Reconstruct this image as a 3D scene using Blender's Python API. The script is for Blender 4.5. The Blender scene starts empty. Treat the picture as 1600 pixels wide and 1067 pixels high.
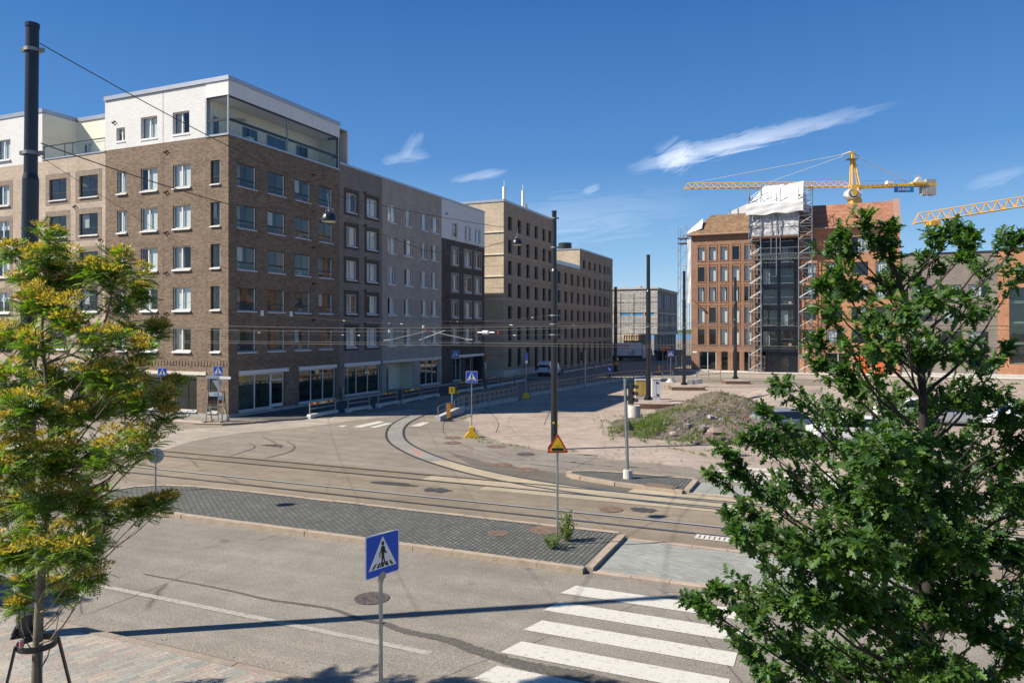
import bpy, math, random
import numpy as np
from mathutils import Vector, Matrix
random.seed(7)
R = math.radians
# ---------------------------------------------------------------- camera, sky, sun, exposure
F, HZ, CX, H = 1150.0, 514.0, 800.0, 6.2
sc = bpy.context.scene
cd = bpy.data.cameras.new('camera'); cam = bpy.data.objects.new('camera', cd)
sc.collection.objects.link(cam); sc.camera = cam
cam.location = (0, 0, H); cam.rotation_euler = (R(90), 0, 0)
cd.sensor_width = 36; cd.lens = F/1600*36; cd.shift_y = -(533.5-HZ)/1600
cd.clip_end = 8000; cd.clip_start = 0.1
SUN = Vector((-13.28, -2.35, 12.2)).normalized()
w = bpy.data.worlds.new('World'); sc.world = w; w.use_nodes = True
nt = w.node_tree; bg = nt.nodes['Background']
sky = nt.nodes.new('ShaderNodeTexSky'); sky.sky_type = 'NISHITA'; sky.sun_disc = False
sky.sun_elevation = math.asin(SUN.z); sky.sun_rotation = math.atan2(SUN.x, SUN.y)
sky.air_density = 1.0; sky.dust_density = 0.0; sky.ozone_density = 3.5; sky.altitude = 0
SKY_STRENGTH = 0.086
def cloud_nodes():
    """thin cirrus laid on the sky sphere by direction"""
    N, L = nt.nodes.new, nt.links.new
    tc = N('ShaderNodeTexCoord')
    def math_(op, a, b=None, c=None):
        m = N('ShaderNodeMath'); m.operation = op
        for i, x in enumerate((a, b, c)):
            if x is None: continue
            if isinstance(x, (int, float)): m.inputs[i].default_value = x
            else: L(x, m.inputs[i])
        return m.outputs[0]
    sep = N('ShaderNodeSeparateXYZ'); L(tc.outputs['Generated'], sep.inputs[0])
    y = math_('MAXIMUM', sep.outputs['Y'], 0.02)
    az = math_('DIVIDE', sep.outputs['X'], y); el = math_('DIVIDE', sep.outputs['Z'], y)
    total = None
    # azimuth/elevation tangents of the centre, half length, half width, tilt, strength
    for (ca, ce, hl, hw, tilt, st, sd) in (
        (0.345, 0.262, 0.20, 0.0135, 0.24, 1.5, 1.3), (0.222, 0.235, 0.030, 0.020, 0.62, 1.3, 2.7),
        (-0.145, 0.232, 0.036, 0.010, 0.12, .75, 5.1), (-0.135, 0.25, 0.024, 0.010, 0.9, .6, 9.1), (-0.045, 0.208, 0.042, 0.007, 0.2, .9, 7.7),
        (0.108, 0.190, 0.014, 0.005, 0.45, .9, 3.3), (0.12, 0.155, 0.16, 0.036, 0.12, .42, 8.9),
        (0.66, 0.205, 0.05, 0.010, 0.3, .5, 6.6)):
        dx = math_('SUBTRACT', az, ca); dy = math_('SUBTRACT', el, ce)
        c, s = math.cos(tilt), math.sin(tilt)
        p = math_('ADD', math_('MULTIPLY', dx, c), math_('MULTIPLY', dy, s))
        q = math_('SUBTRACT', math_('MULTIPLY', dy, c), math_('MULTIPLY', dx, s))
        co = N('ShaderNodeCombineXYZ')
        L(math_('MULTIPLY', p, 9.0), co.inputs[0]); L(math_('MULTIPLY', q, 60.0), co.inputs[1]); co.inputs[2].default_value = sd
        no = N('ShaderNodeTexNoise'); no.inputs['Scale'].default_value = 1.6; no.inputs['Detail'].default_value = 6
        no.inputs['Roughness'].default_value = .62; no.inputs['Distortion'].default_value = .9
        L(co.outputs[0], no.inputs['Vector'])
        wob = math_('MULTIPLY', math_('SUBTRACT', no.outputs[0], .5), hw*2.4)
        q2 = math_('ADD', q, wob)
        # narrows away from its head
        taper = math_('MULTIPLY_ADD', math_('DIVIDE', p, hl), -0.25 if hl > .1 else 0.0, 1.0)
        r2 = math_('ADD', math_('POWER', math_('ABSOLUTE', math_('DIVIDE', p, hl)), 2.6),
                   math_('POWER', math_('ABSOLUTE', math_('DIVIDE', q2, math_('MULTIPLY', taper, hw))), 1.7))
        m = math_('MAXIMUM', math_('SUBTRACT', 1.0, r2), 0.0)
        m = math_('MULTIPLY', math_('POWER', m, 1.1), math_('MULTIPLY_ADD', no.outputs[0], 1.3, -0.05))
        fade = math_('MULTIPLY_ADD', math_('DIVIDE', p, hl), -0.42 if hl > .15 else 0.0, .62)
        m = math_('MAXIMUM', math_('MULTIPLY', math_('MULTIPLY', m, st), fade), 0.0)
        total = m if total is None else math_('ADD', total, m)
    return math_('MULTIPLY', math_('MINIMUM', total, 1.0), .62)
cf = cloud_nodes()
mx = nt.nodes.new('ShaderNodeMix'); mx.data_type = 'RGBA'
hs = nt.nodes.new('ShaderNodeHueSaturation'); hs.inputs['Saturation'].default_value = 1.25; hs.inputs['Value'].default_value = 1.0
nt.links.new(sky.outputs[0], hs.inputs['Color'])
tcs = nt.nodes.new('ShaderNodeTexCoord'); sps = nt.nodes.new('ShaderNodeSeparateXYZ'); nt.links.new(tcs.outputs['Generated'], sps.inputs[0])
grd = nt.nodes.new('ShaderNodeValToRGB'); nt.links.new(sps.outputs['Z'], grd.inputs[0])          # clear northern sky, pale at the horizon
while len(grd.color_ramp.elements) < 5: grd.color_ramp.elements.new(.5)
for e_, (p_, c_) in zip(grd.color_ramp.elements, ((0, (.33,.47,.60)), (.09, (.18,.335,.54)), (.22, (.062,.178,.415)), (.42, (.022,.095,.30)), (1, (.03,.09,.23)))): e_.position = p_; e_.color = (*c_, 1)
scl = nt.nodes.new('ShaderNodeMix'); scl.data_type = 'RGBA'; scl.blend_type = 'MULTIPLY'; scl.inputs[0].default_value = 1; scl.inputs[7].default_value = (10, 10, 10, 1)
nt.links.new(grd.outputs[0], scl.inputs[6])
sm2 = nt.nodes.new('ShaderNodeMix'); sm2.data_type = 'RGBA'; sm2.inputs[0].default_value = .78; nt.links.new(hs.outputs[0], sm2.inputs[6]); nt.links.new(scl.outputs[2], sm2.inputs[7])
nt.links.new(cf, mx.inputs[0]); nt.links.new(sm2.outputs[2], mx.inputs[6]); mx.inputs[7].default_value = (8.6, 9.0, 9.6, 1)
nt.links.new(mx.outputs[2], bg.inputs[0]); bg.inputs[1].default_value = SKY_STRENGTH
sd_ = bpy.data.lights.new('sun', 'SUN'); sd_.energy = 4.8; sd_.angle = R(.5); sd_.color = (1, .92, .80)
sun = bpy.data.objects.new('sun', sd_); sc.collection.objects.link(sun)
sun.rotation_euler = SUN.to_track_quat('Z', 'Y').to_euler()
sc.view_settings.view_transform = 'Standard'; sc.view_settings.look = 'None'
sc.view_settings.exposure = 0.8; sc.view_settings.gamma = 1.0
sc.cycles.max_bounces = 6; sc.cycles.transparent_max_bounces = 12
sc.cycles.caustics_reflective = False; sc.cycles.caustics_refractive = False
sc.cycles.sample_clamp_indirect = 4
# ---------------------------------------------------------------- site frame
# everything stands in one street grid: a runs along the near street, u runs away up the side street; origin at the corner of the brown building
C0 = (-19.5, 50.6); ANG = math.atan2(-.395, .919)
AX = Vector((math.cos(ANG), math.sin(ANG), 0)); UX = Vector((-AX.y, AX.x, 0))
def S(a, u, z=0.0): return Vector((C0[0], C0[1], z)) + AX*a + UX*u
def inv(p):
    dx, dy = p[0]-C0[0], p[1]-C0[1]
    return (dx*AX.x+dy*AX.y, dx*UX.x+dy*UX.y)
def gr(px, py, z=0.0):
    d = (H-z)*F/(py-HZ); return Vector(((px-CX)*d/F, d, z))
def gs(px, py, z=0.0): return inv(gr(px, py, z))
def at(px, py, d): return Vector(((px-CX)*d/F, d, H+(HZ-py)*d/F))
# ---------------------------------------------------------------- materials
MATS = {}
def nodes(name):
    m = bpy.data.materials.new(name); m.use_nodes = True; MATS[name] = m
    return m, m.node_tree, m.node_tree.nodes['Principled BSDF']
def obj_coord(t):
    return t.nodes.new('ShaderNodeTexCoord').outputs['Object']
def noise(t, vec, scale, detail=4, rough=.55):
    n = t.nodes.new('ShaderNodeTexNoise'); n.inputs['Scale'].default_value = scale
    n.inputs['Detail'].default_value = detail; n.inputs['Roughness'].default_value = rough
    if vec is not None: t.links.new(vec, n.inputs['Vector'])
    return n.outputs[0]
def ramp(t, fac, stops):
    r = t.nodes.new('ShaderNodeValToRGB'); cr = r.color_ramp
    while len(cr.elements) < len(stops): cr.elements.new(.5)
    for e, (p, c) in zip(cr.elements, stops):
        e.position = p; e.color = (c[0], c[1], c[2], 1) if not isinstance(c, (int, float)) else (c, c, c, 1)
    t.links.new(fac, r.inputs[0]); return r.outputs[0]
def mixc(t, fac, a, b, mode='MIX'):
    m = t.nodes.new('ShaderNodeMix'); m.data_type = 'RGBA'; m.blend_type = mode
    for i, x in ((0, fac), (6, a), (7, b)):
        if hasattr(x, 'links'): t.links.new(x, m.inputs[i])
        elif isinstance(x, (int, float)): m.inputs[i].default_value = x if i == 0 else (x, x, x, 1)
        else: m.inputs[i].default_value = (*x[:3], 1)
    return m.outputs[2]
def bump(t, b, h, strength=.3, dist=.02):
    n = t.nodes.new('ShaderNodeBump'); n.inputs['Strength'].default_value = strength; n.inputs['Distance'].default_value = dist
    t.links.new(h, n.inputs['Height']); t.links.new(n.outputs[0], b.inputs['Normal'])
def M(name, col, rough=.6, metal=0.0, var=.12, scale=3.0, bmp=0.0, spec=None):
    if name in MATS: return MATS[name]
    m, t, b = nodes(name)
    co = obj_coord(t)
    n = noise(t, co, scale, 5)
    dark = tuple(c*(1-var) for c in col); light = tuple(min(1, c*(1+var)) for c in col)
    c = ramp(t, n, [(.3, dark), (.7, light)])
    t.links.new(c, b.inputs['Base Color']); b.inputs['Roughness'].default_value = rough; b.inputs['Metallic'].default_value = metal
    if spec is not None: b.inputs['Specular IOR Level'].default_value = spec
    if bmp: bump(t, b, noise(t, co, scale*9, 4), bmp)
    return m
def wall_vec(t):
    co = obj_coord(t); s = t.nodes.new('ShaderNodeSeparateXYZ'); t.links.new(co, s.inputs[0])
    a = t.nodes.new('ShaderNodeMath'); a.operation = 'ADD'; t.links.new(s.outputs[0], a.inputs[0]); t.links.new(s.outputs[1], a.inputs[1])
    c = t.nodes.new('ShaderNodeCombineXYZ'); t.links.new(a.outputs[0], c.inputs[0]); t.links.new(s.outputs[2], c.inputs[1])
    return c.outputs[0], co
def brick(name, c1, c2, mortar, bw=.27, bh=.092, ms=.012, var=.14, contrast=.5, rough=.85):
    m, t, b = nodes(name)
    v, co = wall_vec(t)
    br = t.nodes.new('ShaderNodeTexBrick'); t.links.new(v, br.inputs['Vector'])
    br.inputs['Scale'].default_value = 1; br.inputs['Brick Width'].default_value = bw; br.inputs['Row Height'].default_value = bh
    br.inputs['Mortar Size'].default_value = ms; br.inputs['Mortar Smooth'].default_value = .2; br.inputs['Bias'].default_value = 0.0
    br.inputs['Color1'].default_value = (*c1, 1); br.inputs['Color2'].default_value = (*c2, 1); br.inputs['Mortar'].default_value = (*mortar, 1)
    n = noise(t, co, .55, 5); n2 = noise(t, co, 7.0, 3)
    c = mixc(t, 1.0, br.outputs[0], ramp(t, n, [(.3, 1-var), (.7, 1+var)]), 'MULTIPLY')
    c = mixc(t, .3, c, ramp(t, n2, [(.3, .8), (.7, 1.15)]), 'MULTIPLY')
    t.links.new(c, b.inputs['Base Color']); b.inputs['Roughness'].default_value = rough
    b.inputs['Specular IOR Level'].default_value = .25
    bump(t, b, br.outputs[1], -.5, .01)
    return m
def asphalt(name, col, warm=1.0, patch=.16, seed=0.0):
    m, t, b = nodes(name); co = obj_coord(t)
    mp = t.nodes.new('ShaderNodeMapping'); mp.inputs['Location'].default_value = (seed, seed*2, 0); t.links.new(co, mp.inputs[0]); v = mp.outputs[0]
    big = noise(t, v, .16, 6, .6); mid = noise(t, v, 1.3, 5, .6); fine = noise(t, v, 26, 3, .8); grit = noise(t, v, 70, 2, .8)
    # wear streaks along the driving direction
    st = t.nodes.new('ShaderNodeMapping'); st.inputs['Scale'].default_value = (.07, 1.1, 1); t.links.new(v, st.inputs[0])
    streak = noise(t, st.outputs[0], 1.0, 5, .6)
    c = mixc(t, 1.0, col, ramp(t, big, [(.3, 1-patch), (.7, 1+patch)]), 'MULTIPLY')
    c = mixc(t, .8, c, ramp(t, mid, [(.3, .84), (.7, 1.14)]), 'MULTIPLY')
    c = mixc(t, .8, c, ramp(t, streak, [(.3, .8), (.7, 1.16)]), 'MULTIPLY')
    c = mixc(t, 1.0, c, ramp(t, fine, [(.30, .52), (.5, 1.0), (.72, 1.5)]), 'MULTIPLY')
    c = mixc(t, .8, c, ramp(t, grit, [(.3, .5), (.7, 1.5)]), 'MULTIPLY')
    # oil spots and stains
    sp = noise(t, v, .9, 2, .4)
    c = mixc(t, .75, c, ramp(t, sp, [(.22, .55), (.30, 1.0)]), 'MULTIPLY')
    # fine cracks, broken up by noise
    vo = t.nodes.new('ShaderNodeTexVoronoi'); vo.feature = 'DISTANCE_TO_EDGE'; vo.inputs['Scale'].default_value = .16
    wv = mixc(t, .12, v, t.nodes.new('ShaderNodeTexNoise').outputs[1]); t.links.new(wv, vo.inputs['Vector'])
    cr = ramp(t, vo.outputs['Distance'], [(.0, .45), (.004, 1.0)])
    crm = mixc(t, ramp(t, noise(t, v, .35, 2), [(.5, 0.0), (.56, 1.0)]), 1.0, cr)
    c = mixc(t, 1.0, c, crm, 'MULTIPLY')
    t.links.new(c, b.inputs['Base Color']); b.inputs['Roughness'].default_value = .88; b.inputs['Specular IOR Level'].default_value = .3
    bump(t, b, grit, .25, .006)
    return m
def window_glass(name, tint, base=.06, rough=0.0, wave=.0):
    m, t, b = nodes(name); t.nodes.remove(b)
    out = t.nodes['Material Output']
    tr = t.nodes.new('ShaderNodeBsdfTransparent'); tr.inputs[0].default_value = (*tint, 1)
    gl = t.nodes.new('ShaderNodeBsdfGlossy'); gl.inputs['Roughness'].default_value = rough; gl.inputs['Color'].default_value = (.95, .97, 1, 1)
    lw = t.nodes.new('ShaderNodeLayerWeight'); pw_ = t.nodes.new('ShaderNodeMath'); pw_.operation = 'POWER'; pw_.inputs[1].default_value = 4.5; t.links.new(lw.outputs['Facing'], pw_.inputs[0])
    ad = t.nodes.new('ShaderNodeMath'); ad.operation = 'MULTIPLY_ADD'; ad.use_clamp = True; ad.inputs[1].default_value = .9; ad.inputs[2].default_value = base; t.links.new(pw_.outputs[0], ad.inputs[0])
    if wave:
        bm = t.nodes.new('ShaderNodeBump'); bm.inputs['Strength'].default_value = wave; bm.inputs['Distance'].default_value = .05
        t.links.new(noise(t, obj_coord(t), .7, 2), bm.inputs['Height']); t.links.new(bm.outputs[0], gl.inputs['Normal'])
    mxs = t.nodes.new('ShaderNodeMixShader'); t.links.new(ad.outputs[0], mxs.inputs[0]); t.links.new(tr.outputs[0], mxs.inputs[1]); t.links.new(gl.outputs[0], mxs.inputs[2])
    t.links.new(mxs.outputs[0], out.inputs[0]); return m
brick('brown_brick', (.25, .175, .118), (.12, .083, .057), (.20, .16, .125))
brick('pale_brick', (.50, .40, .31), (.37, .29, .22), (.42, .35, .28), contrast=.2)
brick('pale_surround', (.30, .235, .18), (.20, .155, .12), (.24, .2, .16))
brick('grey_brick', (.27, .225, .195), (.19, .16, .14), (.19, .165, .145))
brick('dark_surround', (.115, .088, .07), (.07, .055, .045), (.09, .075, .065))
brick('sand_brick', (.41, .355, .30), (.33, .29, .245), (.32, .28, .24))
brick('umber_brick', (.125, .098, .08), (.07, .055, .047), (.09, .076, .066))
brick('umber_surround', (.30, .265, .23), (.22, .195, .17), (.26, .23, .2))
brick('white_brick', (.74, .73, .705), (.66, .65, .63), (.58, .575, .56), var=.04)
brick('tan_brick', (.42, .335, .24), (.28, .22, .155), (.28, .225, .17))
brick('tan_light_brick', (.56, .46, .33), (.40, .33, .24), (.48, .40, .3))
brick('russet_brick', (.37, .205, .125), (.25, .13, .08), (.24, .165, .12))
brick('orange_brick', (.52, .24, .125), (.36, .155, .08), (.40, .25, .165))
brick('taupe_brick', (.27, .225, .19), (.19, .16, .135), (.22, .195, .17))
brick('brown_roof_tile', (.25, .16, .09), (.15, .095, .055), (.11, .075, .05), bw=.5, bh=.22, ms=.01)
brick('red_roof_tile', (.36, .175, .105), (.25, .115, .07), (.2, .1, .065), bw=.5, bh=.22, ms=.01)
asphalt('asphalt', (.212, .183, .145))
asphalt('asphalt_grey', (.215, .192, .16), seed=11)
asphalt('asphalt_new', (.085, .082, .08), seed=23, patch=.1)
asphalt('asphalt_tram', (.21, .172, .125), seed=37)
asphalt('asphalt_dark', (.125, .11, .09), seed=51, patch=.12)
asphalt('asphalt_pale', (.315, .275, .225), seed=5)
window_glass('glass', (.93, .95, .94), .035, wave=.05)
window_glass('shop_glass', (.75, .84, .80), .06, wave=.05)
window_glass('rail_glass', (.965, .985, .975), .015)
window_glass('green_glass', (.70, .90, .80), .08)
W_ = M('white_frame', (.70, .70, .66), .45, var=.04)
M('cream_frame', (.62, .58, .47), .5, var=.05)
M('grey_frame', (.30, .32, .33), .4, .2, var=.05)
M('dark_frame', (.035, .038, .045), .4, .2, var=.1)
M('white_sill', (.68, .68, .67), .4, .1, var=.04)
M('coping', (.42, .44, .47), .38, .55, var=.06)
M('white_panel', (.68, .67, .63), .5, var=.03, scale=.4)
M('cream_panel', (.72, .69, .56), .55, var=.04, scale=.5)
M('room_grey', (.20, .19, .18), .9, var=.35, scale=1.2)
M('room_dark', (.07, .07, .07), .9, var=.4, scale=1.2)
M('room_white', (.36, .36, .34), .8, var=.08, scale=1)
M('room_wood', (.42, .22, .11), .7, var=.2, scale=1)
M('blind', (.80, .82, .82), .7, var=.05, scale=.8)
M('curtain', (.52, .52, .50), .9, var=.12, scale=6)
M('concrete', (.40, .385, .35), .85, var=.16, scale=2.5, bmp=.2)
M('concrete_light', (.52, .50, .45), .85, var=.14, scale=2.5, bmp=.2)
M('plinth', (.36, .35, .33), .85, var=.12, scale=2)
M('pole_black', (.016, .018, .022), .32, .1, var=.2, scale=2, spec=.6)
M('galvanised', (.30, .32, .325), .42, .75, var=.14, scale=6)
M('galv_dull', (.24, .25, .25), .6, .3, var=.16, scale=5)
M('black_plastic', (.018, .018, .02), .45, var=.1)
M('rubber', (.02, .02, .02), .8, var=.1)
M('yellow', (.80, .46, .02), .5, var=.06)
M('crane_yellow', (.82, .46, .06), .5, var=.1, scale=.6)
M('red', (.52, .035, .02), .5, var=.08)
M('orange', (.80, .22, .02), .5, var=.06)
M('vivid_orange', (.62, .11, .025), .6, var=.08, scale=.8)
M('sign_blue', (.005, .075, .52), .35, var=.04)
M('sign_white', (.78, .78, .76), .4, var=.03)
M('sign_yellow', (.90, .55, .01), .4, var=.03)
M('sign_back', (.40, .41, .42), .5, .4, var=.08)
M('black', (.008, .008, .009), .5, var=.05)
M('wood', (.40, .33, .24), .8, var=.25, scale=4, bmp=.2)
M('wood_new', (.60, .38, .18), .75, var=.2, scale=4)
M('wood_red', (.15, .08, .052), .8, var=.25, scale=3)
M('wood_grey', (.30, .28, .25), .85, var=.2, scale=3)
M('steel_rail', (.40, .42, .45), .28, .95, var=.1, scale=5)
M('steel_glint', (.72, .74, .78), .5, .5, var=.05, scale=5)  # pale steel: one rail's sky reflection put into the colour
M('rail_groove', (.045, .042, .038), .8, var=.25, scale=3)
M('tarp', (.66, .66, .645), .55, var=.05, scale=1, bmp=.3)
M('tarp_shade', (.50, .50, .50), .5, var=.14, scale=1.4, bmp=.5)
M('bluegrey_frame', (.014, .016, .024), .35, .2, var=.15)
M('tie_grey', (.62, .63, .62), .5, .1, var=.05)
M('wire', (.075, .068, .058), .6, .0, var=.1)
M('insulator', (.50, .48, .42), .4, var=.1)
M('ceramic_red', (.25, .03, .02), .4, var=.1)
M('cast_iron', (.13, .105, .095), .6, .4, var=.3, scale=8, bmp=.4)
M('rusty_iron', (.19, .13, .092), .75, .2, var=.25, scale=8, bmp=.4)
M('bark', (.17, .145, .10), .9, var=.35, scale=9, bmp=.5)
M('bark_dark', (.032, .026, .02), .9, var=.35, scale=9, bmp=.5)
M('guard_steel', (.03, .03, .032), .45, .3, var=.15)
M('car_white', (.72, .73, .74), .25, .1, var=.02, spec=.7)
M('car_silver', (.42, .44, .46), .3, .6, var=.03)
M('car_dark', (.03, .035, .05), .25, .3, var=.03)
M('car_glass', (.012, .014, .017), .06, 0, var=.1, spec=.9)
M('lamp_red', (.42, .01, .01), .25, var=.1)
M('cabinet_ochre', (.42, .29, .075), .6, var=.06)
M('cabinet_grey', (.58, .59, .60), .55, var=.05)
M('cloth_blue', (.05, .30, .62), .6, var=.3, scale=6)
M('banner_blue', (.01, .12, .42), .5, var=.3, scale=.5)
M('soil', (.15, .115, .085), .95, var=.4, scale=2, bmp=.5)
def paving(name, cols, bw, bh, ms, mortar, rot=0.0, off=.5, loc=(0, 0), rough=.8, bd=.02):
    m, t, b = nodes(name); co = obj_coord(t)
    mp = t.nodes.new('ShaderNodeMapping'); mp.inputs['Rotation'].default_value = (0, 0, rot); t.links.new(co, mp.inputs[0])
    dist = mixc(t, .012, mp.outputs[0], t.nodes.new('ShaderNodeTexNoise').outputs[1], 'ADD')
    br = t.nodes.new('ShaderNodeTexBrick'); t.links.new(dist, br.inputs['Vector']); br.offset = off
    br.inputs['Scale'].default_value = 1; br.inputs['Brick Width'].default_value = bw; br.inputs['Row Height'].default_value = bh
    br.inputs['Mortar Size'].default_value = ms; br.inputs['Mortar Smooth'].default_value = .3
    br.inputs['Color1'].default_value = (0, 0, 0, 1); br.inputs['Color2'].default_value = (1, 1, 1, 1); br.inputs['Mortar'].default_value = (.5, .5, .5, 1)
    n = len(cols)
    r = ramp(t, br.outputs[0], [(i/(n-1) if n > 1 else 0, c) for i, c in enumerate(cols)])
    fin = noise(t, co, 30, 3, .7); big = noise(t, co, .7, 5)
    c = mixc(t, 1.0, r, ramp(t, fin, [(.3, .72), (.7, 1.25)]), 'MULTIPLY')
    c = mixc(t, 1.0, c, ramp(t, big, [(.3, .86), (.7, 1.12)]), 'MULTIPLY')
    c = mixc(t, br.outputs[1], c, mortar)
    t.links.new(c, b.inputs['Base Color']); b.inputs['Roughness'].default_value = rough
    bump(t, b, br.outputs[1], -.8, bd); return m
paving('cobbles', [(.085, .09, .08), (.125, .128, .112), (.105, .108, .096), (.16, .155, .132), (.095, .098, .088), (.125, .122, .105)], .21, .135, .024, (.035, .035, .028), rot=R(90))
paving('refuge_pavers', [(.245, .25, .215), (.285, .285, .25), (.22, .225, .195), (.31, .305, .265)], .24, .12, .006, (.17, .18, .17), rot=R(8))
paving('sidewalk_pavers', [(.32, .255, .21), (.25, .245, .215), (.37, .31, .24), (.21, .22, .205), (.34, .25, .21), (.29, .285, .25), (.35, .325, .26), (.23, .235, .205)], .34, .125, .006, (.17, .15, .13), rot=R(-71), off=.37)
paving('pink_pavers', [(.40, .30, .25), (.46, .36, .30), (.37, .31, .27)], .30, .15, .008, (.24, .2, .17), rot=R(10))
def granite(name, col):
    m, t, b = nodes(name); co = obj_coord(t)
    f = noise(t, co, 34, 3, .8); g = noise(t, co, 3.0, 4)
    c = mixc(t, 1, col, ramp(t, f, [(.3, .62), (.7, 1.35)]), 'MULTIPLY'); c = mixc(t, 1, c, ramp(t, g, [(.3, .84), (.7, 1.14)]), 'MULTIPLY')
    t.links.new(c, b.inputs['Base Color']); b.inputs['Roughness'].default_value = .85; bump(t, b, f, .4, .012); return m
granite('granite_rough', (.27, .22, .175)); granite('granite', (.34, .27, .20)); granite('granite_top', (.35, .275, .215))
def gravel(name, c1, c2, c3):
    m, t, b = nodes(name); co = obj_coord(t)
    v = t.nodes.new('ShaderNodeTexVoronoi'); v.inputs['Scale'].default_value = 16; t.links.new(co, v.inputs['Vector'])
    r = ramp(t, v.outputs['Color'], [(.1, c1), (.5, c2), (.9, c3)])
    big = noise(t, co, .14, 6, .65); mid = noise(t, co, 1.1, 5, .65); f = noise(t, co, 40, 2, .8)
    c = mixc(t, 1, r, ramp(t, big, [(.3, .78), (.7, 1.2)]), 'MULTIPLY'); c = mixc(t, 1, c, ramp(t, mid, [(.3, .8), (.7, 1.16)]), 'MULTIPLY')
    c = mixc(t, 1, c, ramp(t, f, [(.3, .6), (.7, 1.38)]), 'MULTIPLY')
    t.links.new(c, b.inputs['Base Color']); b.inputs['Roughness'].default_value = .95; b.inputs['Specular IOR Level'].default_value = .15
    bump(t, b, mixc(t, .5, f, v.outputs['Distance']), .6, .03); return m
gravel('gravel', (.315, .25, .205), (.385, .305, .245), (.26, .225, .195))
gravel('gravel_pale', (.40, .325, .27), (.33, .26, .215), (.35, .31, .275))
gravel('rubble', (.15, .115, .085), (.22, .18, .145), (.32, .28, .25))
def slab_concrete(name, col):
    m, t, b = nodes(name); co = obj_coord(t)
    a = noise(t, co, .5, 6); f = noise(t, co, 25, 3, .7); e = noise(t, co, 3.0, 4)
    c = mixc(t, 1, col, ramp(t, a, [(.3, .85), (.7, 1.14)]), 'MULTIPLY'); c = mixc(t, 1, c, ramp(t, e, [(.3, .9), (.7, 1.1)]), 'MULTIPLY')
    c = mixc(t, .8, c, ramp(t, f, [(.3, .8), (.7, 1.2)]), 'MULTIPLY')
    t.links.new(c, b.inputs['Base Color']); b.inputs['Roughness'].default_value = .85; return m
slab_concrete('track_slab_grey', (.225, .21, .185)); slab_concrete('track_slab_sand', (.35, .29, .195))
def worn_paint(name, col=(.54, .515, .45), wear=.45):
    m, t, b = nodes(name); co = obj_coord(t)
    n = noise(t, co, 9, 6, .75); st = t.nodes.new('ShaderNodeMapping'); st.inputs['Scale'].default_value = (14, .6, 1); t.links.new(co, st.inputs[0])
    n2 = noise(t, st.outputs[0], 1.5, 3)
    c = mixc(t, ramp(t, n, [(wear-.14, 1.0), (wear, 0.0)]), col, (.24, .22, .19))
    c = mixc(t, .6, c, ramp(t, n2, [(.3, .86), (.7, 1.04)]), 'MULTIPLY'); c = mixc(t, .7, c, ramp(t, noise(t, co, 50, 2), [(.3, .85), (.7, 1.08)]), 'MULTIPLY')
    t.links.new(c, b.inputs['Base Color']); b.inputs['Roughness'].default_value = .7; return m
worn_paint('road_paint'); worn_paint('faded_paint', (.37, .345, .29), .52)
def leafmat(name, c1, c2, c3, trans=.35, gloss=.10):
    m, t, b = nodes(name); t.nodes.remove(b); out = t.nodes['Material Output']
    ge = t.nodes.new('ShaderNodeNewGeometry')
    c = ramp(t, ge.outputs['Random Per Island'], [(.0, c1), (.55, c2), (1.0, c3)])
    di = t.nodes.new('ShaderNodeBsdfDiffuse'); tl = t.nodes.new('ShaderNodeBsdfTranslucent'); gl = t.nodes.new('ShaderNodeBsdfGlossy')
    gl.inputs['Roughness'].default_value = .5; gl.inputs['Color'].default_value = (.8, .9, 1, 1)
    t.links.new(c, di.inputs[0]); t.links.new(mixc(t, 1, c, (1.5, 1.75, .5), 'MULTIPLY'), tl.inputs[0])
    a = t.nodes.new('ShaderNodeMixShader'); a.inputs[0].default_value = trans; t.links.new(di.outputs[0], a.inputs[1]); t.links.new(tl.outputs[0], a.inputs[2])
    g = t.nodes.new('ShaderNodeMixShader'); g.inputs[0].default_value = gloss; t.links.new(a.outputs[0], g.inputs[1]); t.links.new(gl.outputs[0], g.inputs[2])
    t.links.new(g.outputs[0], out.inputs[0]); return m
leafmat('oak_leaf', (.022, .056, .012), (.045, .105, .016), (.10, .18, .024), .42, .022)
leafmat('pinnate_leaf', (.05, .115, .016), (.10, .19, .024), (.26, .29, .035), .45, .04)
leafmat('golden_leaf', (.46, .27, .03), (.36, .27, .04), (.48, .36, .06), .40, .05)
leafmat('weed_leaf', (.07, .12, .02), (.13, .19, .035), (.22, .25, .06), .35, .03)
leafmat('dry_leaf', (.17, .14, .055), (.13, .15, .04), (.24, .2, .1), .3, .03)
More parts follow.
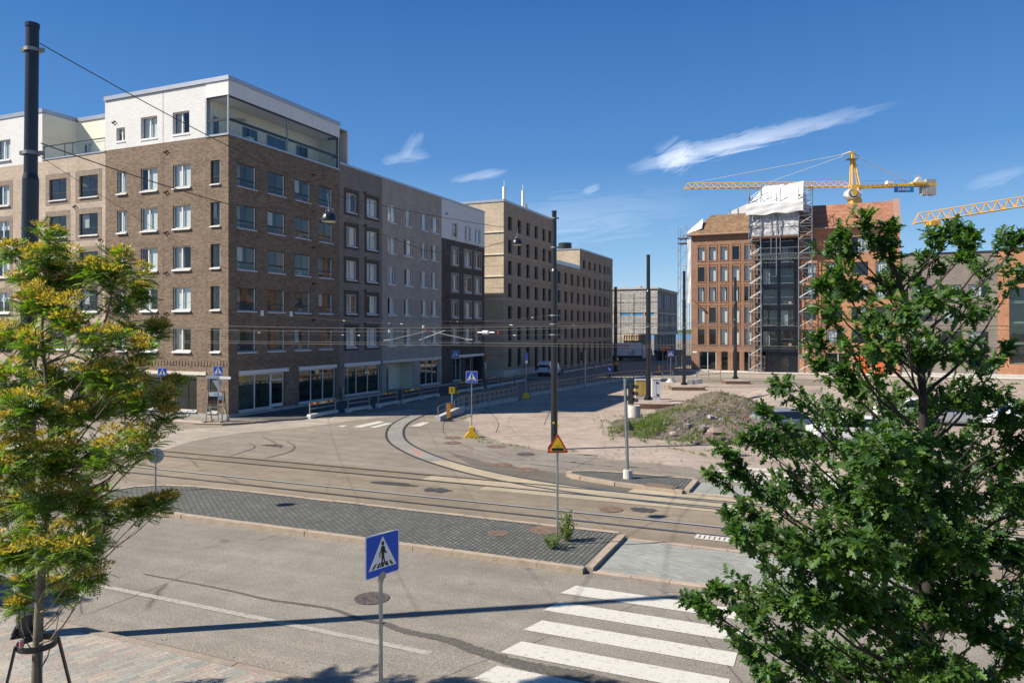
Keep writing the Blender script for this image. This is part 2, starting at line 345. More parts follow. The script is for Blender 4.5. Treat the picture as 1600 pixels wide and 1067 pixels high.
# ---------------------------------------------------------------- mesh builder
class MB:
    def __init__(s): s.v, s.f, s.mi, s.m, s.T = [], [], [], 0, None
    def add(s, pts):
        b = len(s.v)
        for p in pts:
            p = Vector(p); s.v.append(tuple(s.T @ p) if s.T is not None else tuple(p))
        return b
    def poly(s, pts):
        b = s.add(pts); s.f.append(tuple(range(b, b+len(pts)))); s.mi.append(s.m)
    def box(s, x0, x1, y0, y1, z0, z1):
        b = s.add([(x0,y0,z0),(x1,y0,z0),(x1,y1,z0),(x0,y1,z0),(x0,y0,z1),(x1,y0,z1),(x1,y1,z1),(x0,y1,z1)])
        for q in ((3,2,1,0),(4,5,6,7),(0,1,5,4),(1,2,6,5),(2,3,7,6),(3,0,4,7)):
            s.f.append(tuple(b+i for i in q)); s.mi.append(s.m)
    def cyl(s, p0, p1, r0, r1=None, n=12, caps=True):
        p0, p1 = Vector(p0), Vector(p1); r1 = r0 if r1 is None else r1
        d = (p1-p0).normalized(); x = d.orthogonal().normalized(); y = d.cross(x)
        b = s.add([p0+(x*math.cos(2*math.pi*i/n)+y*math.sin(2*math.pi*i/n))*r0 for i in range(n)] +
                  [p1+(x*math.cos(2*math.pi*i/n)+y*math.sin(2*math.pi*i/n))*r1 for i in range(n)])
        for i in range(n):
            s.f.append((b+i, b+(i+1) % n, b+n+(i+1) % n, b+n+i)); s.mi.append(s.m)
        if caps:
            s.f.append(tuple(b+i for i in reversed(range(n)))); s.mi.append(s.m)
            s.f.append(tuple(b+n+i for i in range(n))); s.mi.append(s.m)
    def bar(s, p0, p1, w, h=None):
        """square bar between two points"""
        h = w if h is None else h
        p0, p1 = Vector(p0), Vector(p1); d = (p1-p0).normalized()
        up = Vector((0,0,1)) if abs(d.z) < .95 else Vector((1,0,0))
        x = d.cross(up).normalized()*w/2; y = x.normalized().cross(d)*h/2
        b = s.add([p0-x-y, p0+x-y, p0+x+y, p0-x+y, p1-x-y, p1+x-y, p1+x+y, p1-x+y])
        for q in ((3,2,1,0),(4,5,6,7),(0,1,5,4),(1,2,6,5),(2,3,7,6),(3,0,4,7)):
            s.f.append(tuple(b+i for i in q)); s.mi.append(s.m)
    def tube(s, pts, r, n=6, r1=None):
        pts = [Vector(p) for p in pts]; N = len(pts); r1 = r if r1 is None else r1; rings = []
        x = None
        for i, p in enumerate(pts):
            d = (pts[min(i+1, N-1)]-pts[max(i-1, 0)]).normalized()
            x = d.orthogonal().normalized() if x is None else (x-d*x.dot(d)).normalized()
            y = d.cross(x); rr = r+(r1-r)*i/max(1, N-1)
            rings.append(s.add([p+(x*math.cos(2*math.pi*k/n)+y*math.sin(2*math.pi*k/n))*rr for k in range(n)]))
        for a, b in zip(rings, rings[1:]):
            for k in range(n):
                s.f.append((a+k, a+(k+1) % n, b+(k+1) % n, b+k)); s.mi.append(s.m)
    def lathe(s, prof, c=(0,0,0), n=24):
        c = Vector(c); rings = [s.add([c+Vector((r*math.cos(2*math.pi*k/n), r*math.sin(2*math.pi*k/n), z)) for k in range(n)]) for r, z in prof]
        for a, b in zip(rings, rings[1:]):
            for k in range(n):
                s.f.append((a+k, a+(k+1) % n, b+(k+1) % n, b+k)); s.mi.append(s.m)
    def prism(s, pts, z0, z1, axis='z', top=True, bottom=True):
        """extrude a polygon: axis z -> pts are (x,y); axis y -> pts are (x,z) and z0,z1 are y; axis x -> (y,z)"""
        def q(p, h): return (p[0], p[1], h) if axis == 'z' else (p[0], h, p[1]) if axis == 'y' else (h, p[0], p[1])
        n = len(pts); b = s.add([q(p, z0) for p in pts]+[q(p, z1) for p in pts])
        for i in range(n):
            s.f.append((b+i, b+(i+1) % n, b+n+(i+1) % n, b+n+i)); s.mi.append(s.m)
        if bottom: s.f.append(tuple(b+i for i in reversed(range(n)))); s.mi.append(s.m)
        if top: s.f.append(tuple(b+n+i for i in range(n))); s.mi.append(s.m)
    def wall(s, x0, x1, z0, z1, ops, depth=.2, y=0.0):
        """wall in the x-z plane (outside is -y) with openings (x0,x1,z0,z1[,depth]) and their reveals"""
        xs = sorted({x0, x1, *[c for o in ops for c in o[:2]]}); zs = sorted({z0, z1, *[c for o in ops for c in o[2:4]]})
        xs = [x for x in xs if x0-1e-6 <= x <= x1+1e-6]; zs = [z for z in zs if z0-1e-6 <= z <= z1+1e-6]
        for za, zb in zip(zs, zs[1:]):
            run = None
            for xa, xb in zip(xs, xs[1:]):
                cx, cz = (xa+xb)/2, (za+zb)/2
                solid = not any(o[0] < cx < o[1] and o[2] < cz < o[3] for o in ops)
                if solid: run = (run[0], xb) if run else (xa, xb)
                if (not solid) and run: s.poly([(run[0],y,za),(run[1],y,za),(run[1],y,zb),(run[0],y,zb)]); run = None
            if run: s.poly([(run[0],y,za),(run[1],y,za),(run[1],y,zb),(run[0],y,zb)])
        for o in ops:
            d = y+(o[4] if len(o) > 4 else depth); a, b, c, e = o[:4]
            s.poly([(a,y,c),(a,d,c),(a,d,e),(a,y,e)]); s.poly([(b,d,c),(b,y,c),(b,y,e),(b,d,e)])
            s.poly([(a,y,e),(a,d,e),(b,d,e),(b,y,e)]); s.poly([(a,d,c),(a,y,c),(b,y,c),(b,d,c)])
    def mesh(s, name, mats, smooth=False):
        me = bpy.data.meshes.new(name); me.from_pydata(s.v, [], s.f)
        mats = mats if isinstance(mats, (list, tuple)) else [mats]
        for m in mats: me.materials.append(MATS[m] if isinstance(m, str) else m)
        if len(mats) > 1: me.polygons.foreach_set('material_index', s.mi)
        if smooth: me.polygons.foreach_set('use_smooth', [True]*len(me.polygons))
        me.update(); return me
    def build(s, name, mats, parent=None, loc=None, rz=0.0, smooth=False):
        o = bpy.data.objects.new(name, s.mesh(name, mats, smooth)); sc.collection.objects.link(o)
        if parent is not None: o.parent = parent
        if loc is not None: o.location = loc
        if rz: o.rotation_euler = (0, 0, rz)
        return o
def tag(o, label=None, cat=None, group=None, kind=None):
    if label: o['label'] = label
    if cat: o['category'] = cat
    if group: o['group'] = group
    if kind: o['kind'] = kind
    return o
def thing(name, label, cat, loc=(0,0,0), rz=0.0, group=None):
    o = bpy.data.objects.new(name, None); sc.collection.objects.link(o); o.empty_display_size = .2
    o.location = loc; o.rotation_euler = (0, 0, rz); return tag(o, label, cat, group)
def inst(name, me, parent, loc=(0,0,0), rz=0.0):
    o = bpy.data.objects.new(name, me); sc.collection.objects.link(o); o.parent = parent
    o.location = loc; o.rotation_euler = (0, 0, rz); return o
def structure(name, mb, mats, site=True, smooth=False):
    o = mb.build(name, mats, None, Vector((C0[0], C0[1], 0)) if site else None, ANG if site else 0, smooth); o['kind'] = 'structure'; return o
def copy_thing(o, parent=None):
    c = o.copy(); sc.collection.objects.link(c)
    if parent is not None: c.parent = parent
    for ch in list(o.children): copy_thing(ch, c)
    return c
def text(name, body, size, mat, parent, loc, rot=(R(90),0,0), align='CENTER', ext=.002, sx=1.0):
    cu = bpy.data.curves.new(name, 'FONT'); cu.body = body; cu.size = size; cu.extrude = ext; cu.align_x = align; cu.align_y = 'CENTER'
    tmp = bpy.data.objects.new(name, cu); sc.collection.objects.link(tmp); bpy.context.view_layer.update()
    me = bpy.data.meshes.new_from_object(tmp.evaluated_get(bpy.context.evaluated_depsgraph_get())); bpy.data.objects.remove(tmp); me.materials.clear(); me.materials.append(MATS[mat])
    o = bpy.data.objects.new(name, me); sc.collection.objects.link(o); o.parent = parent
    o.location = loc; o.rotation_euler = rot; o.scale = (sx, 1, 1); return o
# ---------------------------------------------------------------- the ground (site frame: x = a, y = u)
g = MB(); g.poly([(-900,-700,0),(900,-700,0),(900,420,0),(-900,420,0)]); structure('ground', g, 'asphalt')
g = MB(); g.poly([(-3000,400,.02),(3000,400,.02),(3000,6000,.02),(-3000,6000,.02)])
m, t, b = nodes('sea_water'); b.inputs['Base Color'].default_value = (.06, .17, .30, 1); b.inputs['Roughness'].default_value = .25
bump(t, b, noise(t, obj_coord(t), .3, 4), .3, .3)
structure('water', g, 'sea_water')
# far wooded shore beyond the water
m, t, b = nodes('far_wood'); t.links.new(ramp(t, noise(t, obj_coord(t), .25, 6, .7), [(.35, (.02, .04, .012)), (.65, (.07, .11, .03))]), b.inputs['Base Color']); b.inputs['Roughness'].default_value = 1
fw = MB(); rnd = random.Random(3); n = 220
prof = [8+6*math.sin(i*.11)+rnd.uniform(0, 5) for i in range(n)]
for i in range(n-1):
    xa, xb = -700+i*12, -700+(i+1)*12; ya = 900
    for dy, k0, k1 in ((0, 0, .45), (14, .45, .8), (34, .8, 1.0)):
        fw.poly([(xa, ya+dy, prof[i]*k0), (xb, ya+dy, prof[i+1]*k0), (xb, ya+dy+16, prof[i+1]*k1), (xa, ya+dy+16, prof[i]*k1)])
    fw.poly([(xa, ya+50, prof[i]), (xb, ya+50, prof[i+1]), (xb, ya+120, 0), (xa, ya+120, 0)])
structure('hill', fw, 'far_wood')
def jitter_poly(pts, step=1.0, amp=.25, seed=1):
    rn = random.Random(seed); out = []
    for (x0, y0), (x1, y1) in zip(pts, pts[1:]+pts[:1]):
        L = math.hypot(x1-x0, y1-y0); k = max(1, int(L/step))
        for i in range(k):
            f = i/k; out.append((x0+(x1-x0)*f+rn.uniform(-amp, amp), y0+(y1-y0)*f+rn.uniform(-amp, amp)))
    return out
def sheet(name, pts, z, mat):
    g = MB(); g.poly([(x, y, z) for x, y in pts]); return structure(name, g, mat)
# near carriageway, tram lane, paler band in front of the corner
sheet('road', [(-120,-28.2),(120,-28.2),(120,-20.9),(-120,-20.9)], .004, 'asphalt_grey')
sheet('road', jitter_poly([(-120,-17.4),(-14,-17.4),(60,-17.4),(90,-17.4),(90,-10.9),(8,-10.9),(-2,-9.5),(-120,-9.0)], 2, .1, 4), .004, 'asphalt_tram')
pale = [gs(*p) for p in ((262,702),(300,690),(380,676),(470,668),(560,656),(640,648),(700,638),(640,640),(560,648),(478,655),(400,661),(345,668),(250,672),(120,676),(120,712))]
sheet('road', jitter_poly(pale, 1.5, .12, 9), .008, 'asphalt_pale')
# smoother patches and a diagonal repair
for k, pp in enumerate(([(740,690),(800,700),(860,706),(935,712),(900,730),(840,727),(790,722),(740,708)], [(770,704),(805,703),(852,708),(835,716),(785,714)], [(560,1067),(610,1020),(700,1012),(900,1067),(900,1110),(540,1110)])):
    sheet('road_patch', jitter_poly([gs(*p) for p in pp], .8, .05, 30+k), .010+k*.0005, ('asphalt_grey', 'asphalt', 'asphalt_new')[k] if k != 2 else 'asphalt_grey')
sheet('road', jitter_poly([(5.2,-1.5),(10.3,1.0),(10.5,60),(5.2,60)], 2, .05, 8), .004, 'asphalt')
# dark footway beside the side street
g = MB(); g.prism([(-.0,-.35),(3.6,.1),(4.9,1.6),(5.1,46),(0,46)], .0, .10); structure('footway', g, 'asphalt_new')
g = MB(); g.prism([(-160,-3.2),(0.2,-3.2),(2.1,-2.7),(3.3,-1.2),(3.6,.1),(0,-.35),(-160,-.35)], .0, .10); structure('footway', g, 'asphalt_grey')
g = MB(); g.prism([(-9,-3.1),(0.1,-3.1),(1.8,-2.5),(1.2,-2.0),(-9,-2.0)], .10, .106); structure('footway_paving', g, 'pink_pavers')
# near pavement where the street trees stand
g = MB(); g.prism([(-60,-70),(90,-70),(90,-28.57),(-60,-28.57)], .0, .11); structure('pavement', g, 'sidewalk_pavers')
def kerb_run(pts, wd, z0, z1, mat='granite', name='kerb', stone=1.0, inner=None):
    """row of kerb stones along a polyline, each stone slightly off its neighbour"""
    k = MB(); rn = random.Random(len(pts)*7+int(abs(pts[0][0])*10))
    carry = []
    for (x0, y0), (x1, y1) in zip(pts, pts[1:]):
        L = math.hypot(x1-x0, y1-y0); n = max(1, round(L/stone)); dx, dy = (x1-x0)/L, (y1-y0)/L; nx, ny = -dy, dx
        for i in range(n):
            a, b = L*i/n+.006, L*(i+1)/n-.006; j = rn.uniform(-.008, .008); h = z1+rn.uniform(-.006, .006); c = .018
            prof = [(0+j, z0), (0+j, h-c), (c+j, h), (wd+j, h), (wd+j, z0)]
            b0 = k.add([(x0+dx*a+nx*p, y0+dy*a+ny*p, z) for p, z in prof]+[(x0+dx*b+nx*p, y0+dy*b+ny*p, z) for p, z in prof])
            for q in range(4): k.f.append((b0+q, b0+q+1, b0+5+q+1, b0+5+q)); k.mi.append(0)
            k.f.append(tuple(b0+q for q in range(5))); k.f.append(tuple(b0+5+q for q in range(5))); k.mi += [0, 0]
    return structure(name, k, mat)
kerb_run([(-60,-28.40),(90,-28.40)][::-1], .18, 0, .12, 'granite_rough')          # near pavement edge (faces the road)
kerb_run([(2.9,.1),(3.3,-1.2),(2.1,-2.7),(0.2,-3.2),(-160,-3.2)], -.16, 0, .12, 'granite')
# cobbled island with the tram warning sign
isl = [(32.2,-20.8),(32.2,-17.5),(18,-17.5),(15.4,-17.62),(14.2,-17.9),(13.45,-18.5),(13.2,-19.2),(13.5,-19.85),(14.3,-20.35),(15.8,-20.65),(18.5,-20.8)]
g = MB(); g.prism(isl, 0, .125); structure('traffic_island', g, 'cobbles')
kerb_run(isl+[isl[0]], -.20, 0, .145, 'granite', stone=1.3)
# sunken paved crossing beside it
g = MB(); g.prism([(32.42,-20.6),(46,-20.6),(46,-17.7),(32.42,-17.7)], 0, .035); structure('refuge', g, 'refuge_pavers')
kerb_run([(46,-20.82),(32.4,-20.82)][::-1], .20, 0, .05, 'granite_top'); kerb_run([(32.4,-17.5),(46,-17.5)], -.18, 0, .05, 'granite_top')
# second island with the signal post
isl2 = [(32.9,-10.75),(32.9,-8.55),(30.2,-8.45),(28.6,-8.6),(27.9,-8.95),(27.9,-9.35),(28.6,-9.75),(30.2,-10.3)]
g = MB(); g.prism(isl2, 0, .13); structure('traffic_island', g, 'cobbles')
kerb_run(isl2+[isl2[0]], -.20, 0, .15, 'granite', stone=1.1)
g = MB(); g.prism([(33.12,-10.55),(46,-10.55),(46,-8.6),(33.12,-8.6)], 0, .035); structure('refuge', g, 'refuge_pavers')
kerb_run([(33.1,-10.75),(46,-10.75)], .18, 0, .05, 'granite_top')
# gravel lot
gp = [gs(*p) for p in ((722,642),(735,668),(760,684),(840,702),(905,713),(1000,722),(1120,737),(1300,762),(1700,830))]+[(130,10),(130,60),(60,60)]+\
     [gs(*p) for p in ((1240,603),(1100,599),(1010,596),(963,598),(905,606),(828,621),(808,627))]
sheet('gravel_lot', jitter_poly(gp, .7, .22, 5), .006, 'gravel')
sheet('gravel_lot_edge', jitter_poly([gs(*p) for p in ((905,690),(1000,700),(1120,716),(1300,735),(1300,757),(1120,733),(1000,719),(900,709))], .6, .2, 6), .010, 'gravel_pale')
# crossing markings
def marking(name, pts, z=.012, mat='road_paint'):
    g = MB(); g.poly([(x, y, z) for x, y in pts]); return structure(name, g, mat)
zb = MB()
for i in range(9):
    u1 = -21.85-1.15*i; u0 = u1-.62
    if u0 > -28.3: zb.poly([(32.3,u1,.014),(32.12,u0,.014),(36.3,u0,.014),(36.3,u1,.014)])
structure('crossing_marking', zb, 'road_paint')
zb = MB()
for i in range(4):
    u0 = -7.9+1.0*i; zb.poly([(33.3,u0,.014),(38.3,u0,.014),(38.3,u0+.5,.014),(33.5,u0+.5,.014)])
structure('crossing_marking', zb, 'road_paint')
zb = MB()
for q in (((551,667),(591,658),(602,659.5),(564,668.3)), ((577,668),(604,661),(614,661.6),(587,668.6)), ((640,666),(661,659.6),(672,660),(657,666.4)), ((527,667),(534,664.6),(544,665),(536,667.3))):
    zb.poly([(*gs(*p), .016) for p in q])
structure('crossing_marking', zb, 'road_paint')
marking('road_line', [(12,-26.2),(30.9,-26.4),(30.9,-26.57),(12,-26.37)], .013, 'faded_paint')
marking('road_line', [(2,-26.12),(12,-26.2),(12,-26.37),(2,-26.29)], .0135, 'faded_paint')
for p, wd in (((1087,838,1145,847), .5), ((1132,793,1180,800), .5)):
    x0, y0 = gs(p[0], p[1]); x1, y1 = gs(p[2], p[3]); lm = MB(); L = x1-x0
    for e in (0, wd-.09): lm.poly([(x0, y0-.25+e, .02), (x1, y0-.25+e, .02), (x1, y0-.16+e, .02), (x0, y0-.16+e, .02)])
    for k in range(8): xx = x0+L*k/7.6; lm.poly([(xx, y0-.16, .0205), (xx+.1, y0-.16, .0205), (xx+.1, y0+wd-.34, .0205), (xx, y0+wd-.34, .0205)])
    structure('ladder_marking', lm, 'road_paint')
mk = MB()
for p in ((1085,583,1240,589),):
    a0, u0 = gs(1150, 593); mk.poly([(a0,u0,.012),(a0+9,u0,.012),(a0+9,u0+.35,.012),(a0,u0+.35,.012)])
structure('road_line', mk, 'road_paint')
mk = MB()
for q in ((925,590.5,960,589.3),(962,589.2,998,588.4),(1000,588.3,1040,587.6)):
    (a0, u0), (a1, u1) = gs(q[0], q[1]), gs(q[2], q[3]); mk.poly([(a0,u0,.012),(a1,u1,.012),(a1,u1+.5,.012),(a0,u0+.5,.012)])
structure('road_line', mk, 'road_paint')
# ---------------------------------------------------------------- tram track
def offset_line(pts, d):
    out = []
    for i, (x, y) in enumerate(pts):
        x0, y0 = pts[max(i-1, 0)]; x1, y1 = pts[min(i+1, len(pts)-1)]; L = math.hypot(x1-x0, y1-y0)
        out.append((x-(y1-y0)/L*d, y+(x1-x0)/L*d))
    return out
def strip(mb, pts, d0, d1, z):
    a, b = offset_line(pts, d0), offset_line(pts, d1)
    for i in range(len(pts)-1): mb.poly([(*a[i], z), (*a[i+1], z), (*b[i+1], z), (*b[i], z)])
def smooth_line(pts, k=6):
    out = []
    P = [pts[0]]+list(pts)+[pts[-1]]
    for i in range(1, len(P)-2):
        p0, p1, p2, p3 = P[i-1], P[i], P[i+1], P[i+2]
        for j in range(k):
            t_ = j/k
            out.append(tuple(.5*((2*p1[c])+(-p0[c]+p2[c])*t_+(2*p0[c]-5*p1[c]+4*p2[c]-p3[c])*t_*t_+(-p0[c]+3*p1[c]-3*p2[c]+p3[c])*t_**3) for c in (0, 1)))
    out.append(tuple(pts[-1])); return out
curve = smooth_line([(8.9,64),(9.1,45),(9.25,30),(9.35,21.9),(9.6,14.5),(10.2,9.5),(11.0,6.2),(12.0,3.0),(13.6,-.3),(16.1,-4.0),(19.3,-7.1),(22.8,-9.5),(26.4,-11.1),(30.2,-11.95),(34,-12.25),(40,-12.3),(46,-12.3)])
track_up = [(-120,-12.0),(120,-12.0)]; track_low = [(-120,-15.6),(120,-15.6)]
sl = MB(); split = [i for i, p in enumerate(curve) if p[0] > 21.0 and p[1] < 0][0]
strip(sl, curve[:split+1], -.44, .44, .016); structure('track_slab', sl, 'track_slab_grey')
sl = MB(); strip(sl, curve[split:], -.44, .44, .016); strip(sl, curve[split+16:], .55, 1.35, .015); strip(sl, [(22.5,-12.0),(90,-12.0)], -.44, .44, .0125)
strip(sl, [(25.5,-12.0),(90,-12.0)], -1.15, -.54, .013)
structure('track_slab', sl, 'track_slab_sand')
def rails(line, z):
    g = MB(); s_ = MB()
    for sgn in (-1, 1):
        strip(g, line, sgn*.5-.075, sgn*.5+.075, z); strip(s_, line, sgn*.5-.022, sgn*.5+.032, z+.004)
    structure('track_groove', g, 'rail_groove'); structure('tram_rail', s_, 'steel_rail')
rails(curve, .020); rails(track_low, .020); s_ = MB(); strip(s_, [(-120,-15.1),(120,-15.1)], -.005, .05, .0265); structure('tram_rail', s_, 'steel_glint'); rails(track_up, .0245)  # pale strip over one rail carries a painted glint
# ---------------------------------------------------------------- manhole covers, stains, tar
def cover(px, py, rad, mat, label, z=.015, rect=False, zs=0.0):
    a, u = gs(px, py, zs); k = MB()
    rings = [(rad, 0), (rad, .006), (rad*.88, .008), (rad*.86, .003), (rad*.7, .003), (rad*.68, .007), (rad*.5, .007), (rad*.48, .003), (rad*.3, .003), (rad*.28, .007), (.001, .007)]
    k.lathe(rings, n=28)
    for i in range(12):
        t_ = i*math.pi/6; k.bar((math.cos(t_)*rad*.3, math.sin(t_)*rad*.3, .008), (math.cos(t_)*rad*.85, math.sin(t_)*rad*.85, .008), .03, .006)
    o = k.build('manhole_cover', mat, None, S(a, u, zs+z), ANG); tag(o, label, 'manhole cover')
cover(581,935,.40,'cast_iron','round grey manhole cover in the asphalt behind the nearest crossing sign')
cover(779,833,.30,'rusty_iron','small rusty round cover set in the cobbles of the long island', .004, zs=.125)
cover(852,828,.46,'rusty_iron','largest rusty cover in the cobbles beside the tram warning sign', .006, zs=.125)
cover(707,684,.50,'rusty_iron','rusty round cover nearest the yellow foot of the crossing sign')
cover(707,692,.46,'rusty_iron','rusty round cover just in front of another by the yellow sign foot', .018)
cover(775,698,.52,'rusty_iron','rusty cover at the asphalt edge between the yellow foot and the tall pole')
cover(821,710,.45,'cast_iron','dull cover inside the darker asphalt patch before the tall pole', .022)
cover(783,726.5,.5,'rusty_iron','wide brown cover in the dark strip beside the curving track')
cover(823,734,.5,'rusty_iron','wide sandy cover in the dark strip left of the signal island')
cover(954,796,.42,'rusty_iron','reddish cover between the two straight tram tracks', .02)
def blob(name, px, py, rx, ry, mat, z, seed, kind='stain'):
    a, u = gs(px, py); rn = random.Random(seed); n = 26
    pts = []
    for i in range(n):
        t_ = 2*math.pi*i/n; r = 1+rn.uniform(-.22, .22); pts.append((a+math.cos(t_)*rx*r, u+math.sin(t_)*ry*r))
    sheet(name, pts, z, mat)
M('oil_stain', (.055, .05, .045), .6, var=.3, scale=4)
blob('oil_stain', 683,766,.55,.35,'oil_stain',.02,1); blob('oil_stain', 614,756,.95,.28,'oil_stain',.02,2); blob('oil_stain', 1006,797,.45,.3,'oil_stain',.021,3)
blob('oil_stain', 428,696,.7,.3,'oil_stain',.012,4)
# bitumen seam trickling across the near lane
def seam(pts, w0, w1, mat='tar_patch', z=.0135):
    """crumbled bitumen: a strip whose ragged edge comes from the material's own mask (attribute edge: 1 in the middle, 0 at the rim)"""
    P = smooth_line([gs(*p) for p in pts], 6); g = MB(); e = []
    n = len(P); a = [offset_line(P, d) for d in (-1, 0, 1)]
    for i in range(n):
        w_ = w0+(w1-w0)*i/n
        for q, sgn in enumerate((-1, 0, 1)): c = P[i]; g.add([(c[0]+(a[q][i][0]-c[0])*w_, c[1]+(a[q][i][1]-c[1])*w_, z)]); e.append(1.0 if sgn == 0 else 0.0)
    for i in range(n-1):
        for q in (0, 1): k = i*3+q; g.f.append((k, k+1, k+4, k+3)); g.mi.append(0)
    o = structure('tar_seam', g, mat); at_ = o.data.attributes.new('edge', 'FLOAT', 'POINT'); at_.data.foreach_set('value', e); return o
m, t, b = nodes('tar_patch'); b.inputs['Roughness'].default_value = .85; out = t.nodes['Material Output']
co = obj_coord(t); t.links.new(ramp(t, noise(t, co, 14, 4, .7), [(.3, (.05,.045,.038)), (.7, (.13,.115,.095))]), b.inputs['Base Color'])
aa = t.nodes.new('ShaderNodeAttribute'); aa.attribute_name = 'edge'; ad = t.nodes.new('ShaderNodeMath'); ad.operation = 'ADD'; t.links.new(aa.outputs['Fac'], ad.inputs[0]); t.links.new(noise(t, co, 5.5, 6, .75), ad.inputs[1])
tr_ = t.nodes.new('ShaderNodeBsdfTransparent'); mi_ = t.nodes.new('ShaderNodeMixShader'); t.links.new(ramp(t, ad.outputs[0], [(.98, 0.0), (1.0, 1.0)]), mi_.inputs[0]); 
sb2 = t.nodes.new('ShaderNodeMath'); sb2.operation = 'MULTIPLY'; sb2.inputs[1].default_value = 1.0; 
t.links.new(tr_.outputs[0], mi_.inputs[1]); t.links.new(b.outputs[0], mi_.inputs[2]); t.links.new(mi_.outputs[0], out.inputs[0])
M('tar', (.085, .075, .062), .85, var=.35, scale=8)
seam([(225,897),(345,920),(415,936),(470,944),(520,952),(560,966),(600,975)], .06, .13)
seam([(596,973),(640,988),(700,1000),(760,1022),(830,1042),(930,1062),(990,1080)], .16, .42)
for k, (pts, w_) in enumerate((([(410,682),(430,692),(438,700)], .10), ([(415,716),(452,706),(460,697),(448,690)], .10), ([(360,712),(392,702),(398,697),(388,692)], .07),
                   ([(700,640),(692,668),(702,684),(740,702),(800,719),(860,729),(925,738)], .05), ([(745,625),(776,655),(775,676)], .05), ([(850,664),(860,640)], .05))):
    P = smooth_line([gs(*p) for p in pts], 5); g = MB(); strip(g, P, -w_/2, w_/2, .0128+.0003*k); structure('tyre_mark', g, 'tar')

sheet('road_patch', jitter_poly([gs(*p) for p in ((700,706),(760,722),(830,733),(888,741),(890,748),(980,762),(1072,775),(1200,793),(1200,800),(1060,783),(960,772),(870,758),(790,742),(735,726))], .6, .03, 61), .0095, 'asphalt_dark')
dn = MB(); dn.box(0, 1.2, -.03, .55, .02, .165); dn.m = 1
for k in range(3): dn.box(.12+k*.35, .38+k*.35, -.045, -.03, .05, .12)
o = dn.build('drain_inlet', ['rusty_iron', 'black'], None, S(31.35, -10.62), ANG-R(8)); tag(o, 'rusty slotted drain inlet in the kerb of the small cobbled island', 'drain')
mk = MB()
for (x0, y0, x1, y1) in ((640,707,664,712),(644,704,668,709.5),(648,702,655,713)):
    (a0, u0), (a1, u1) = gs(x0, y0), gs(x1, y1); strip(mk, [(a0, u0), (a1, u1)], -.03, .03, .0175+.0004*len(mk.f))
structure('survey_mark', mk, M('survey_red', (.50, .13, .10), .8, var=.3, scale=9))
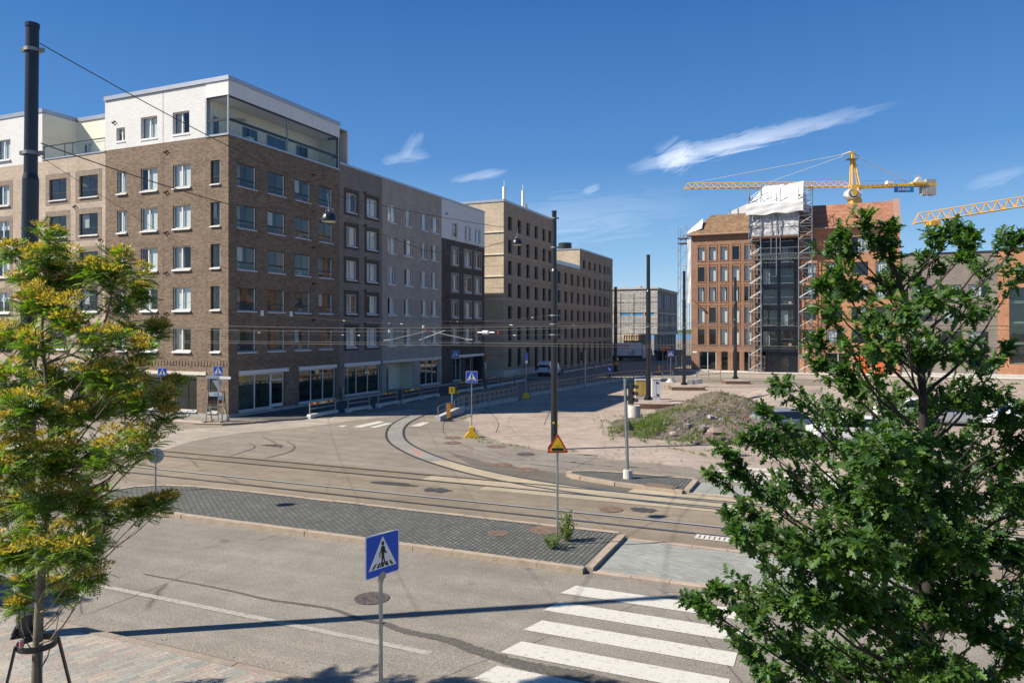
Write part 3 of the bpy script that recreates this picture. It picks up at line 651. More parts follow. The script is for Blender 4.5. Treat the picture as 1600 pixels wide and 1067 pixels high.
# ---------------------------------------------------------------- windows (shared meshes, one object per window and per piece)
WIN = {}
def win_meshes(style, w, h, var):
    key = (style, round(w, 2), round(h, 2), var)
    if key in WIN: return WIN[key]
    fr, pane, extra, sill = MB(), MB(), [], None
    rn = random.Random(hash(key) & 0xffff if False else int(w*100)*31+int(h*100)*7+var)
    if style == 'casement':          # white frame, one narrow and one wide sash
        y0, y1, f = .10, .17, .06; ms = w*(.42 if var % 2 else .48)
        fr.box(0, w, y0, y1, 0, f); fr.box(0, w, y0, y1, h-f, h); fr.box(0, f, y0, y1, f, h-f); fr.box(w-f, w, y0, y1, f, h-f)
        if w > .9: fr.box(ms-.055, ms+.055, y0-.008, y1, f, h-f)
        pane.box(f, w-f, y0+.035, y0+.041, f, h-f)
        sill = MB(); sill.prism([(-.12, -.10), (.12, .03), (.12, -.03), (-.12, -.17)], -.04, w+.04, axis='x'); depth = 2.2
    elif style == 'loggia':          # frameless folding glass, dark handrail and mid rail, one pale jamb
        y0, y1, f = .12, .17, .035
        fr.m = 0; fr.box(0, f, y0, y1, 0, h); fr.box(w-f, w, y0, y1, 0, h); fr.box(0, w, y0, y1, h-f, h); fr.box(0, w, y0, y1, 0, f)
        fr.box(0, w, y0-.02, y1+.05, h*.27, h*.27+.10); fr.box(0, w, y0-.0, y1+.03, h*.10, h*.10+.03); fr.m = 1; fr.box(w-.09, w-.0351, y0-.05, y1+.02, 0.02, h-.04); fr.m = 0; fr.box(w*.5-.012, w*.5+.012, y0+.01, y1, h*.33, h)
        pane.box(f, w-f, y0+.02, y0+.026, f, h-f)
        sill = MB(); sill.prism([(-.11, -.09), (.12, .03), (.12, -.03), (-.11, -.14)], -.04, w+.04, axis='x'); depth = 1.7
    elif style == 'slim':            # tall office-like window in a deep reveal
        y0, y1, f = .24, .30, .05
        fr.box(0, w, y0, y1, 0, f); fr.box(0, w, y0, y1, h-f, h); fr.box(0, f, y0, y1, f, h-f); fr.box(w-f, w, y0, y1, f, h-f)
        pane.box(f, w-f, y0+.03, y0+.036, f, h-f); depth = 1.6
    elif style == 'framed':          # dark frame, sidelight and balustrade rail
        y0, y1, f = .10, .16, .06
        fr.box(0, w, y0, y1, 0, f); fr.box(0, w, y0, y1, h-f, h); fr.box(0, f, y0, y1, f, h-f); fr.box(w-f, w, y0, y1, f, h-f)
        if w > 1.3: fr.box(w*.64, w*.64+.09, y0, y1, f, h-f)
        fr.box(f, w-f, y0-.012, y1, h*.22, h*.22+.05)
        for k in (.2, .42): fr.box(w*k, w*k+.02, y0, y1, h*.25, h-f)
        pane.box(f, w-f, y0+.035, y0+.041, f, h-f); depth = 1.8
    elif style == 'shop':
        y0, y1, f = .10, .18, .07; n = max(1, round(w/1.55))
        fr.box(0, w, y0, y1, 0, f); fr.box(0, w, y0, y1, h-f, h)
        for k in range(n+1): x = (w-f)*k/n; fr.box(x, x+f, y0-.004, y1, f, h-f)
        pane.box(f, w-f, y0+.045, y0+.053, f, h-f)
        sill = MB(); sill.box(-.02, w+.02, -.10, .10, -.09, -.02); depth = 3.6
    room = MB(); e = .001; yb = y1+depth
    room.poly([(e,y1,e),(e,yb,e),(e,yb,h-e),(e,y1,h-e)]); room.poly([(w-e,y1,e),(w-e,yb,e),(w-e,yb,h-e),(w-e,y1,h-e)])
    room.poly([(e,y1,e),(w-e,y1,e),(w-e,yb,e),(e,yb,e)]); room.poly([(e,y1,h-e),(w-e,y1,h-e),(w-e,yb,h-e),(e,yb,h-e)]); room.poly([(e,yb,e),(w-e,yb,e),(w-e,yb,h-e),(e,yb,h-e)])
    shade = None; sm = None
    if style == 'casement':
        k = var % 6; shade = MB(); sm = 'blind'; yy = y1+.06
        if k in (0, 1, 3): shade.box(ms if w > .9 else f, w-f, yy, yy+.01, f, h-f)
        if k in (0, 2): shade.box(f, ms, yy+.02, yy+.03, f, h*rn.choice((1, .96)))
        if k == 2 or k == 5:
            sm = 'curtain'
            for q in range(9): shade.cyl((f+.06+q*.045, yy+.03+.02*(q % 2), f), (f+.06+q*.045, yy+.03+.02*(q % 2), h-f), .03, n=6)
        if k == 4: shade.box(f, w-f, yy, yy+.01, h*.55, h-f)
        if not shade.v: shade = None
    if style == 'loggia':
        # white panelled back wall with its balcony door and a dark window
        shade = MB(); sm = ['room_white', 'grey_frame', 'room_dark', 'curtain']; yb2 = yb-.04
        x = .04
        while x < w-.1: shade.box(x, min(x+.28, w-.03), yb2-.02, yb2, .02, h-.02); x += .30
        shade.m = 1; dx = w*(.2 if var % 2 else .5); shade.box(dx, dx+w*.42, yb2-.06, yb2-.02, 0, h*.62)
        shade.m = 2; shade.box(dx+.06, dx+w*.42-.06, yb2-.07, yb2-.06, .08, h*.62-.08)
        shade.m = 3
        if var % 3 == 1:                       # chairs or planters
            shade.box(w*.15, w*.4, .6, 1.0, 0, .35); shade.box(w*.55, w*.8, .5, .9, 0, .28)
        if var % 4 == 2: shade.box(f, w*.4, y1+.05, y1+.06, h*.3, h-f)
    if style == 'framed' and var % 3 != 2:
        shade = MB(); sm = 'blind'; shade.box(f if var % 2 else w*.4, w*.64 if var % 2 else w-f, y1+.08, y1+.09, h*(.0 if var % 4 else .3)+f, h-f)
    if style == 'slim' and var % 2 == 0:
        shade = MB(); sm = 'blind'; shade.box(f if var > 9 else f, (w-f if var % 4 == 0 else w*.75) if var > 9 else w*.55, y1+.03, y1+.04, f, h-f)
    fm = {'casement': 'white_frame', 'loggia': 'dark_frame', 'slim': 'dark_frame', 'framed': 'dark_frame', 'shop': 'white_frame'}[style]
    rm = {'casement': ('room_grey', 'room_dark', 'room_grey', 'room_wood')[var % 4], 'loggia': 'room_white', 'slim': 'room_dark', 'framed': 'room_grey', 'shop': 'room_grey'}[style]
    WIN[key] = (fr.mesh('window', [fm, 'white_sill'] if style == 'loggia' else fm), pane.mesh('pane', 'shop_glass' if style == 'shop' else 'glass'), room.mesh('interior', rm),
                sill.mesh('sill', 'white_sill') if sill else None, shade.mesh('blind', sm) if shade else None, style)
    return WIN[key]
def ring_mesh(w, h, e, mat, y0=-.012):
    key = ('ring', round(w, 2), round(h, 2), e, mat)
    if key not in WIN:
        m_ = MB(); o_ = [(-e,-e),(w+e,-e),(w+e,h+e),(-e,h+e)]; i_ = [(0,0),(w,0),(w,h),(0,h)]
        b_ = m_.add([(x, y0, z) for x, z in o_]+[(x, y0, z) for x, z in i_]+[(x, 0, z) for x, z in o_]+[(x, 0, z) for x, z in i_])
        for k in range(4):
            n_ = (k+1) % 4; m_.f += [(b_+k, b_+n_, b_+4+n_, b_+4+k), (b_+k, b_+n_, b_+8+n_, b_+8+k), (b_+4+k, b_+4+n_, b_+12+n_, b_+12+k)]; m_.mi += [0,0,0]
        WIN[key] = m_.mesh('surround', mat)
    return WIN[key]
def put_window(parent, face_rz, O, x0, x1, z0, z1, style='casement', var=0, inset=0.0):
    """window in a facade whose local frame sits at O (parent space) turned by face_rz"""
    fr, pane, room, sill, shade, st = win_meshes(style, x1-x0, z1-z0, var)
    c, s_ = math.cos(face_rz), math.sin(face_rz)
    o = inst('window', fr, parent, (O[0]+c*x0-s_*inset, O[1]+s_*x0+c*inset, z0), face_rz)
    inst('pane', pane, o); inst('interior', room, o)
    if sill: inst('sill', sill, o)
    if shade: inst('back_wall' if st == 'loggia' else 'blind', shade, o)
    return o
FRONT, SIDE = 0.0, R(90)
def building(name, label, a, u, cat='apartment building', group=None): return thing(name, label, cat, S(a, u), ANG, group)
ROWS = [(4.66+2.91*k, 6.26+2.91*k) for k in range(5)]     # sill and lintel heights of the five upper storeys
# ---- 1: pale brick building at the far left, with the set-back cream penthouse
b1 = building('apartment_building', 'pale pinkish brick apartment building with cream set-back top storey beside the brown corner building', -12.07, 0)
def px2a(px): # near street facade: pixel column -> metres along it
    k = (px-CX)/F; return (k*C0[1]-C0[0])/(AX.x-k*AX.y)
ops = []; wins = []
def W(ops, wins, x0, x1, z0, z1, st, var, depth=None): ops.append((x0, x1, z0, z1, depth or (.13 if st != 'slim' else .24))); wins.append((x0, x1, z0, z1, st, var))
for i, (z0, z1) in enumerate(ROWS):
    for j, (xa, xb) in enumerate(((-2.85,-.8), (-6.3,-4.3))): W(ops, wins, xa, xb, z0, z1, 'loggia', i*2+j)
    for j, (xa, xb) in enumerate(((-12.75,-11.1), (-15.8,-14.2), (-18.9,-17.3), (-22,-20.4), (-26.5,-25), (-31.5,-30), (-36,-34.4))): W(ops, wins, xa, xb, z0, z1, 'casement', (i*3+j*5+1) % 6)
for xa, xb in ((-3.6,-.9), (-6.9,-4.6), (-13.6,-11.4), (-17.4,-14.6), (-22,-19), (-27,-24)): W(ops, wins, xa, xb, .4, 2.95, 'shop', 0)
mb = MB(); mb.wall(-40, 0, .0, 19.0, [o for o in ops], .13); mb.wall(-40, -7.1, 19.0, 19.4, [])
mb.poly([(-7.1,0,19),(0,0,19),(0,0,19.5),(-7.1,0,19.5)]); mb.build('wall', 'pale_brick', b1)
for w_ in wins:
    o = put_window(b1, 0, (0,0), *w_)
    if w_[2] > 4 and w_[0] > -24: inst('surround', ring_mesh(w_[1]-w_[0], w_[3]-w_[2], .42 if w_[4] == 'loggia' else .38, 'pale_surround'), o)
# white upper wall left of the recess, cream walls inside it
ops, wins = [], []
for xa, xb in ((-12.6,-11), (-16,-14.4), (-20.5,-19)): W(ops, wins, xa, xb, 20, 21.6, 'casement', int(-xa) % 6)
mb = MB(); mb.wall(-40, -7.1, 19.4, 23.3, ops, .13); mb.build('upper_wall', 'white_brick', b1)
for w_ in wins: put_window(b1, 0, (0,0), *w_)
rec = MB(); rec.box(-7.1, -7.08, .02, 2.9, 19.5, 23.25)
ops, wins = [], []; W(ops, wins, -6.4, -5.3, 19.7, 21.4, 'casement', 3); W(ops, wins, -2.2, -1.1, 19.7, 21.4, 'casement', 0)
rec.wall(-7.1, 0, 19.5, 23.25, ops, .13, y=2.9); rec.m = 1
for z in (21.4,): rec.box(-7.08, 0, 2.885, 2.9, z, z+.025); rec.box(-7.079, -7.065, .1, 2.88, z, z+.025)
rec.build('recess_wall', ['cream_panel', 'coping'], b1)
for w_ in wins: put_window(b1, 0, (0,0), *w_, inset=2.9)
fl = MB(); fl.box(-7.1, 0, 0.02, 2.9, 19.3, 19.5); fl.build('terrace_floor', 'concrete', b1)
gl = MB(); gl.box(-7.05, -.02, .05, .06, 19.6, 20.55); gl.build('balustrade_glass', 'rail_glass', b1)
gl = MB(); gl.box(-7.1, 0, .03, .09, 20.55, 20.62)
for x in (-7.0, -4.6, -3.7, -.1): gl.box(x, x+.05, .035, .085, 19.5, 20.55)
gl.build('handrail', 'dark_frame', b1)
cp = MB(); cp.box(-40, -7.06, -.06, .35, 23.3, 23.62); cp.box(-7.34, -7.05, .35, 2.8, 23.3, 23.62); cp.box(-7.33, 0, 2.82, 3.2, 23.25, 23.57); cp.box(-7.1, 0, -.05, .02, 19.5, 19.6)
cp.build('roof_edge', 'coping', b1)
rf = MB(); rf.box(-40, -7.1, .35, 14, 23.1, 23.4); rf.box(-7.1, 0, 3.2, 14, 23.1, 23.3); rf.build('roof', 'coping', b1)
hl = MB(); hl.box(-40, 0, 14, 14.2, 0, 23.1); hl.box(-40.2, -40, 0, 14, 0, 23.1); hl.build('rear_wall', 'pale_brick', b1)
vt = MB(); vt.cyl((-21.3,2.2,23.4),(-21.3,2.2,24.3),.45,n=16); vt.cyl((-21.3,2.2,24.3),(-21.3,2.2,24.42),.6,n=16); vt.build('roof_vent', 'dark_frame', b1)
bd = MB(); bd.box(-40, -.01, -.05, -.0, 2.98, 3.22); bd.build('shop_band', 'white_sill', b1)
def vents(parent, spots, rz=0.0):
    """pairs of small black wall vents"""
    for x, z in spots:
        v = MB()
        v.cyl((0,0,0), (0,-.08,-.02), .05, n=8); v.cyl((.0,-.08,-.02), (.0,-.11,-.03), .08, n=8)
        v.cyl((.20,0,.07), (.20,-.08,.05), .045, n=8); v.cyl((.2,-.08,.05), (.2,-.11,.04), .075, n=8)
        c, s_ = math.cos(rz), math.sin(rz); v.build('wall_vent', 'black_plastic', parent, (c*x, s_*x, z), rz)
vents(b1, [(-13.3+d, z) for d in (0,) for z in (18.6, 15.7, 12.8)]+[(-3.4, 15.6), (-.6, 12.9), (-.6, 10)])
# ---- 2: dark brown corner building with the white top storey and glazed corner terrace
b2 = building('apartment_building', 'dark brown brick corner building with white top storey and glazed corner terrace', 0, 0)
ops, wins = [], []
cols = [(-10.82,-9.81), (-8.37,-6.69), (-5.18,-3.47)]
kinds = {0: [0,0,1,0,0], 1: [1,2,3,0,1], 2: [2,0,2,0,0]}
for i, (z0, z1) in enumerate(ROWS):
    for j, (xa, xb) in enumerate(cols): W(ops, wins, xa, xb, z0, z1, 'casement', kinds[j][i])
    W(ops, wins, -1.62, -.74, z0, z1, 'loggia', 3+i)
for xa, xb in ((-11.6,-8.9), (-8.5,-6.4), (-5.0,-2.9), (-1.9,-1.0)): W(ops, wins, xa, xb, .42, 2.95, 'shop', 0)
mb = MB(); mb.wall(-12.07, 0, .3, 19.6, ops, .13); mb.build('wall', 'brown_brick', b2)
for w_ in wins: put_window(b2, 0, (0,0), *w_)
ops, wins = [], []
for i, (z0, z1) in enumerate(ROWS):
    for j, (xa, xb) in enumerate(((.79,2.66), (3.86,5.72), (6.85,8.7), (9.76,11.55))): W(ops, wins, xa, xb, z0-.05, z1-.08, 'loggia', i*3+j*5)
ops.append((.95, 5.75, .42, 2.95, .13)); ops.append((7.35, 11.95, .42, 2.95, .13))
wins += [(.95, 4.28, .42, 2.95, 'shop', 0), (7.35, 11.95, .42, 2.95, 'shop', 1)]
mb = MB(); mb.wall(0, 12.47, .3, 19.6, ops, .13); mb.build('wall', 'brown_brick', b2, (0,0,0), SIDE)
for w_ in wins: put_window(b2, SIDE, (0,0), *w_)
def shop_door(parent, rz, x, z0, w, h, mat='white_frame', O=(0,0)):
    d = MB(); f = .09; y0, y1 = .10, .17
    d.box(x, x+f, y0, y1, z0, z0+h); d.box(x+w-f, x+w, y0, y1, z0, z0+h); d.box(x, x+w, y0, y1, z0+h-f, z0+h); d.box(x, x+w, y0, y1, z0+h*.78, z0+h*.78+f); d.box(x, x+w, y0, y1, z0, z0+.22)
    o = d.build('door', mat, parent, (O[0], O[1], 0), rz)
    p = MB(); p.box(x+f, x+w-f, y0+.03, y0+.04, z0+.22, z0+h-f); p.build('pane', 'shop_glass', o)
    k = MB(); k.tube([(x+w-.16, y0-.01, z0+.9), (x+w-.16, y0-.06, z0+.95), (x+w-.16, y0-.06, z0+1.35), (x+w-.16, y0-.01, z0+1.4)], .014); k.build('handle', 'galvanised', o)
    r = MB(); yb = y1+3.0; r.poly([(x,yb,z0),(x+w,yb,z0),(x+w,yb,z0+h),(x,yb,z0+h)]); r.build('interior', 'room_grey', o)
    return o
shop_door(b2, SIDE, 4.28, .42, 1.4, 2.5)
bd = MB(); bd.box(.0, .0, 0, 0, 0, 0) if False else None
bd = MB(); bd.box(-12.0, -8.7, -.07, 0, 2.97, 3.2); bd.box(-8.6, -2.0, -.07, 0, 2.97, 3.2); bd.build('shop_band', 'cream_frame', b2)
bd = MB(); bd.box(.95, 6.1, -.07, 0, 2.97, 3.25); bd.box(7.3, 12.1, -.07, 0, 2.97, 3.25); bd.build('shop_band', 'white_sill', b2, (0,0,0), SIDE)
co = MB()
for k in range(41): co.box(-12.07+k*.295, -12.07+k*.295+.15, -.03, 0, 3.62, 3.95)
co.build('brick_course', 'brown_brick', b2)
co = MB()
for k in range(42): co.box(k*.295, k*.295+.15, -.03, 0, 3.62, 3.95)
co.build('brick_course', 'brown_brick', b2, (0,0,0), SIDE)
pl = MB(); pl.box(-12.07, 0.03, -.03, .1, 0, .3); pl.build('plinth', 'plinth', b2); pl = MB(); pl.box(0.0, 12.47, -.033, .1, 0, .303); pl.build('plinth', 'plinth', b2, (0,0,0), SIDE)
ops, wins = [], []
W(ops, wins, -10.9, -10.0, 20.2, 21.15, 'casement', 4, .2); W(ops, wins, -8.37, -6.72, 20.1, 21.65, 'casement', 0, .2); W(ops, wins, -5.2, -3.6, 20.1, 21.65, 'casement', 2, .2)
mb = MB(); mb.wall(-12.07, -2.0, 19.6, 23.3, ops, .2); mb.m = 1; mb.box(-12.1, -12.07, 0, 14, 19.4, 23.3); mb.build('upper_wall', ['white_brick', 'white_panel'], b2)
for w_ in wins: put_window(b2, 0, (0,0), *w_, inset=.08)
# corner terrace
te = MB(); te.m = 0
te.box(-2.0, -.02, .02, 12.4, 19.6, 19.68); te.build('terrace_floor', 'concrete', b2)
te = MB(); te.box(-2.03, 0.03, -.03, 12.5, 22.3, 23.32); te.build('fascia', 'white_panel', b2)
sm_ = MB()
for y in (1.5, 3.9, 6.4, 8.9, 11.0): sm_.box(0.03, .034, y, y+.02, 22.32, 23.3)
sm_.build('fascia_joint', 'coping', b2)
pw = MB(); y = .1; pw.m = 0; pw.box(-2.06, -2.03, 0, 12.4, 19.68, 22.3); pw.m = 1
while y < 12.2: pw.box(-2.03, -2.015, y, y+.56, 19.7, 22.28); y += .575
pw.m = 1; pw.box(-2.03, -.02, 12.34, 12.42, 19.68, 22.3)
pw.build('terrace_wall', ['coping', 'cream_panel'], b2)
for y0, y1 in ((.6,1.15), (3.4,5.0), (6.0,8.2), (9.4,10.9)):
    dd = MB(); dd.box(-2.02, -1.985, y0, y1, 19.75, 21.25); o = dd.build('terrace_door', 'grey_frame', b2)
    dd = MB(); dd.box(-1.984, -1.975, y0+.08, (y0+y1)/2-.03, 19.85, 21.17); dd.box(-1.984, -1.975, (y0+y1)/2+.03, y1-.08, 19.85, 21.17); dd.build('pane', 'car_glass', o)
gl = MB(); gl.box(-2.0, -.06, .04, .05, 19.75, 22.25); gl.box(-.055, -.045, .06, 6.0, 19.75, 22.25); gl.box(-.055, -.045, 6.1, 12.3, 19.75, 22.25); gl.box(-1.95, -.1, 12.3, 12.31, 19.75, 22.25)
gl.build('terrace_glass', 'rail_glass', b2)
rl = MB(); rl.box(-2.0, -.02, .01, .09, 20.58, 20.76); rl.box(-.10, -.02, .05, 12.36, 20.58, 20.76); rl.box(-2.0, -.03, .02, .1, 22.2, 22.3); rl.box(-.1, -.02, .05, 12.36, 22.18, 22.3)
rl.box(-.12, -.02, 12.24, 12.38, 19.68, 22.3); rl.box(-1.0, -.02, 12.25, 12.33, 22.15, 22.3); rl.box(-.6, -.02, 12.27, 12.33, 20.6, 20.68)
rl.build('handrail', 'dark_frame', b2)
ps = MB(); ps.box(-.1, -.0, -.0, .1, 19.68, 22.3); ps.box(-.09, -.01, 6.0, 6.1, 19.68, 22.2); ps.box(-2.08, -1.96, -.02, .3, 19.6, 22.3); ps.build('terrace_post', 'galvanised', b2)
fu = MB(); fu.cyl((-1.2,2.3,19.68),(-1.2,2.3,21.3),.03,n=8); fu.cyl((-1.2,2.3,21.3),(-1.2,2.3,21.36),.5,.1,n=16); fu.box(-1.0,-.6,2.6,3.1,19.68,20.1); fu.build('terrace_heater', 'cream_frame', b2)
cp = MB(); cp.box(-12.13, .1, -.1, .3, 23.32, 23.62); cp.box(-.28, .1, .3, 12.55, 23.32, 23.62); cp.box(-2.05, 0.05, -.06, .0, 19.55, 19.68); cp.box(0.0, 0.06, 0, 12.47, 19.55, 19.68); cp.box(-12.13,-.1,12.3,12.55,23.32,23.6)
cp.build('roof_edge', 'coping', b2)
rf = MB(); rf.box(-12.07, -.28, .3, 12.3, 23.25, 23.45); rf.box(-12.1,-.28,12.3,14,23.2,23.3); rf.build('roof', 'coping', b2)
hl = MB(); hl.box(-12.07, -.3, 14, 14.2, 0, 23.2); hl.box(-12.0, -2.1, 12.4, 12.5, 19.6, 23.3); hl.build('rear_wall', 'white_panel', b2)
vents(b2, [(-5.9, 18.9), (-5.9, 16), (-5.9, 13.1), (-5.9, 10.2), (-5.9, 7.3), (-11.2, 21.6)]); vents(b2, [(8.95, z) for z in (18.5, 15.6, 12.7, 9.8, 6.9)], SIDE)
dp = MB()
for x in (-2.1,): dp.box(x, x+.05, -.012, 0, .3, 19.6)
for x in (-6.15,): dp.box(x, x+.025, -.012, 0, 4, 23.3)
dp.build('expansion_joint', 'pale_surround', b2)
wb = MB()
for x in (3.1, 6.25): wb.box(x, x+.28, -.06, 0, 7.15, 7.55)
wb.build('wall_box', 'sign_white', b2, (0,0,0), SIDE)
# ---- 3-5: the three attached houses along the side street
def street_house(name, label, u0, u1, base_mat, ztop=20.1, white_from=None):
    b = building(name, label, 0, u0); L = u1-u0; return b, L
def hull(b, L, ztop, mat, depth=12):
    h_ = MB(); h_.box(-depth-.2, -depth, 0, L, 0, ztop-.1); h_.box(-depth, -.3, L-.12, L-.02, 0, ztop-.1); h_.build('rear_wall', mat, b)
    rf = MB(); rf.box(-depth, -.3, 0, L, ztop-.25, ztop-.12); rf.build('roof', 'coping', b)
    cp = MB(); cp.box(-.3, .07, 0, L, ztop, ztop+.2); cp.build('roof_edge', 'coping', b)
b3 = building('apartment_building', 'narrow grey-brown brick house with dark window surrounds next to the corner building', 0, 12.49); L3 = 6.47
ops, wins = [], []; q = 12.49
for i, (z0, z1) in enumerate(ROWS):
    for j, (xa, xb) in enumerate(((13.47-q,14.95-q), (16.51-q,18.15-q))): W(ops, wins, xa, xb, z0+.03, z1, 'casement', (0, 0, 2, 0, 0, 3, 1, 0, 5, 0)[(i*2+j*3) % 10])
W(ops, wins, .75, 6.1, .5, 2.98, 'shop', 2)
mb = MB(); mb.wall(0, L3, .3, 20.1, ops, .13); mb.build('wall', 'grey_brick', b3, (0,0,0), SIDE)
for w_ in wins:
    o = put_window(b3, SIDE, (0,0), *w_)
    if w_[2] > 4: inst('surround', ring_mesh(w_[1]-w_[0], w_[3]-w_[2], .36, 'dark_surround'), o)
bd = MB(); bd.box(.7, 6.15, -.07, 0, 2.99, 3.26); bd.build('shop_band', 'white_sill', b3, (0,0,0), SIDE)
pl = MB(); pl.box(0, L3, -.03, .1, 0, .3); pl.build('plinth', 'plinth', b3, (0,0,0), SIDE)
bx = MB(); bx.box(.12, .42, -.2, -.02, .2, 1.3); bx.build('meter_box', 'galvanised', b3, (0,0,0), SIDE)
hull(b3, L3, 20.1, 'grey_brick'); vents(b3, [(3.6, z) for z in (18.3, 15.4, 12.5, 9.6, 6.7)], SIDE)
b4 = building('apartment_building', 'sandy grey brick house with recessed entrance between the narrow house and the dark house', 0, 18.98); q = 18.98; L4 = 11.4
ops, wins = [], []
cols4 = ((19.94-q,21.38-q), (22.88-q,24.4-q), (25.94-q,27.3-q), (28.16-q,29.67-q))
for i, (z0, z1) in enumerate(ROWS):
    for j, (xa, xb) in enumerate(cols4):
        sh = 0.0 if (i % 2 == 0 or j == 0) else (-.05 if j != 2 else .15)
        W(ops, wins, xa+sh, xb+sh-(.25 if (i+j) % 3 == 2 else 0), z0, z1, 'casement', 0 if j == 0 and i not in (1,) else (3 if (i+j) % 2 else 7))
ops.append((.7, 5.6, .3, 3.0, 1.6)); W(ops, wins, 25.9-q, 29.8-q, .5, 3.0, 'shop', 3)
mb = MB(); mb.wall(0, L4, .3, 20.1, ops, .13); mb.build('wall', 'sand_brick', b4, (0,0,0), SIDE)
for w_ in wins: put_window(b4, SIDE, (0,0), *w_)
en = MB(); en.poly([(.7,1.6,.1),(5.6,1.6,.1),(5.6,1.6,3.0),(.7,1.6,3.0)])
for k in range(10): en.box(.702, 5.598, 1.57, 1.6, .3+k*.27, .3+k*.27+.25); en.box(5.57, 5.598, .1, 1.57, .3+k*.27, .3+k*.27+.25)
en.poly([(.7,0,.1),(5.6,0,.1),(5.6,1.6,.1),(.7,1.6,.1)])
en.build('entrance_recess', 'cream_panel', b4, (0,0,0), SIDE)
dw = shop_door(b4, SIDE, 1.9, .1, 1.5, 2.4, 'grey_frame'); dw.location = (-1.4, 0, 0)
lg = MB(); lg.tube([(.95,1.5,2.2),(.95,1.42,2.3),(.95,1.42,2.5),(.95,1.5,2.6)], .03); lg.build('wall_lamp', 'dark_frame', b4, (0,0,0), SIDE)
bd = MB(); bd.box(.1, 11.2, -.07, 0, 3.02, 3.26); bd.build('shop_band', 'cream_frame', b4, (0,0,0), SIDE)
pl = MB(); pl.box(0, .7, -.03, .1, 0, .3); pl.box(5.6, L4, -.03, .1, 0, .3); pl.build('plinth', 'plinth', b4, (0,0,0), SIDE)
hull(b4, L4, 20.1, 'sand_brick')
b5 = building('apartment_building', 'dark umber brick house with white top storey at the end of the near block', 0, 30.38); q = 30.38; L5 = 10.64
ops, wins = [], []
cols5 = ((32.8-q,34.05-q), (35.85-q,37.35-q), (38.45-q,39.9-q))
for i, (z0, z1) in enumerate(ROWS):
    for j, (xa, xb) in enumerate(cols5): W(ops, wins, xa, xb, z0+(.1 if i == 0 else .0), z1, 'casement', (7, 5, 1, 3, 5, 0)[(i+j*2) % 6])
W(ops, wins, 32.9-q, 34.9-q, .5, 3.0, 'shop', 0); W(ops, wins, 35.9-q, 37.6-q, .5, 3.0, 'shop', 1); ops.append((38.0-q, 40.4-q, .1, 3.0, 2.4))
mb = MB(); mb.wall(0, L5, .3, 16.0, ops[:0]+[o for o in ops if o[3] < 16], .13); mb.build('wall', 'umber_brick', b5, (0,0,0), SIDE)
mb = MB(); mb.wall(0, L5, 16.0, 20.1, [o for o in ops if o[2] > 16], .13); mb.m = 1; mb.box(0, L5, -.012, 0, 15.95, 16.0); mb.box(L5, L5+.03, .0, 11.8, 16.0, 20.1); mb.build('upper_wall', ['white_brick', 'white_panel'], b5, (0,0,0), SIDE)
for w_ in wins:
    o = put_window(b5, SIDE, (0,0), *w_)
    if 4 < w_[2] < 16: inst('surround', ring_mesh(w_[1]-w_[0], w_[3]-w_[2], .33, 'umber_surround'), o)
bd = MB(); bd.box(32.6-q, 40.7-q, -.07, 0, 3.03, 3.3); bd.build('shop_band', 'white_sill', b5, (0,0,0), SIDE)
pl = MB(); pl.box(0, 7.6, -.03, .1, 0, .3); pl.build('plinth', 'plinth', b5, (0,0,0), SIDE)
ar = MB(); ar.poly([(7.62,2.4,0),(10.02,2.4,0),(10.02,2.4,3),(7.62,2.4,3)]); ar.build('entrance_recess', 'umber_brick', b5, (0,0,0), SIDE)
hull(b5, L5, 20.1, 'umber_brick'); vents(b5, [(1.2, z) for z in (15.2, 12.6, 9.7, 6.8, 3.9)]+[(.9, 18.6)], SIDE)
ew = MB(); ew.box(-12, -.0, L5, L5+.02, 0, 16.0); ew.build('end_wall', 'umber_brick', b5)
# ---- 6: tan six-storey building beyond the cross street
def bands(b, L, zs, mat, rz=0.0, x0=0.0, z_h=.09):
    m_ = MB()
    for z in zs: m_.box(x0, L, -.05, 0, z, z+z_h)
    m_.build('string_course', mat, b, (0,0,0), rz)
R6 = [(4.7,6.45), (7.45,9.2), (10.3,12.1), (13.2,15.0), (16.0,17.8), (18.95,20.7)]
b6 = building('apartment_building', 'tan brick building of seven storeys with rooftop antennas beyond the cross street', 0, 46.7); L6 = 17.9
cols6 = (1.4, 4.55, 7.65, 10.75, 13.85, 16.3)
ops, wins = [], []
for i, (z0, z1) in enumerate(R6):
    for j, x in enumerate(cols6): W(ops, wins, x, x+1.25, z0, z1, 'slim', (i*2+j) % 4)
for j, x in enumerate(cols6): W(ops, wins, x, x+1.3, (1.3, 1.3, 1.3, .3, .3, .3)[j], 3.7, 'slim', j)
mb = MB(); mb.wall(0, L6, .9, 22.4, [(*o[:2], max(.9, o[2]), *o[3:]) for o in ops], .24); mb.build('wall', 'tan_brick', b6, (0,0,0), SIDE)
for w_ in wins: put_window(b6, SIDE, (0,0), *w_)
pl = MB(); pl.wall(0, L6, 0, .9, [(o[0], o[1], o[2], .9, .24) for o in ops if o[2] < .5], .24, y=-.03); pl.build('plinth', 'concrete_light', b6, (0,0,0), SIDE)
zb6 = [4.3, 7.1, 9.95, 12.85, 15.65, 18.5]
bands(b6, L6, zb6, 'tan_light_brick', SIDE)
ew = MB(); ew.wall(-16, 0, .9, 22.4, [], 0); ew.m = 1; ew.box(-16, .03, -.03, 0, 0, .9); ew.build('end_wall', ['tan_light_brick', 'concrete_light'], b6)
ew = MB()
for z in zb6: ew.box(-16, 0.05, -.13, 0, z, z+.12)
ew.build('string_course', 'cream_panel', b6)
gv = MB()
for z in zb6: gv.box(-16, 0.0, -.006, .0, z-1.45, z-1.39)
gv.build('dark_stripe', 'tan_brick', b6)  # thin stripes of darker brick across the end wall
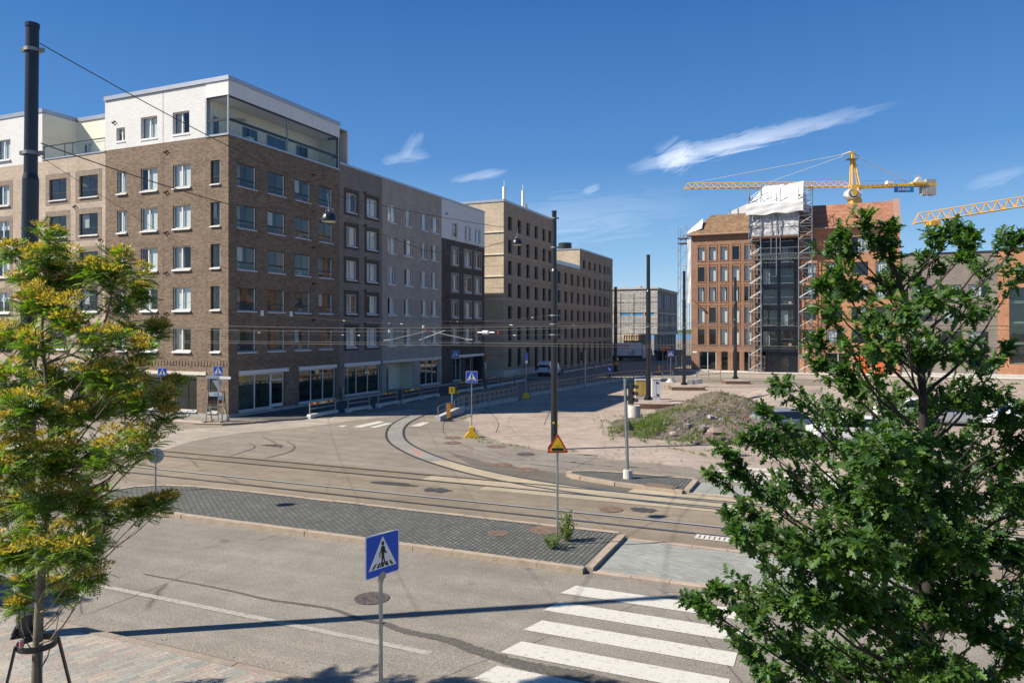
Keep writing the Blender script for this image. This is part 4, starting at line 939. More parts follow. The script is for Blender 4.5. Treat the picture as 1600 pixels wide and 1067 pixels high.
cp = MB(); cp.box(-16, .08, -.08, .3, 22.4, 22.7); cp.box(-.3, .08, .3, L6, 22.4, 22.7); cp.build('roof_edge', 'coping', b6)
rf = MB(); rf.box(-16, -.3, .3, L6, 22.2, 22.35); rf.build('roof', 'coping', b6)
hl = MB(); hl.box(-16, 0, L6-.1, L6-.02, 0, 22.3); hl.box(-16.2,-16,0,L6,0,22.3); hl.build('rear_wall', 'tan_brick', b6)
for (y, hh) in ((2.2, 1.8), (8.6, 2.4)):
    an = MB(); an.cyl((-.9,y,22.3),(-.9,y,22.3+hh+1.4),.04,n=6); an.cyl((-.9,y,22.9),(-.9,y,22.9+hh),.24 if hh < 2 else .2,n=12); an.box(-1.3,-.6,y-.5,y+.5,22.3,22.6)
    if hh > 2: an.box(-.7,-.4,y+.2,y+.6,22.5,23.5); an.cyl((-.9,y+.5,22.5),(-.9,y+.5,24.3),.1,n=8)
    an.build('antenna', 'sign_white', b6)
tl = MB(); tl.box(-10.5, -6.5, 5.5, 9, 22.35, 23.1); tl.build('roof_housing', 'dark_frame', b6)
# ---- 7: lower tan building in line behind it
b7 = building('apartment_building', 'lower tan brick building with a raised far end, in line behind the antenna building', 0, 64.6); q = 64.6; L7 = 33.4
cols7 = [x-q for x in (67.7, 70.8, 73.9, 77.1, 80.2, 83.4, 86.6, 89.7, 92.7)]+[95.0-q, 96.4-q]
ops, wins = [], []
for i, (z0, z1) in enumerate(R6[:5]):
    for j, x in enumerate(cols7):
        if i == 4 and x < 13.6: continue
        W(ops, wins, x-.62, x+.62 if j < 9 else x+.05, z0 if i < 4 else 16.35, z1 if i != 3 else 15.0, 'slim', (i+j) % 4)
for j, x in enumerate(cols7): W(ops, wins, x-.66, x+.66 if j < 9 else x+.05, .1, 3.9, 'slim', j % 5)
mb = MB(); mb.wall(0, L7, 0, 16.1, [o for o in ops if o[3] < 16.1], .24); mb.wall(13.3, L7, 16.1, 19.4, [o for o in ops if o[3] > 16.1], .24); mb.build('wall', 'tan_brick', b7, (0,0,0), SIDE)
for w_ in wins: put_window(b7, SIDE, (0,0), *w_)
bands(b7, L7, zb6[:4]+[15.65], 'tan_light_brick', SIDE)
ew = MB(); ew.box(-10, 0, 13.28, 13.3, 16.1, 19.4); ew.build('end_wall', 'tan_light_brick', b7)
cp = MB(); cp.box(-.3, .07, 0, 13.2, 16.1, 16.7); cp.box(-10, .07, 13.2, 13.5, 19.4, 19.62); cp.box(-.3, .07, 13.5, L7+.1, 19.4, 19.62); cp.build('roof_edge', 'coping', b7)
rf = MB(); rf.box(-14, -.3, 0, L7, 16.0, 16.1); rf.box(-10, -.3, 13.5, L7, 19.25, 19.4); rf.build('roof', 'coping', b7)
hl = MB(); hl.box(-14.2, -14, 0, L7, 0, 16); hl.box(-14, 0, L7, L7+.1, 0, 16.1); hl.box(-10, 0, L7, L7+.1, 16.1, 19.4); hl.build('rear_wall', 'tan_brick', b7)
vt = MB(); vt.cyl((-3.6,16.2,19.4),(-3.6,16.2,20.9),1.15,n=20); vt.build('roof_vent', 'dark_frame', b7)
# ---- 8: unfinished building at the end of the side street
ao, uo = inv(at(1027, 514, 146)); 
b8 = thing('unfinished_building', 'grey boarded building under construction on pillars at the end of the side street', 'building', S(ao, uo), ANG)
m, t, b = nodes('grey_boarding'); v, co_ = wall_vec(t)
bt = t.nodes.new('ShaderNodeTexBrick'); t.links.new(v, bt.inputs['Vector']); bt.inputs['Scale'].default_value = 1; bt.inputs['Brick Width'].default_value = 3.4; bt.inputs['Row Height'].default_value = .42
bt.inputs['Mortar Size'].default_value = .035; bt.inputs['Color1'].default_value = (.50,.49,.46,1); bt.inputs['Color2'].default_value = (.36,.35,.33,1); bt.inputs['Mortar'].default_value = (.10,.09,.08,1)
t.links.new(mixc(t, 1, bt.outputs[0], ramp(t, noise(t, co_, 1.5, 5), [(.3, .75), (.7, 1.2)]), 'MULTIPLY'), b.inputs['Base Color']); b.inputs['Roughness'].default_value = .9
wl = MB(); wl.wall(-24, 0, 5.6, 14.1, [(-7.6,-.6,8.9,9.5,.1)], .1); wl.wall(-24, -1.6, 0, 5.6, [(-6.8,-2.6,1.6,3.9,.3)], .3); wl.build('wall', 'grey_boarding', b8)
pn = MB(); pn.box(-7.6, -.6, .1, .12, 8.9, 9.5); o = pn.build('window', 'cloth_blue', b8)
pn = MB(); pn.box(-6.8, -2.6, .3, .32, 1.6, 3.9); pn.build('window', 'green_glass', b8)
fr = MB()
for x in (-7.8, -5.2, -2.7, -.55): fr.box(x, x+.2, -.02, .1, 8.85, 9.55)
for k in range(9): fr.box(-6.9+k*.5, -6.9+k*.5+.14, -.15, -.05, 4.0, 5.0)
fr.box(-7.0, -2.6, -.16, -.04, 4.95, 5.08); fr.box(-7.0,-2.6,-.16,-.04,3.9,4.0); fr.build('timber_framing', 'wood_new', b8)
sw = MB(); ops = []
for k in range(11):
    for z0, z1 in ((6.0, 9.0), (10.2, 13.4)):
        if k % 4 != 3: ops.append((1.2+k*1.7, 2.5+k*1.7, z0, z1, .1))
sw.wall(0, 21, 5.6, 14.1, ops, .1); sw.m = 1; sw.box(0, 20, -.01, 0, 9.4, 9.5)
sw.build('side_wall', ['taupe_brick', 'white_panel'], b8, (0,0,0), SIDE)
for k, o_ in enumerate(ops):
    pn = MB(); pn.box(o_[0], o_[1], .1, .12, o_[2], o_[3]); pn.m = 1; pn.box((o_[0]+o_[1])/2-.06, (o_[0]+o_[1])/2+.06, .02, .1, o_[2], o_[3]); pn.build('window', [M('plastic_film', (.42, .58, .76), .35, var=.2, scale=1) and 'plastic_film' if k % 5 else 'shop_glass', 'white_frame'], b8, (0,0,0), SIDE)
cl = MB()
for k in range(7): cl.box(-.7, -.1, .3+k*3.2, .8+k*3.2, 0, 5.0)
cl.build('pillar', 'concrete_light', b8)
sb = MB(); sb.box(-1.6, .1, 0.02, 21, 5.0, 5.6); sb.box(-24, .1, .02, 21, 13.9, 14.15); sb.box(-24.2, .3, -.2, 21.2, 14.15, 14.4); sb.box(-5, -4, 3, 4, 14.4, 15.0); sb.build('floor_slab', 'concrete', b8)
bk = MB(); bk.box(-24, -6, 8, 8.1, 0, 5.5); bk.box(-6,-5.9,8,21,0,5.5); bk.box(-24, 0, 20.9, 21, 5.6, 13.9); bk.box(-24.1, -24, 0, 21, 0, 13.9); bk.build('core_wall', 'concrete', b8)
pp = MB()
for k in range(12): pp.box(-23+k*2, -22.9+k*2, 1, 1.1, 14.4, 15.0)
pp.build('parapet_post', 'wood_new', b8)
# scaffold poles drawn over its facade
sc_ = MB()
for x in (-22,-18.5,-15,-11.5,-8.3,-5.6,-2.7,.2): sc_.cyl((x,-.6,0),(x,-.6,14.3),.05,n=6)
for z in (6.2, 8.3, 10.4, 12.5): sc_.cyl((-22,-.6,z),(.3,-.6,z),.03,n=5)
sc_.build('scaffold_pole', 'galv_dull', b8)
# ---- 9: brick building with black bay and scaffolding
RA, RU = 19.41, 70.82
b9 = building('brick_building', 'red and brown brick building with steep tiled roof and a black glazed bay behind scaffolding', RA, RU)
R9 = [(3.95,6.2), (7.05,9.3), (10.2,12.25), (13.1,15.2), (16.15,18.05)]
R9b = [(4.3,6.15), (7.4,9.2), (10.3,12.25), (13.4,15.25), (16.5,18.65)]
ops, wins = [], []
for i, (z0, z1) in enumerate(R9):
    for j, x in enumerate((1.0, 2.6, 4.2, 5.84, 7.5)): W(ops, wins, x, x+.92, z0, z1, 'slim', (11 if (i == 0 and j < 2) or (i+j*2) % 7 == 3 else 12+2*((i*5+j*3) % 3)), .24)
W(ops, wins, 1.15, 3.55, .25, 2.95, 'shop', 1); W(ops, wins, 4.28, 5.2, .25, 2.95, 'slim', 1); W(ops, wins, 5.9, 6.8, .25, 2.95, 'slim', 2); W(ops, wins, 7.45, 8.4, .1, 2.95, 'slim', 1)
mb = MB(); mb.wall(0, 9.3, 0.1, 19.9, ops, .24); mb.build('wall', 'russet_brick', b9)
for w_ in wins:
    o = put_window(b9, 0, (0,0), *w_); W_w, W_h = w_[1]-w_[0], w_[3]-w_[2]
    if w_[2] > 3:                                          # brick frame standing proud round the opening
        fr = MB(); fr.box(-.16, -.04, -.06, 0, -.15, W_h+.42); fr.box(W_w+.04, W_w+.16, -.06, 0, -.15, W_h+.42); fr.box(-.04, W_w+.04, -.055, 0, -.15, -.05); fr.box(-.04, W_w+.04, -.05, 0, W_h+.32, W_h+.42)
        fr.build('surround', 'russet_brick', o)
for xa, xb in ((0,1.1), (3.62,4.2), (5.28,5.82), (6.9,7.38)):
    rs = MB()
    for k in range(0, 27, 3): rs.box(xa, xb, -.025, 0, .3+k*.1, .5+k*.1)
    rs.box(xa+.02, xb-.02, -.004, 0, .25, 3.0); rs.build('brick_pier', 'russet_brick', b9)

ops, wins = [], []
for i, (z0, z1) in enumerate(R9b):
    for j, (xa, xb) in enumerate(((15.2,16.95), (18.22,20.25), (21.35,23.4), (24.3,26.35))): W(ops, wins, xa, xb, z0, z1, 'framed', i*2+j)
W(ops, wins, 18.2, 21.2, .3, 2.95, 'shop', 2)
mb = MB(); mb.wall(14.6, 27.1, .1, 19.9, ops, .13); mb.box(27.1, 27.2, 0, 14, 0.1, 19.9); mb.build('wall', 'orange_brick', b9)
for w_ in wins: put_window(b9, 0, (0,0), *w_)
for xa, xb in ((22.0,23.4), (24.4,26.0)):
    d = MB(); d.box(xa, xb, -.03, 0, .1, 2.6); d.box(xa+.1, xa+.14, -.05, -.03, 1.1, 1.4); d.build('door', 'vivid_orange', b9)
mb = MB(); mb.wall(0, 14, .1, 19.9, [], 0); mb.build('side_wall', 'russet_brick', b9, (0,14,0), R(-90))
mb = MB(); mb.box(0, 27.1, 14, 14.1, .1, 19.9); mb.build('rear_wall', 'russet_brick', b9)
pl = MB(); pl.box(-.03, 9.3, -.04, 0, 0, .22); pl.box(14.6, 27.1, -.04, 0, 0, .22); pl.build('plinth', 'concrete_light', b9)
# steep roof: hipped at the left end, gabled at the right
EV, RG = 19.9, 23.0
rf = MB(); rf.poly([(-.4,-.4,EV),(9.3,-.4,EV),(9.3,2.6,RG+.1),(2.6,2.6,RG+.1)]); rf.poly([(-.4,14.4,EV),(-.4,-.4,EV),(2.6,2.6,RG+.1),(2.6,11,RG+.1)]); rf.poly([(2.6,2.6,RG+.1),(9.3,2.6,RG+.1),(9.3,11,RG+.1),(2.6,11,RG+.1)]); rf.build('roof', 'brown_roof_tile', b9)
rf = MB(); rf.poly([(14.4,-.35,EV+.1),(27.2,-.35,EV+.1),(27.2,2.8,RG+.6),(14.4,2.8,RG+.6)]); rf.poly([(9.3,2.6,RG+.1),(14.4,2.6,RG+.3),(14.4,11,RG+.3),(9.3,11,RG+.1)]); rf.poly([(14.4,2.8,RG+.6),(27.2,2.8,RG+.6),(27.2,11,RG+.6),(14.4,11,RG+.6)]); rf.poly([(27.2,-.35,EV+.1),(27.2,14,EV+.1),(27.2,11,RG+.6),(27.2,2.8,RG+.6)]); rf.build('roof', 'red_roof_tile', b9)
vg = MB(); b_ = vg.add([(26.5,-.5,EV+.1),(27.3,-.5,EV+.1),(27.3,2.8,RG+.8),(26.5,2.8,RG+.8),(26.5,-.5,EV+.3),(27.3,-.5,EV+.3),(27.3,2.7,RG+.85),(26.5,2.7,RG+.85)])
for f_ in ((4,5,6,7),(0,1,5,4),(1,2,6,5),(3,0,4,7)): vg.f.append(tuple(b_+i for i in f_)); vg.mi.append(0)
M('copper_brown', (.36, .22, .16), .5, .2, var=.08); vg.build('verge', 'copper_brown', b9)
ev = MB(); ev.cyl((-.5,-.45,EV-.02),(9.3,-.45,EV-.02),.13,n=10); ev.box(-.4,9.3,-.35,0,EV-.2,EV-.04); ev.cyl((14.4,-.5,EV+.02),(27.2,-.5,EV+.02),.13,n=10); ev.box(14.4,27.1,-.35,0,EV-.2,EV); ev.build('gutter', 'copper_brown', b9)
# black bay: two columns of glazed loggias over a black entrance
by = MB(); X0, X1 = 9.3, 14.6
by.poly([(X0,0,0),(X1,0,0),(X1,0,.12),(X0,0,.12)])
ops = []; 
for i in range(6):
    z0 = 3.75+i*2.93
    for xa, xb in ((9.95,11.9), (12.35,14.05)): ops.append((xa, xb, z0, min(z0+2.15, 19.6), 1.5))
by.wall(X0, X1, 3.0, 19.9, ops, 1.5, y=-.35); by.poly([(X1,-.35,3),(X1,0,3),(X1,0,19.9),(X1,-.35,19.9)]); by.poly([(X0,-.35,3),(X0,0,3),(X0,0,19.9),(X0,-.35,19.9)])
by.poly([(X0,-.35,3),(X1,-.35,3),(X1,0,3),(X0,0,3)])
for xa in (9.75, 12.1, 14.2): by.box(xa, xa+.08, -.42, -.35, 3.0, 19.9)
for i in range(6): by.box(X0+.3, X1-.1, -.40, -.35, 5.92+i*2.93, 5.98+i*2.93)
by.build('bay', 'bluegrey_frame', b9)
for k, o_ in enumerate(ops):
    w_ = MB(); xa, xb, z0, z1 = o_[:4]; yb = 1.15
    w_.m = 0; w_.poly([(xa,yb,z0),(xb,yb,z0),(xb,yb,z1),(xa,yb,z1)]); w_.m = 1; w_.box(xa, xb, -.34, -.28, z0, z0+.09)
    w_.box(xa+.04, xb-.04, -.33, -.3, z0+1.0, z0+1.05)
    if k % 3 == 0:
        w_.m = 2
        for q_ in range(5): w_.box(xa+.1+q_*.18, xa+.22+q_*.18, .0+.03*(q_ % 2), .04+.03*(q_ % 2), z0+.1, z1-.05)
    if k % 4 == 1: w_.m = 3; w_.box(xa+.3, xa+.8, .3, .8, z0, z0+.6); w_.box(xa+1.0, xa+1.4, .3, .7, z0, z0+.45)
    o = w_.build('window', ['room_grey', 'galvanised', 'curtain', 'wood_new'], b9)
    pn = MB(); pn.box(xa, xb, -.315, -.309, z0+.08, z1); pn.build('pane', 'glass', o)
dr = MB(); dr.box(10.35, 14.5, .0, .05, .12, 3.0); 
for k in range(26): dr.box(10.38+k*.16, 10.38+k*.16+.1, -.02, 0, .14, 2.98)
dr.build('entrance_wall', 'bluegrey_frame', b9)
for (xa, xb, m_) in ((9.4, 10.3, 'wood_red'), (12.3, 13.5, 'bluegrey_frame')):
    d = MB(); d.box(xa, xb, -.06, -.02, .13, 2.45); o = d.build('door', m_, b9); d = MB(); d.box(xa+.13, xb-.13, -.07, -.06, .5 if m_ != 'wood_red' else .75, 2.2); d.build('pane', 'car_glass', o)
    d = MB(); d.cyl((xb-.08,-.1,1.0),(xb-.08,-.1,1.3),.02,n=6); d.build('handle', 'galvanised', o)
ln = MB(); ln.box(.2, .8, -.03, 0, 2.72, 2.92); ln.build('house_sign', 'sign_white', b9)
fl_ = MB(); fl_.cyl((.35,0,10.35),(.35,-1.1,10.6),.05,n=6); fl_.box(.2,.5,-1.3,-.9,10.52,10.66); fl_.build('wall_lamp', 'galvanised', b9)
# pavement and kerb in front of it
g = MB(); g.prism([(RA-1.5,RU-3.6),(RA+75,RU-3.6),(RA+75,RU-.05),(RA-1.5,RU-.05)], 0, .14); structure('footway', g, 'refuge_pavers' if False else 'concrete_light')
kerb_run([(RA-1.5,RU-3.9),(RA+75,RU-3.9)][::-1], -.28, 0, .16, 'granite_top', stone=1.5)
sheet('road', jitter_poly([(RA-2,RU-4.2),(RA+80,RU-4.2),(RA+80,RU-12.5),(RA-2,RU-12.5)], 3, .15, 77), .011, 'asphalt_pale')
dn = MB(); dn.box(0, 1.1, -.02, .32, .02, .17); dn.m = 1
for k in range(3): dn.box(.1+k*.33, .34+k*.33, -.03, -.02, .05, .13)
a_, u_ = gs(1201, 587.5); o = dn.build('drain_inlet', ['rusty_iron', 'black'], None, S(a_, RU-4.05, 0), ANG); tag(o, 'rusty drain inlet in the kerb in front of the black glazed bay', 'drain')
# ---- 10: taupe and red brick building behind the oak, with its tall glass front
b10 = building('brick_building', 'flat-roofed taupe and red brick building with a tall glass front, mostly hidden by the oak', RA+27.8, RU+.2)
ops, wins = [], []
for i, (z0, z1) in enumerate(((1.0,2.8), (4.2,5.9), (7.2,8.9), (10.2,11.9))):
    for j, (xa, xb) in enumerate(((.8,3.2), (4.2,6.4), (7.2,9.4), (.1,.1))):
        if xa != xb and not (i == 0 and j == 1): W(ops, wins, xa, xb, z0, z1, 'framed', (i+j) % 4)
mb = MB(); mb.wall(-.6, 10.4, 0, 15.9, ops, .13); mb.build('wall', 'taupe_brick', b10)
for w_ in wins: put_window(b10, 0, (0,0), *w_)
ops = [(11.6, 30, 1.8, 11.4, .3), (12.3, 17.2, 12.6, 14.2, .2), (18.5, 24, 12.6, 14.2, .2)]
mb = MB(); mb.wall(10.4, 34, 0, 16.2, ops, .3); mb.build('wall', 'orange_brick', b10)
for o_ in ops:
    w_ = MB(); nx = max(2, round((o_[1]-o_[0])/1.6)); dz = 2.6; y = .2 if o_[4] == .3 else .12
    for k in range(nx+1): x = o_[0]+(o_[1]-o_[0]-.08)*k/nx; w_.box(x, x+.08, y, y+.06, o_[2], o_[3])
    z = o_[2]
    while z < o_[3]+.01: w_.box(o_[0], o_[1], y-.004, y+.06, z-.04, z+.04); z += dz if o_[4] == .3 else o_[3]-o_[2]
    o = w_.build('glass_front', 'dark_frame', b10)
    p = MB(); p.box(o_[0], o_[1], y+.03, y+.036, o_[2], o_[3]); p.build('pane', 'shop_glass', o)
    p = MB(); p.poly([(o_[0],4.5,o_[2]),(o_[1],4.5,o_[2]),(o_[1],4.5,o_[3]),(o_[0],4.5,o_[3])])
    if o_[4] == .3:
        p.m = 1
        for k in range(4): p.box(o_[0], o_[1], y+.2, 4.5, o_[2]+2.6*k-.12, o_[2]+2.6*k+.12)
    p.build('interior', ['room_grey', 'white_panel'], o)
cp = MB(); cp.box(-.7, 10.4, -.06, .3, 15.9, 16.15); cp.box(10.4, 34.1, -.06, .3, 16.2, 16.45); cp.build('roof_edge', 'dark_frame', b10)
hl = MB(); hl.box(-.6, 34, 14, 14.1, 0, 15.9); hl.box(-.6, 34, .3, 14, 15.8, 15.88); hl.box(-.66,-.6,0,14,0,15.9); hl.build('rear_wall', 'taupe_brick', b10)
pl = MB(); pl.box(-.6, 34, -.05, 0, 0, .5); pl.build('plinth', 'concrete_light', b10)
# ---------------------------------------------------------------- tram poles, lamps and overhead line
def black_pole(label, px, py, r0, r1, top=12.2, lean=(0, 0), base=None, bands=(), group='black tram poles', n=20):
    p = gr(px, py) if base is None else Vector(base)
    t_ = thing('tram_pole', label, 'pole', (p.x, p.y, p.z), 0, group)
    hm = top-p.z; sp = hm*.752
    b = MB(); L = lambda z: (lean[0]*z/hm, lean[1]*z/hm, z)
    b.cyl(L(0), L(sp), r0, r0*.97, n); b.cyl(L(sp), L(sp+.12), r0*.97, r1, n, caps=False); b.cyl(L(sp+.12), L(hm), r1, r1*.96, n); b.cyl(L(hm), L(hm+.08), r1*1.06, r1*1.06, n)
    b.build('shaft', 'pole_black', t_, smooth=False)
    f = MB(); f.cyl((0,0,0), (0,0,.05), r0*1.9, n=16)
    for k in range(6): a = k*math.pi/3; f.cyl((math.cos(a)*r0*1.6, math.sin(a)*r0*1.6, .05), (math.cos(a)*r0*1.6, math.sin(a)*r0*1.6, .14), .03, n=6); f.bar((math.cos(a)*r0*.9, math.sin(a)*r0*.9, .28), (math.cos(a)*r0*1.7, math.sin(a)*r0*1.7, .04), .02, .1)
    f.build('foot_flange', 'pole_black', t_)
    for z in bands:
        c = MB(); rr = (r0 if z < sp else r1)+.012
        c.lathe([(rr, -.035), (rr+.012, -.035), (rr+.012, .035), (rr, .035)], L(z), 20); c.box(L(z)[0]+rr, L(z)[0]+rr+.10, -.03, .03, z-.04, z+.04); c.box(L(z)[0]-rr-.08, L(z)[0]-rr, -.03, .03, z-.04, z+.04)
        c.build('clamp', 'galv_dull', t_)
    return t_
pole_main = black_pole('tallest black tram pole at the near pavement, rising behind the yellow-tipped tree', 39, 1000, .150, .122, 12.2, (.15, 0), bands=(11.75, 9.7, 6.9))
pole_mid = black_pole('black tram pole on the gravel edge behind the tram warning sign', 866, 702, .175, .125, 12.2, (-.0, 0), bands=(11.9, 10.4, 9.2, 6.9, 6.45, 5.9))
pole_3 = black_pole('black tram pole on the timber-edged slab beside the ochre cabinet', 1013, 633, .20, .15, 12.2, bands=(6.0,), base=gr(1013, 632)+Vector((0,0,.39)))
pole_4 = black_pole('black tram pole on the slab that carries a pile of concrete blocks', 1069, 607, .19, .15, 12.2, bands=(6.0,), base=gr(1069, 606)+Vector((0,0,.33)))
pole_5 = black_pole('black tram pole in front of the brown brick wing with scaffolding', 1149, 595, .20, .15, 12.2, bands=(7.0,), base=gr(1149, 596)+Vector((0,0,.33)))
pole_6 = black_pole('black tram pole at the far corner of the lower tan building, with an orange band', 962, 581, .26, .22, 12.2, bands=(6.0,))
bnd = MB(); bnd.lathe([(.29,1.0),(.29,1.5)], n=16); bnd.build('orange_band', 'orange', pole_6)
pole_7 = black_pole('black tram pole in front of the pale building, half hidden by the yellow-tipped tree', 114, 634, .22, .17, 12.2)
stk = MB(); stk.lathe([(.196,.55),(.197,1.15)], n=20); stk.build('sticker_band', 'galv_dull', pole_main)
for z, c, dx in ((1.35, 'sign_yellow', -.05), (1.2, 'yellow', .2)):
    s_ = MB(); s_.box(dx-.05, dx+.05, -.235, -.22, z, z+.1); s_.build('reflector', c, pole_mid)
def sag(p, q, s, n=14):
    p, q = Vector(p), Vector(q); return [p.lerp(q, i/n)-Vector((0,0,4*s*(i/n)*(1-i/n))) for i in range(n+1)]
def wire(label, pts, r=.012, name='overhead_wire', group=None, mat='wire'):
    b = MB(); b.tube(pts, r, 5); o = b.build(name, mat); tag(o, label, 'wire', group); return o
pm, pc = Vector((pole_main.location.x, pole_main.location.y, 0)), Vector((pole_mid.location.x, pole_mid.location.y, 0))
A0 = at(62, 68, pm.y); A1 = at(512, 302, 22.5); A2 = at(809, 358, 34.1); A3 = at(862, 341, pc.y)
def chain(ps, sags): 
    out = []
    for p, q, s in zip(ps, ps[1:], sags): out += sag(p, q, s, 10)[(1 if out else 0):]
    return out
wire('upper span wire carrying both pendant lamps between the near and the middle tram pole', chain([A0, A1, A2, A3], [.12, .1, .02]), .011)
B0 = at(64, 224, pm.y); L1 = at(514, 331, 22.5); L2 = at(808, 372, 34.1); B3 = at(862, 400, pc.y)
wire('sagging lamp cable below the upper span wire, looping from lamp to lamp', chain([B0, at(356, 319, 19.3), L1, at(660, 390, 27.1), at(713, 396, 29), L2, at(840, 403, 36.6), B3], [.05, .02, .03, .04, .04, .03, .02]), .012)
def pendant(label, p, s=1.0, top=None):
    t_ = thing('pendant_lamp', label, 'street lamp', p, 0, 'pendant street lamps')
    d = MB(); prof = [(.03, .0), (.10, -.015), (.17, -.07), (.215, -.15), (.235, -.24), (.24, -.30), (.228, -.30), (.22, -.24)]
    d.lathe([(r*s, z*s) for r, z in prof], n=24); d.build('lamp_shade', 'pole_black', t_, smooth=True)
    g_ = MB(); g_.lathe([(.001, -.335*s), (.12*s, -.33*s), (.2*s, -.31*s), (.226*s, -.29*s)], n=20); g_.build('diffuser', 'curtain', t_, smooth=True)
    h_ = MB()
    for k in range(3): h_.tube([(0,0,.12*s), (math.cos(k*2.1)*.12*s, math.sin(k*2.1)*.12*s, .04*s), (math.cos(k*2.1)*.14*s, math.sin(k*2.1)*.14*s, -.05*s)], .012, 5)
    h_.cyl((0,0,0), (0,0,.14*s), .03*s, n=8)
    if top: h_.tube([(0,0,.1), Vector(top)-Vector(p)], .008, 5)
    h_.build('hanger', 'galvanised', t_); return t_
pendant('black dome lamp hung on wires before the dark brown corner building', L1, 1.0, A1)
pendant('black dome lamp hung on wires before the antenna building', L2, 1.05, A2)
pendant('black dome lamp peeping out beside the tall near pole at the picture edge', at(25, 427, 24), 1.0)
# contact wires over the tracks
def cw(label, u, z, a0=-60, a1=70, s=0.0):
    pts = []
    xs = [a0, -22, 8, 34, a1]
    for x0, x1 in zip(xs, xs[1:]): pts += sag(S(x0, u, z), S(x1, u, z), s, 8)[(1 if pts else 0):]
    return wire(label, pts, .0065)
cw('contact wire over the tram track nearest the cobbled island', -15.6, 5.62); cw('contact wire over the farther straight tram track', -12.0, 5.62)
cw('carrier wire above the contact wire nearest the cobbled island', -15.6, 6.35, s=.25); cw('carrier wire above the farther contact wire', -12.0, 6.45, s=.22)
cu3 = [S(x, y, 5.62) for x, y in curve if y < 66]; wire('contact wire bending round the curve into the side street', cu3, .0065)
cu3 = [S(x+.2, y, 6.3) for x, y in curve if y < 66]; wire('second wire bending round the curve above the contact wire', cu3, .006)
def fit(parent, p, d, l=.2, r=.024, mat='insulator', name='insulator'):
    b = MB(); p = Vector(p); d = Vector(d).normalized(); b.cyl(p-d*l/2, p+d*l/2, r*.5, n=7)
    for k in (-.3, 0, .3): b.cyl(p+d*l*k-d*.02, p+d*l*k+d*.02, r, n=8)
    return b.build(name, mat, parent)
def span(label, p, q, s=.15, r=.006, ins=(.12, .88), red=()):
    o = wire(label, sag(p, q, s), r, 'span_wire'); d = Vector(q)-Vector(p)
    for f in ins: fit(o, Vector(p)+d*f-Vector((0,0,4*s*f*(1-f))), d)
    for f in red: fit(o, Vector(p)+d*f-Vector((0,0,4*s*f*(1-f))), d, .14, .032, 'ceramic_red')
    return o
pmz = lambda z: Vector((pc.x-.16, pc.y, z)); c7 = pole_7.location
span('span wire from the middle pole to the dark brown building front', pmz(6.9), S(5.0, 14, 7.2), .35, ins=(.08, .5, .9), red=(.55,))
span('span wire from the middle pole across the curve to the corner of the building', pmz(6.45), S(.1, 2.2, 7.5), .4, ins=(.1, .42, .62, .93), red=(.46,))
span('span wire from the middle pole towards the pole by the pale building', pmz(5.9), Vector((c7.x, c7.y, 7.0)), .5, ins=(.05, .3, .5, .8), red=(.33,))
span('span wire from the middle pole to the pole on the ochre cabinet slab', Vector((pc.x+.16, pc.y, 6.5)), pole_3.location+Vector((0,0,6.2)), .2)
span('span wire between the two poles on the timber-edged slabs', pole_3.location+Vector((0,0,5.8)), pole_4.location+Vector((0,0,5.8)), .2)
span('long span wire from the block-pile pole to the pole before the brown wing', pole_4.location+Vector((0,0,6.0)), pole_5.location+Vector((0,0,6.9)), .3)
span('span wire from the near pole to the corner building at third-floor height', Vector((pm.x+.2, pm.y, 9.7)), S(.05, 6.2, 9.0), .5, ins=(.06, .9))
span('low span wire from the near pole across both tracks', Vector((pm.x+.2, pm.y, 6.9)), S(-3, -.03, 8.2), .35, ins=(.1, .55, .9))
span('span wire from the brown building corner to the contact wire of the curve', S(.05, 8.4, 7.2), S(11.2, 6.0, 5.9), .1, ins=(.2, .85), red=(.6,))
span('span wire from the umber house to the curve contact wire', S(.05, 31, 8.0), S(9.2, 21, 5.9), .1, ins=(.15, .8), red=(.7,))
span('span wire from the sandy house to the curve contact wire', S(.05, 20, 7.6), S(9.6, 13.5, 5.9), .1, ins=(.3, .9))
# crossing frog where the curve wire leaves the straight one
fg = thing('wire_crossing', 'pale metal crossing fitting in the tram wires in front of the sandy brick house', 'wire fitting', at(668, 521, 33), ANG)
fb = MB(); fb.bar((-2.0,0,-.30), (0,.1,.12), .025, .025); fb.bar((0,.1,.12), (2.0,0,-.25), .025, .025); fb.bar((-.6,.3,-.3), (1.0,-.2,.14), .035, .035); fb.bar((-2.3,0,-.32), (-1.9,0,-.29), .06, .06); fb.bar((1.9,0,-.25), (2.25,0,-.26), .06, .06)
fb.build('frog_bar', 'galv_dull', fg)
for x, z, m_ in ((-2.0,.1,'insulator'), (-.05,.15,'ceramic_red'), (-.2,.3,'insulator'), (3.5,.06,'ceramic_red')):
    b = MB(); b.cyl((x,0,z-.07),(x,0,z+.07),.06,n=8); b.build('insulator', m_, fg)
b = MB(); b.cyl((2.75,0,.05),(3.0,0,.05),.085,n=10); b.cyl((2.5,0,.05),(2.75,0,.05),.03,n=8); b.cyl((3.0,0,.05),(3.3,0,.05),.03,n=8); b.build('section_insulator', 'white_sill', fg)
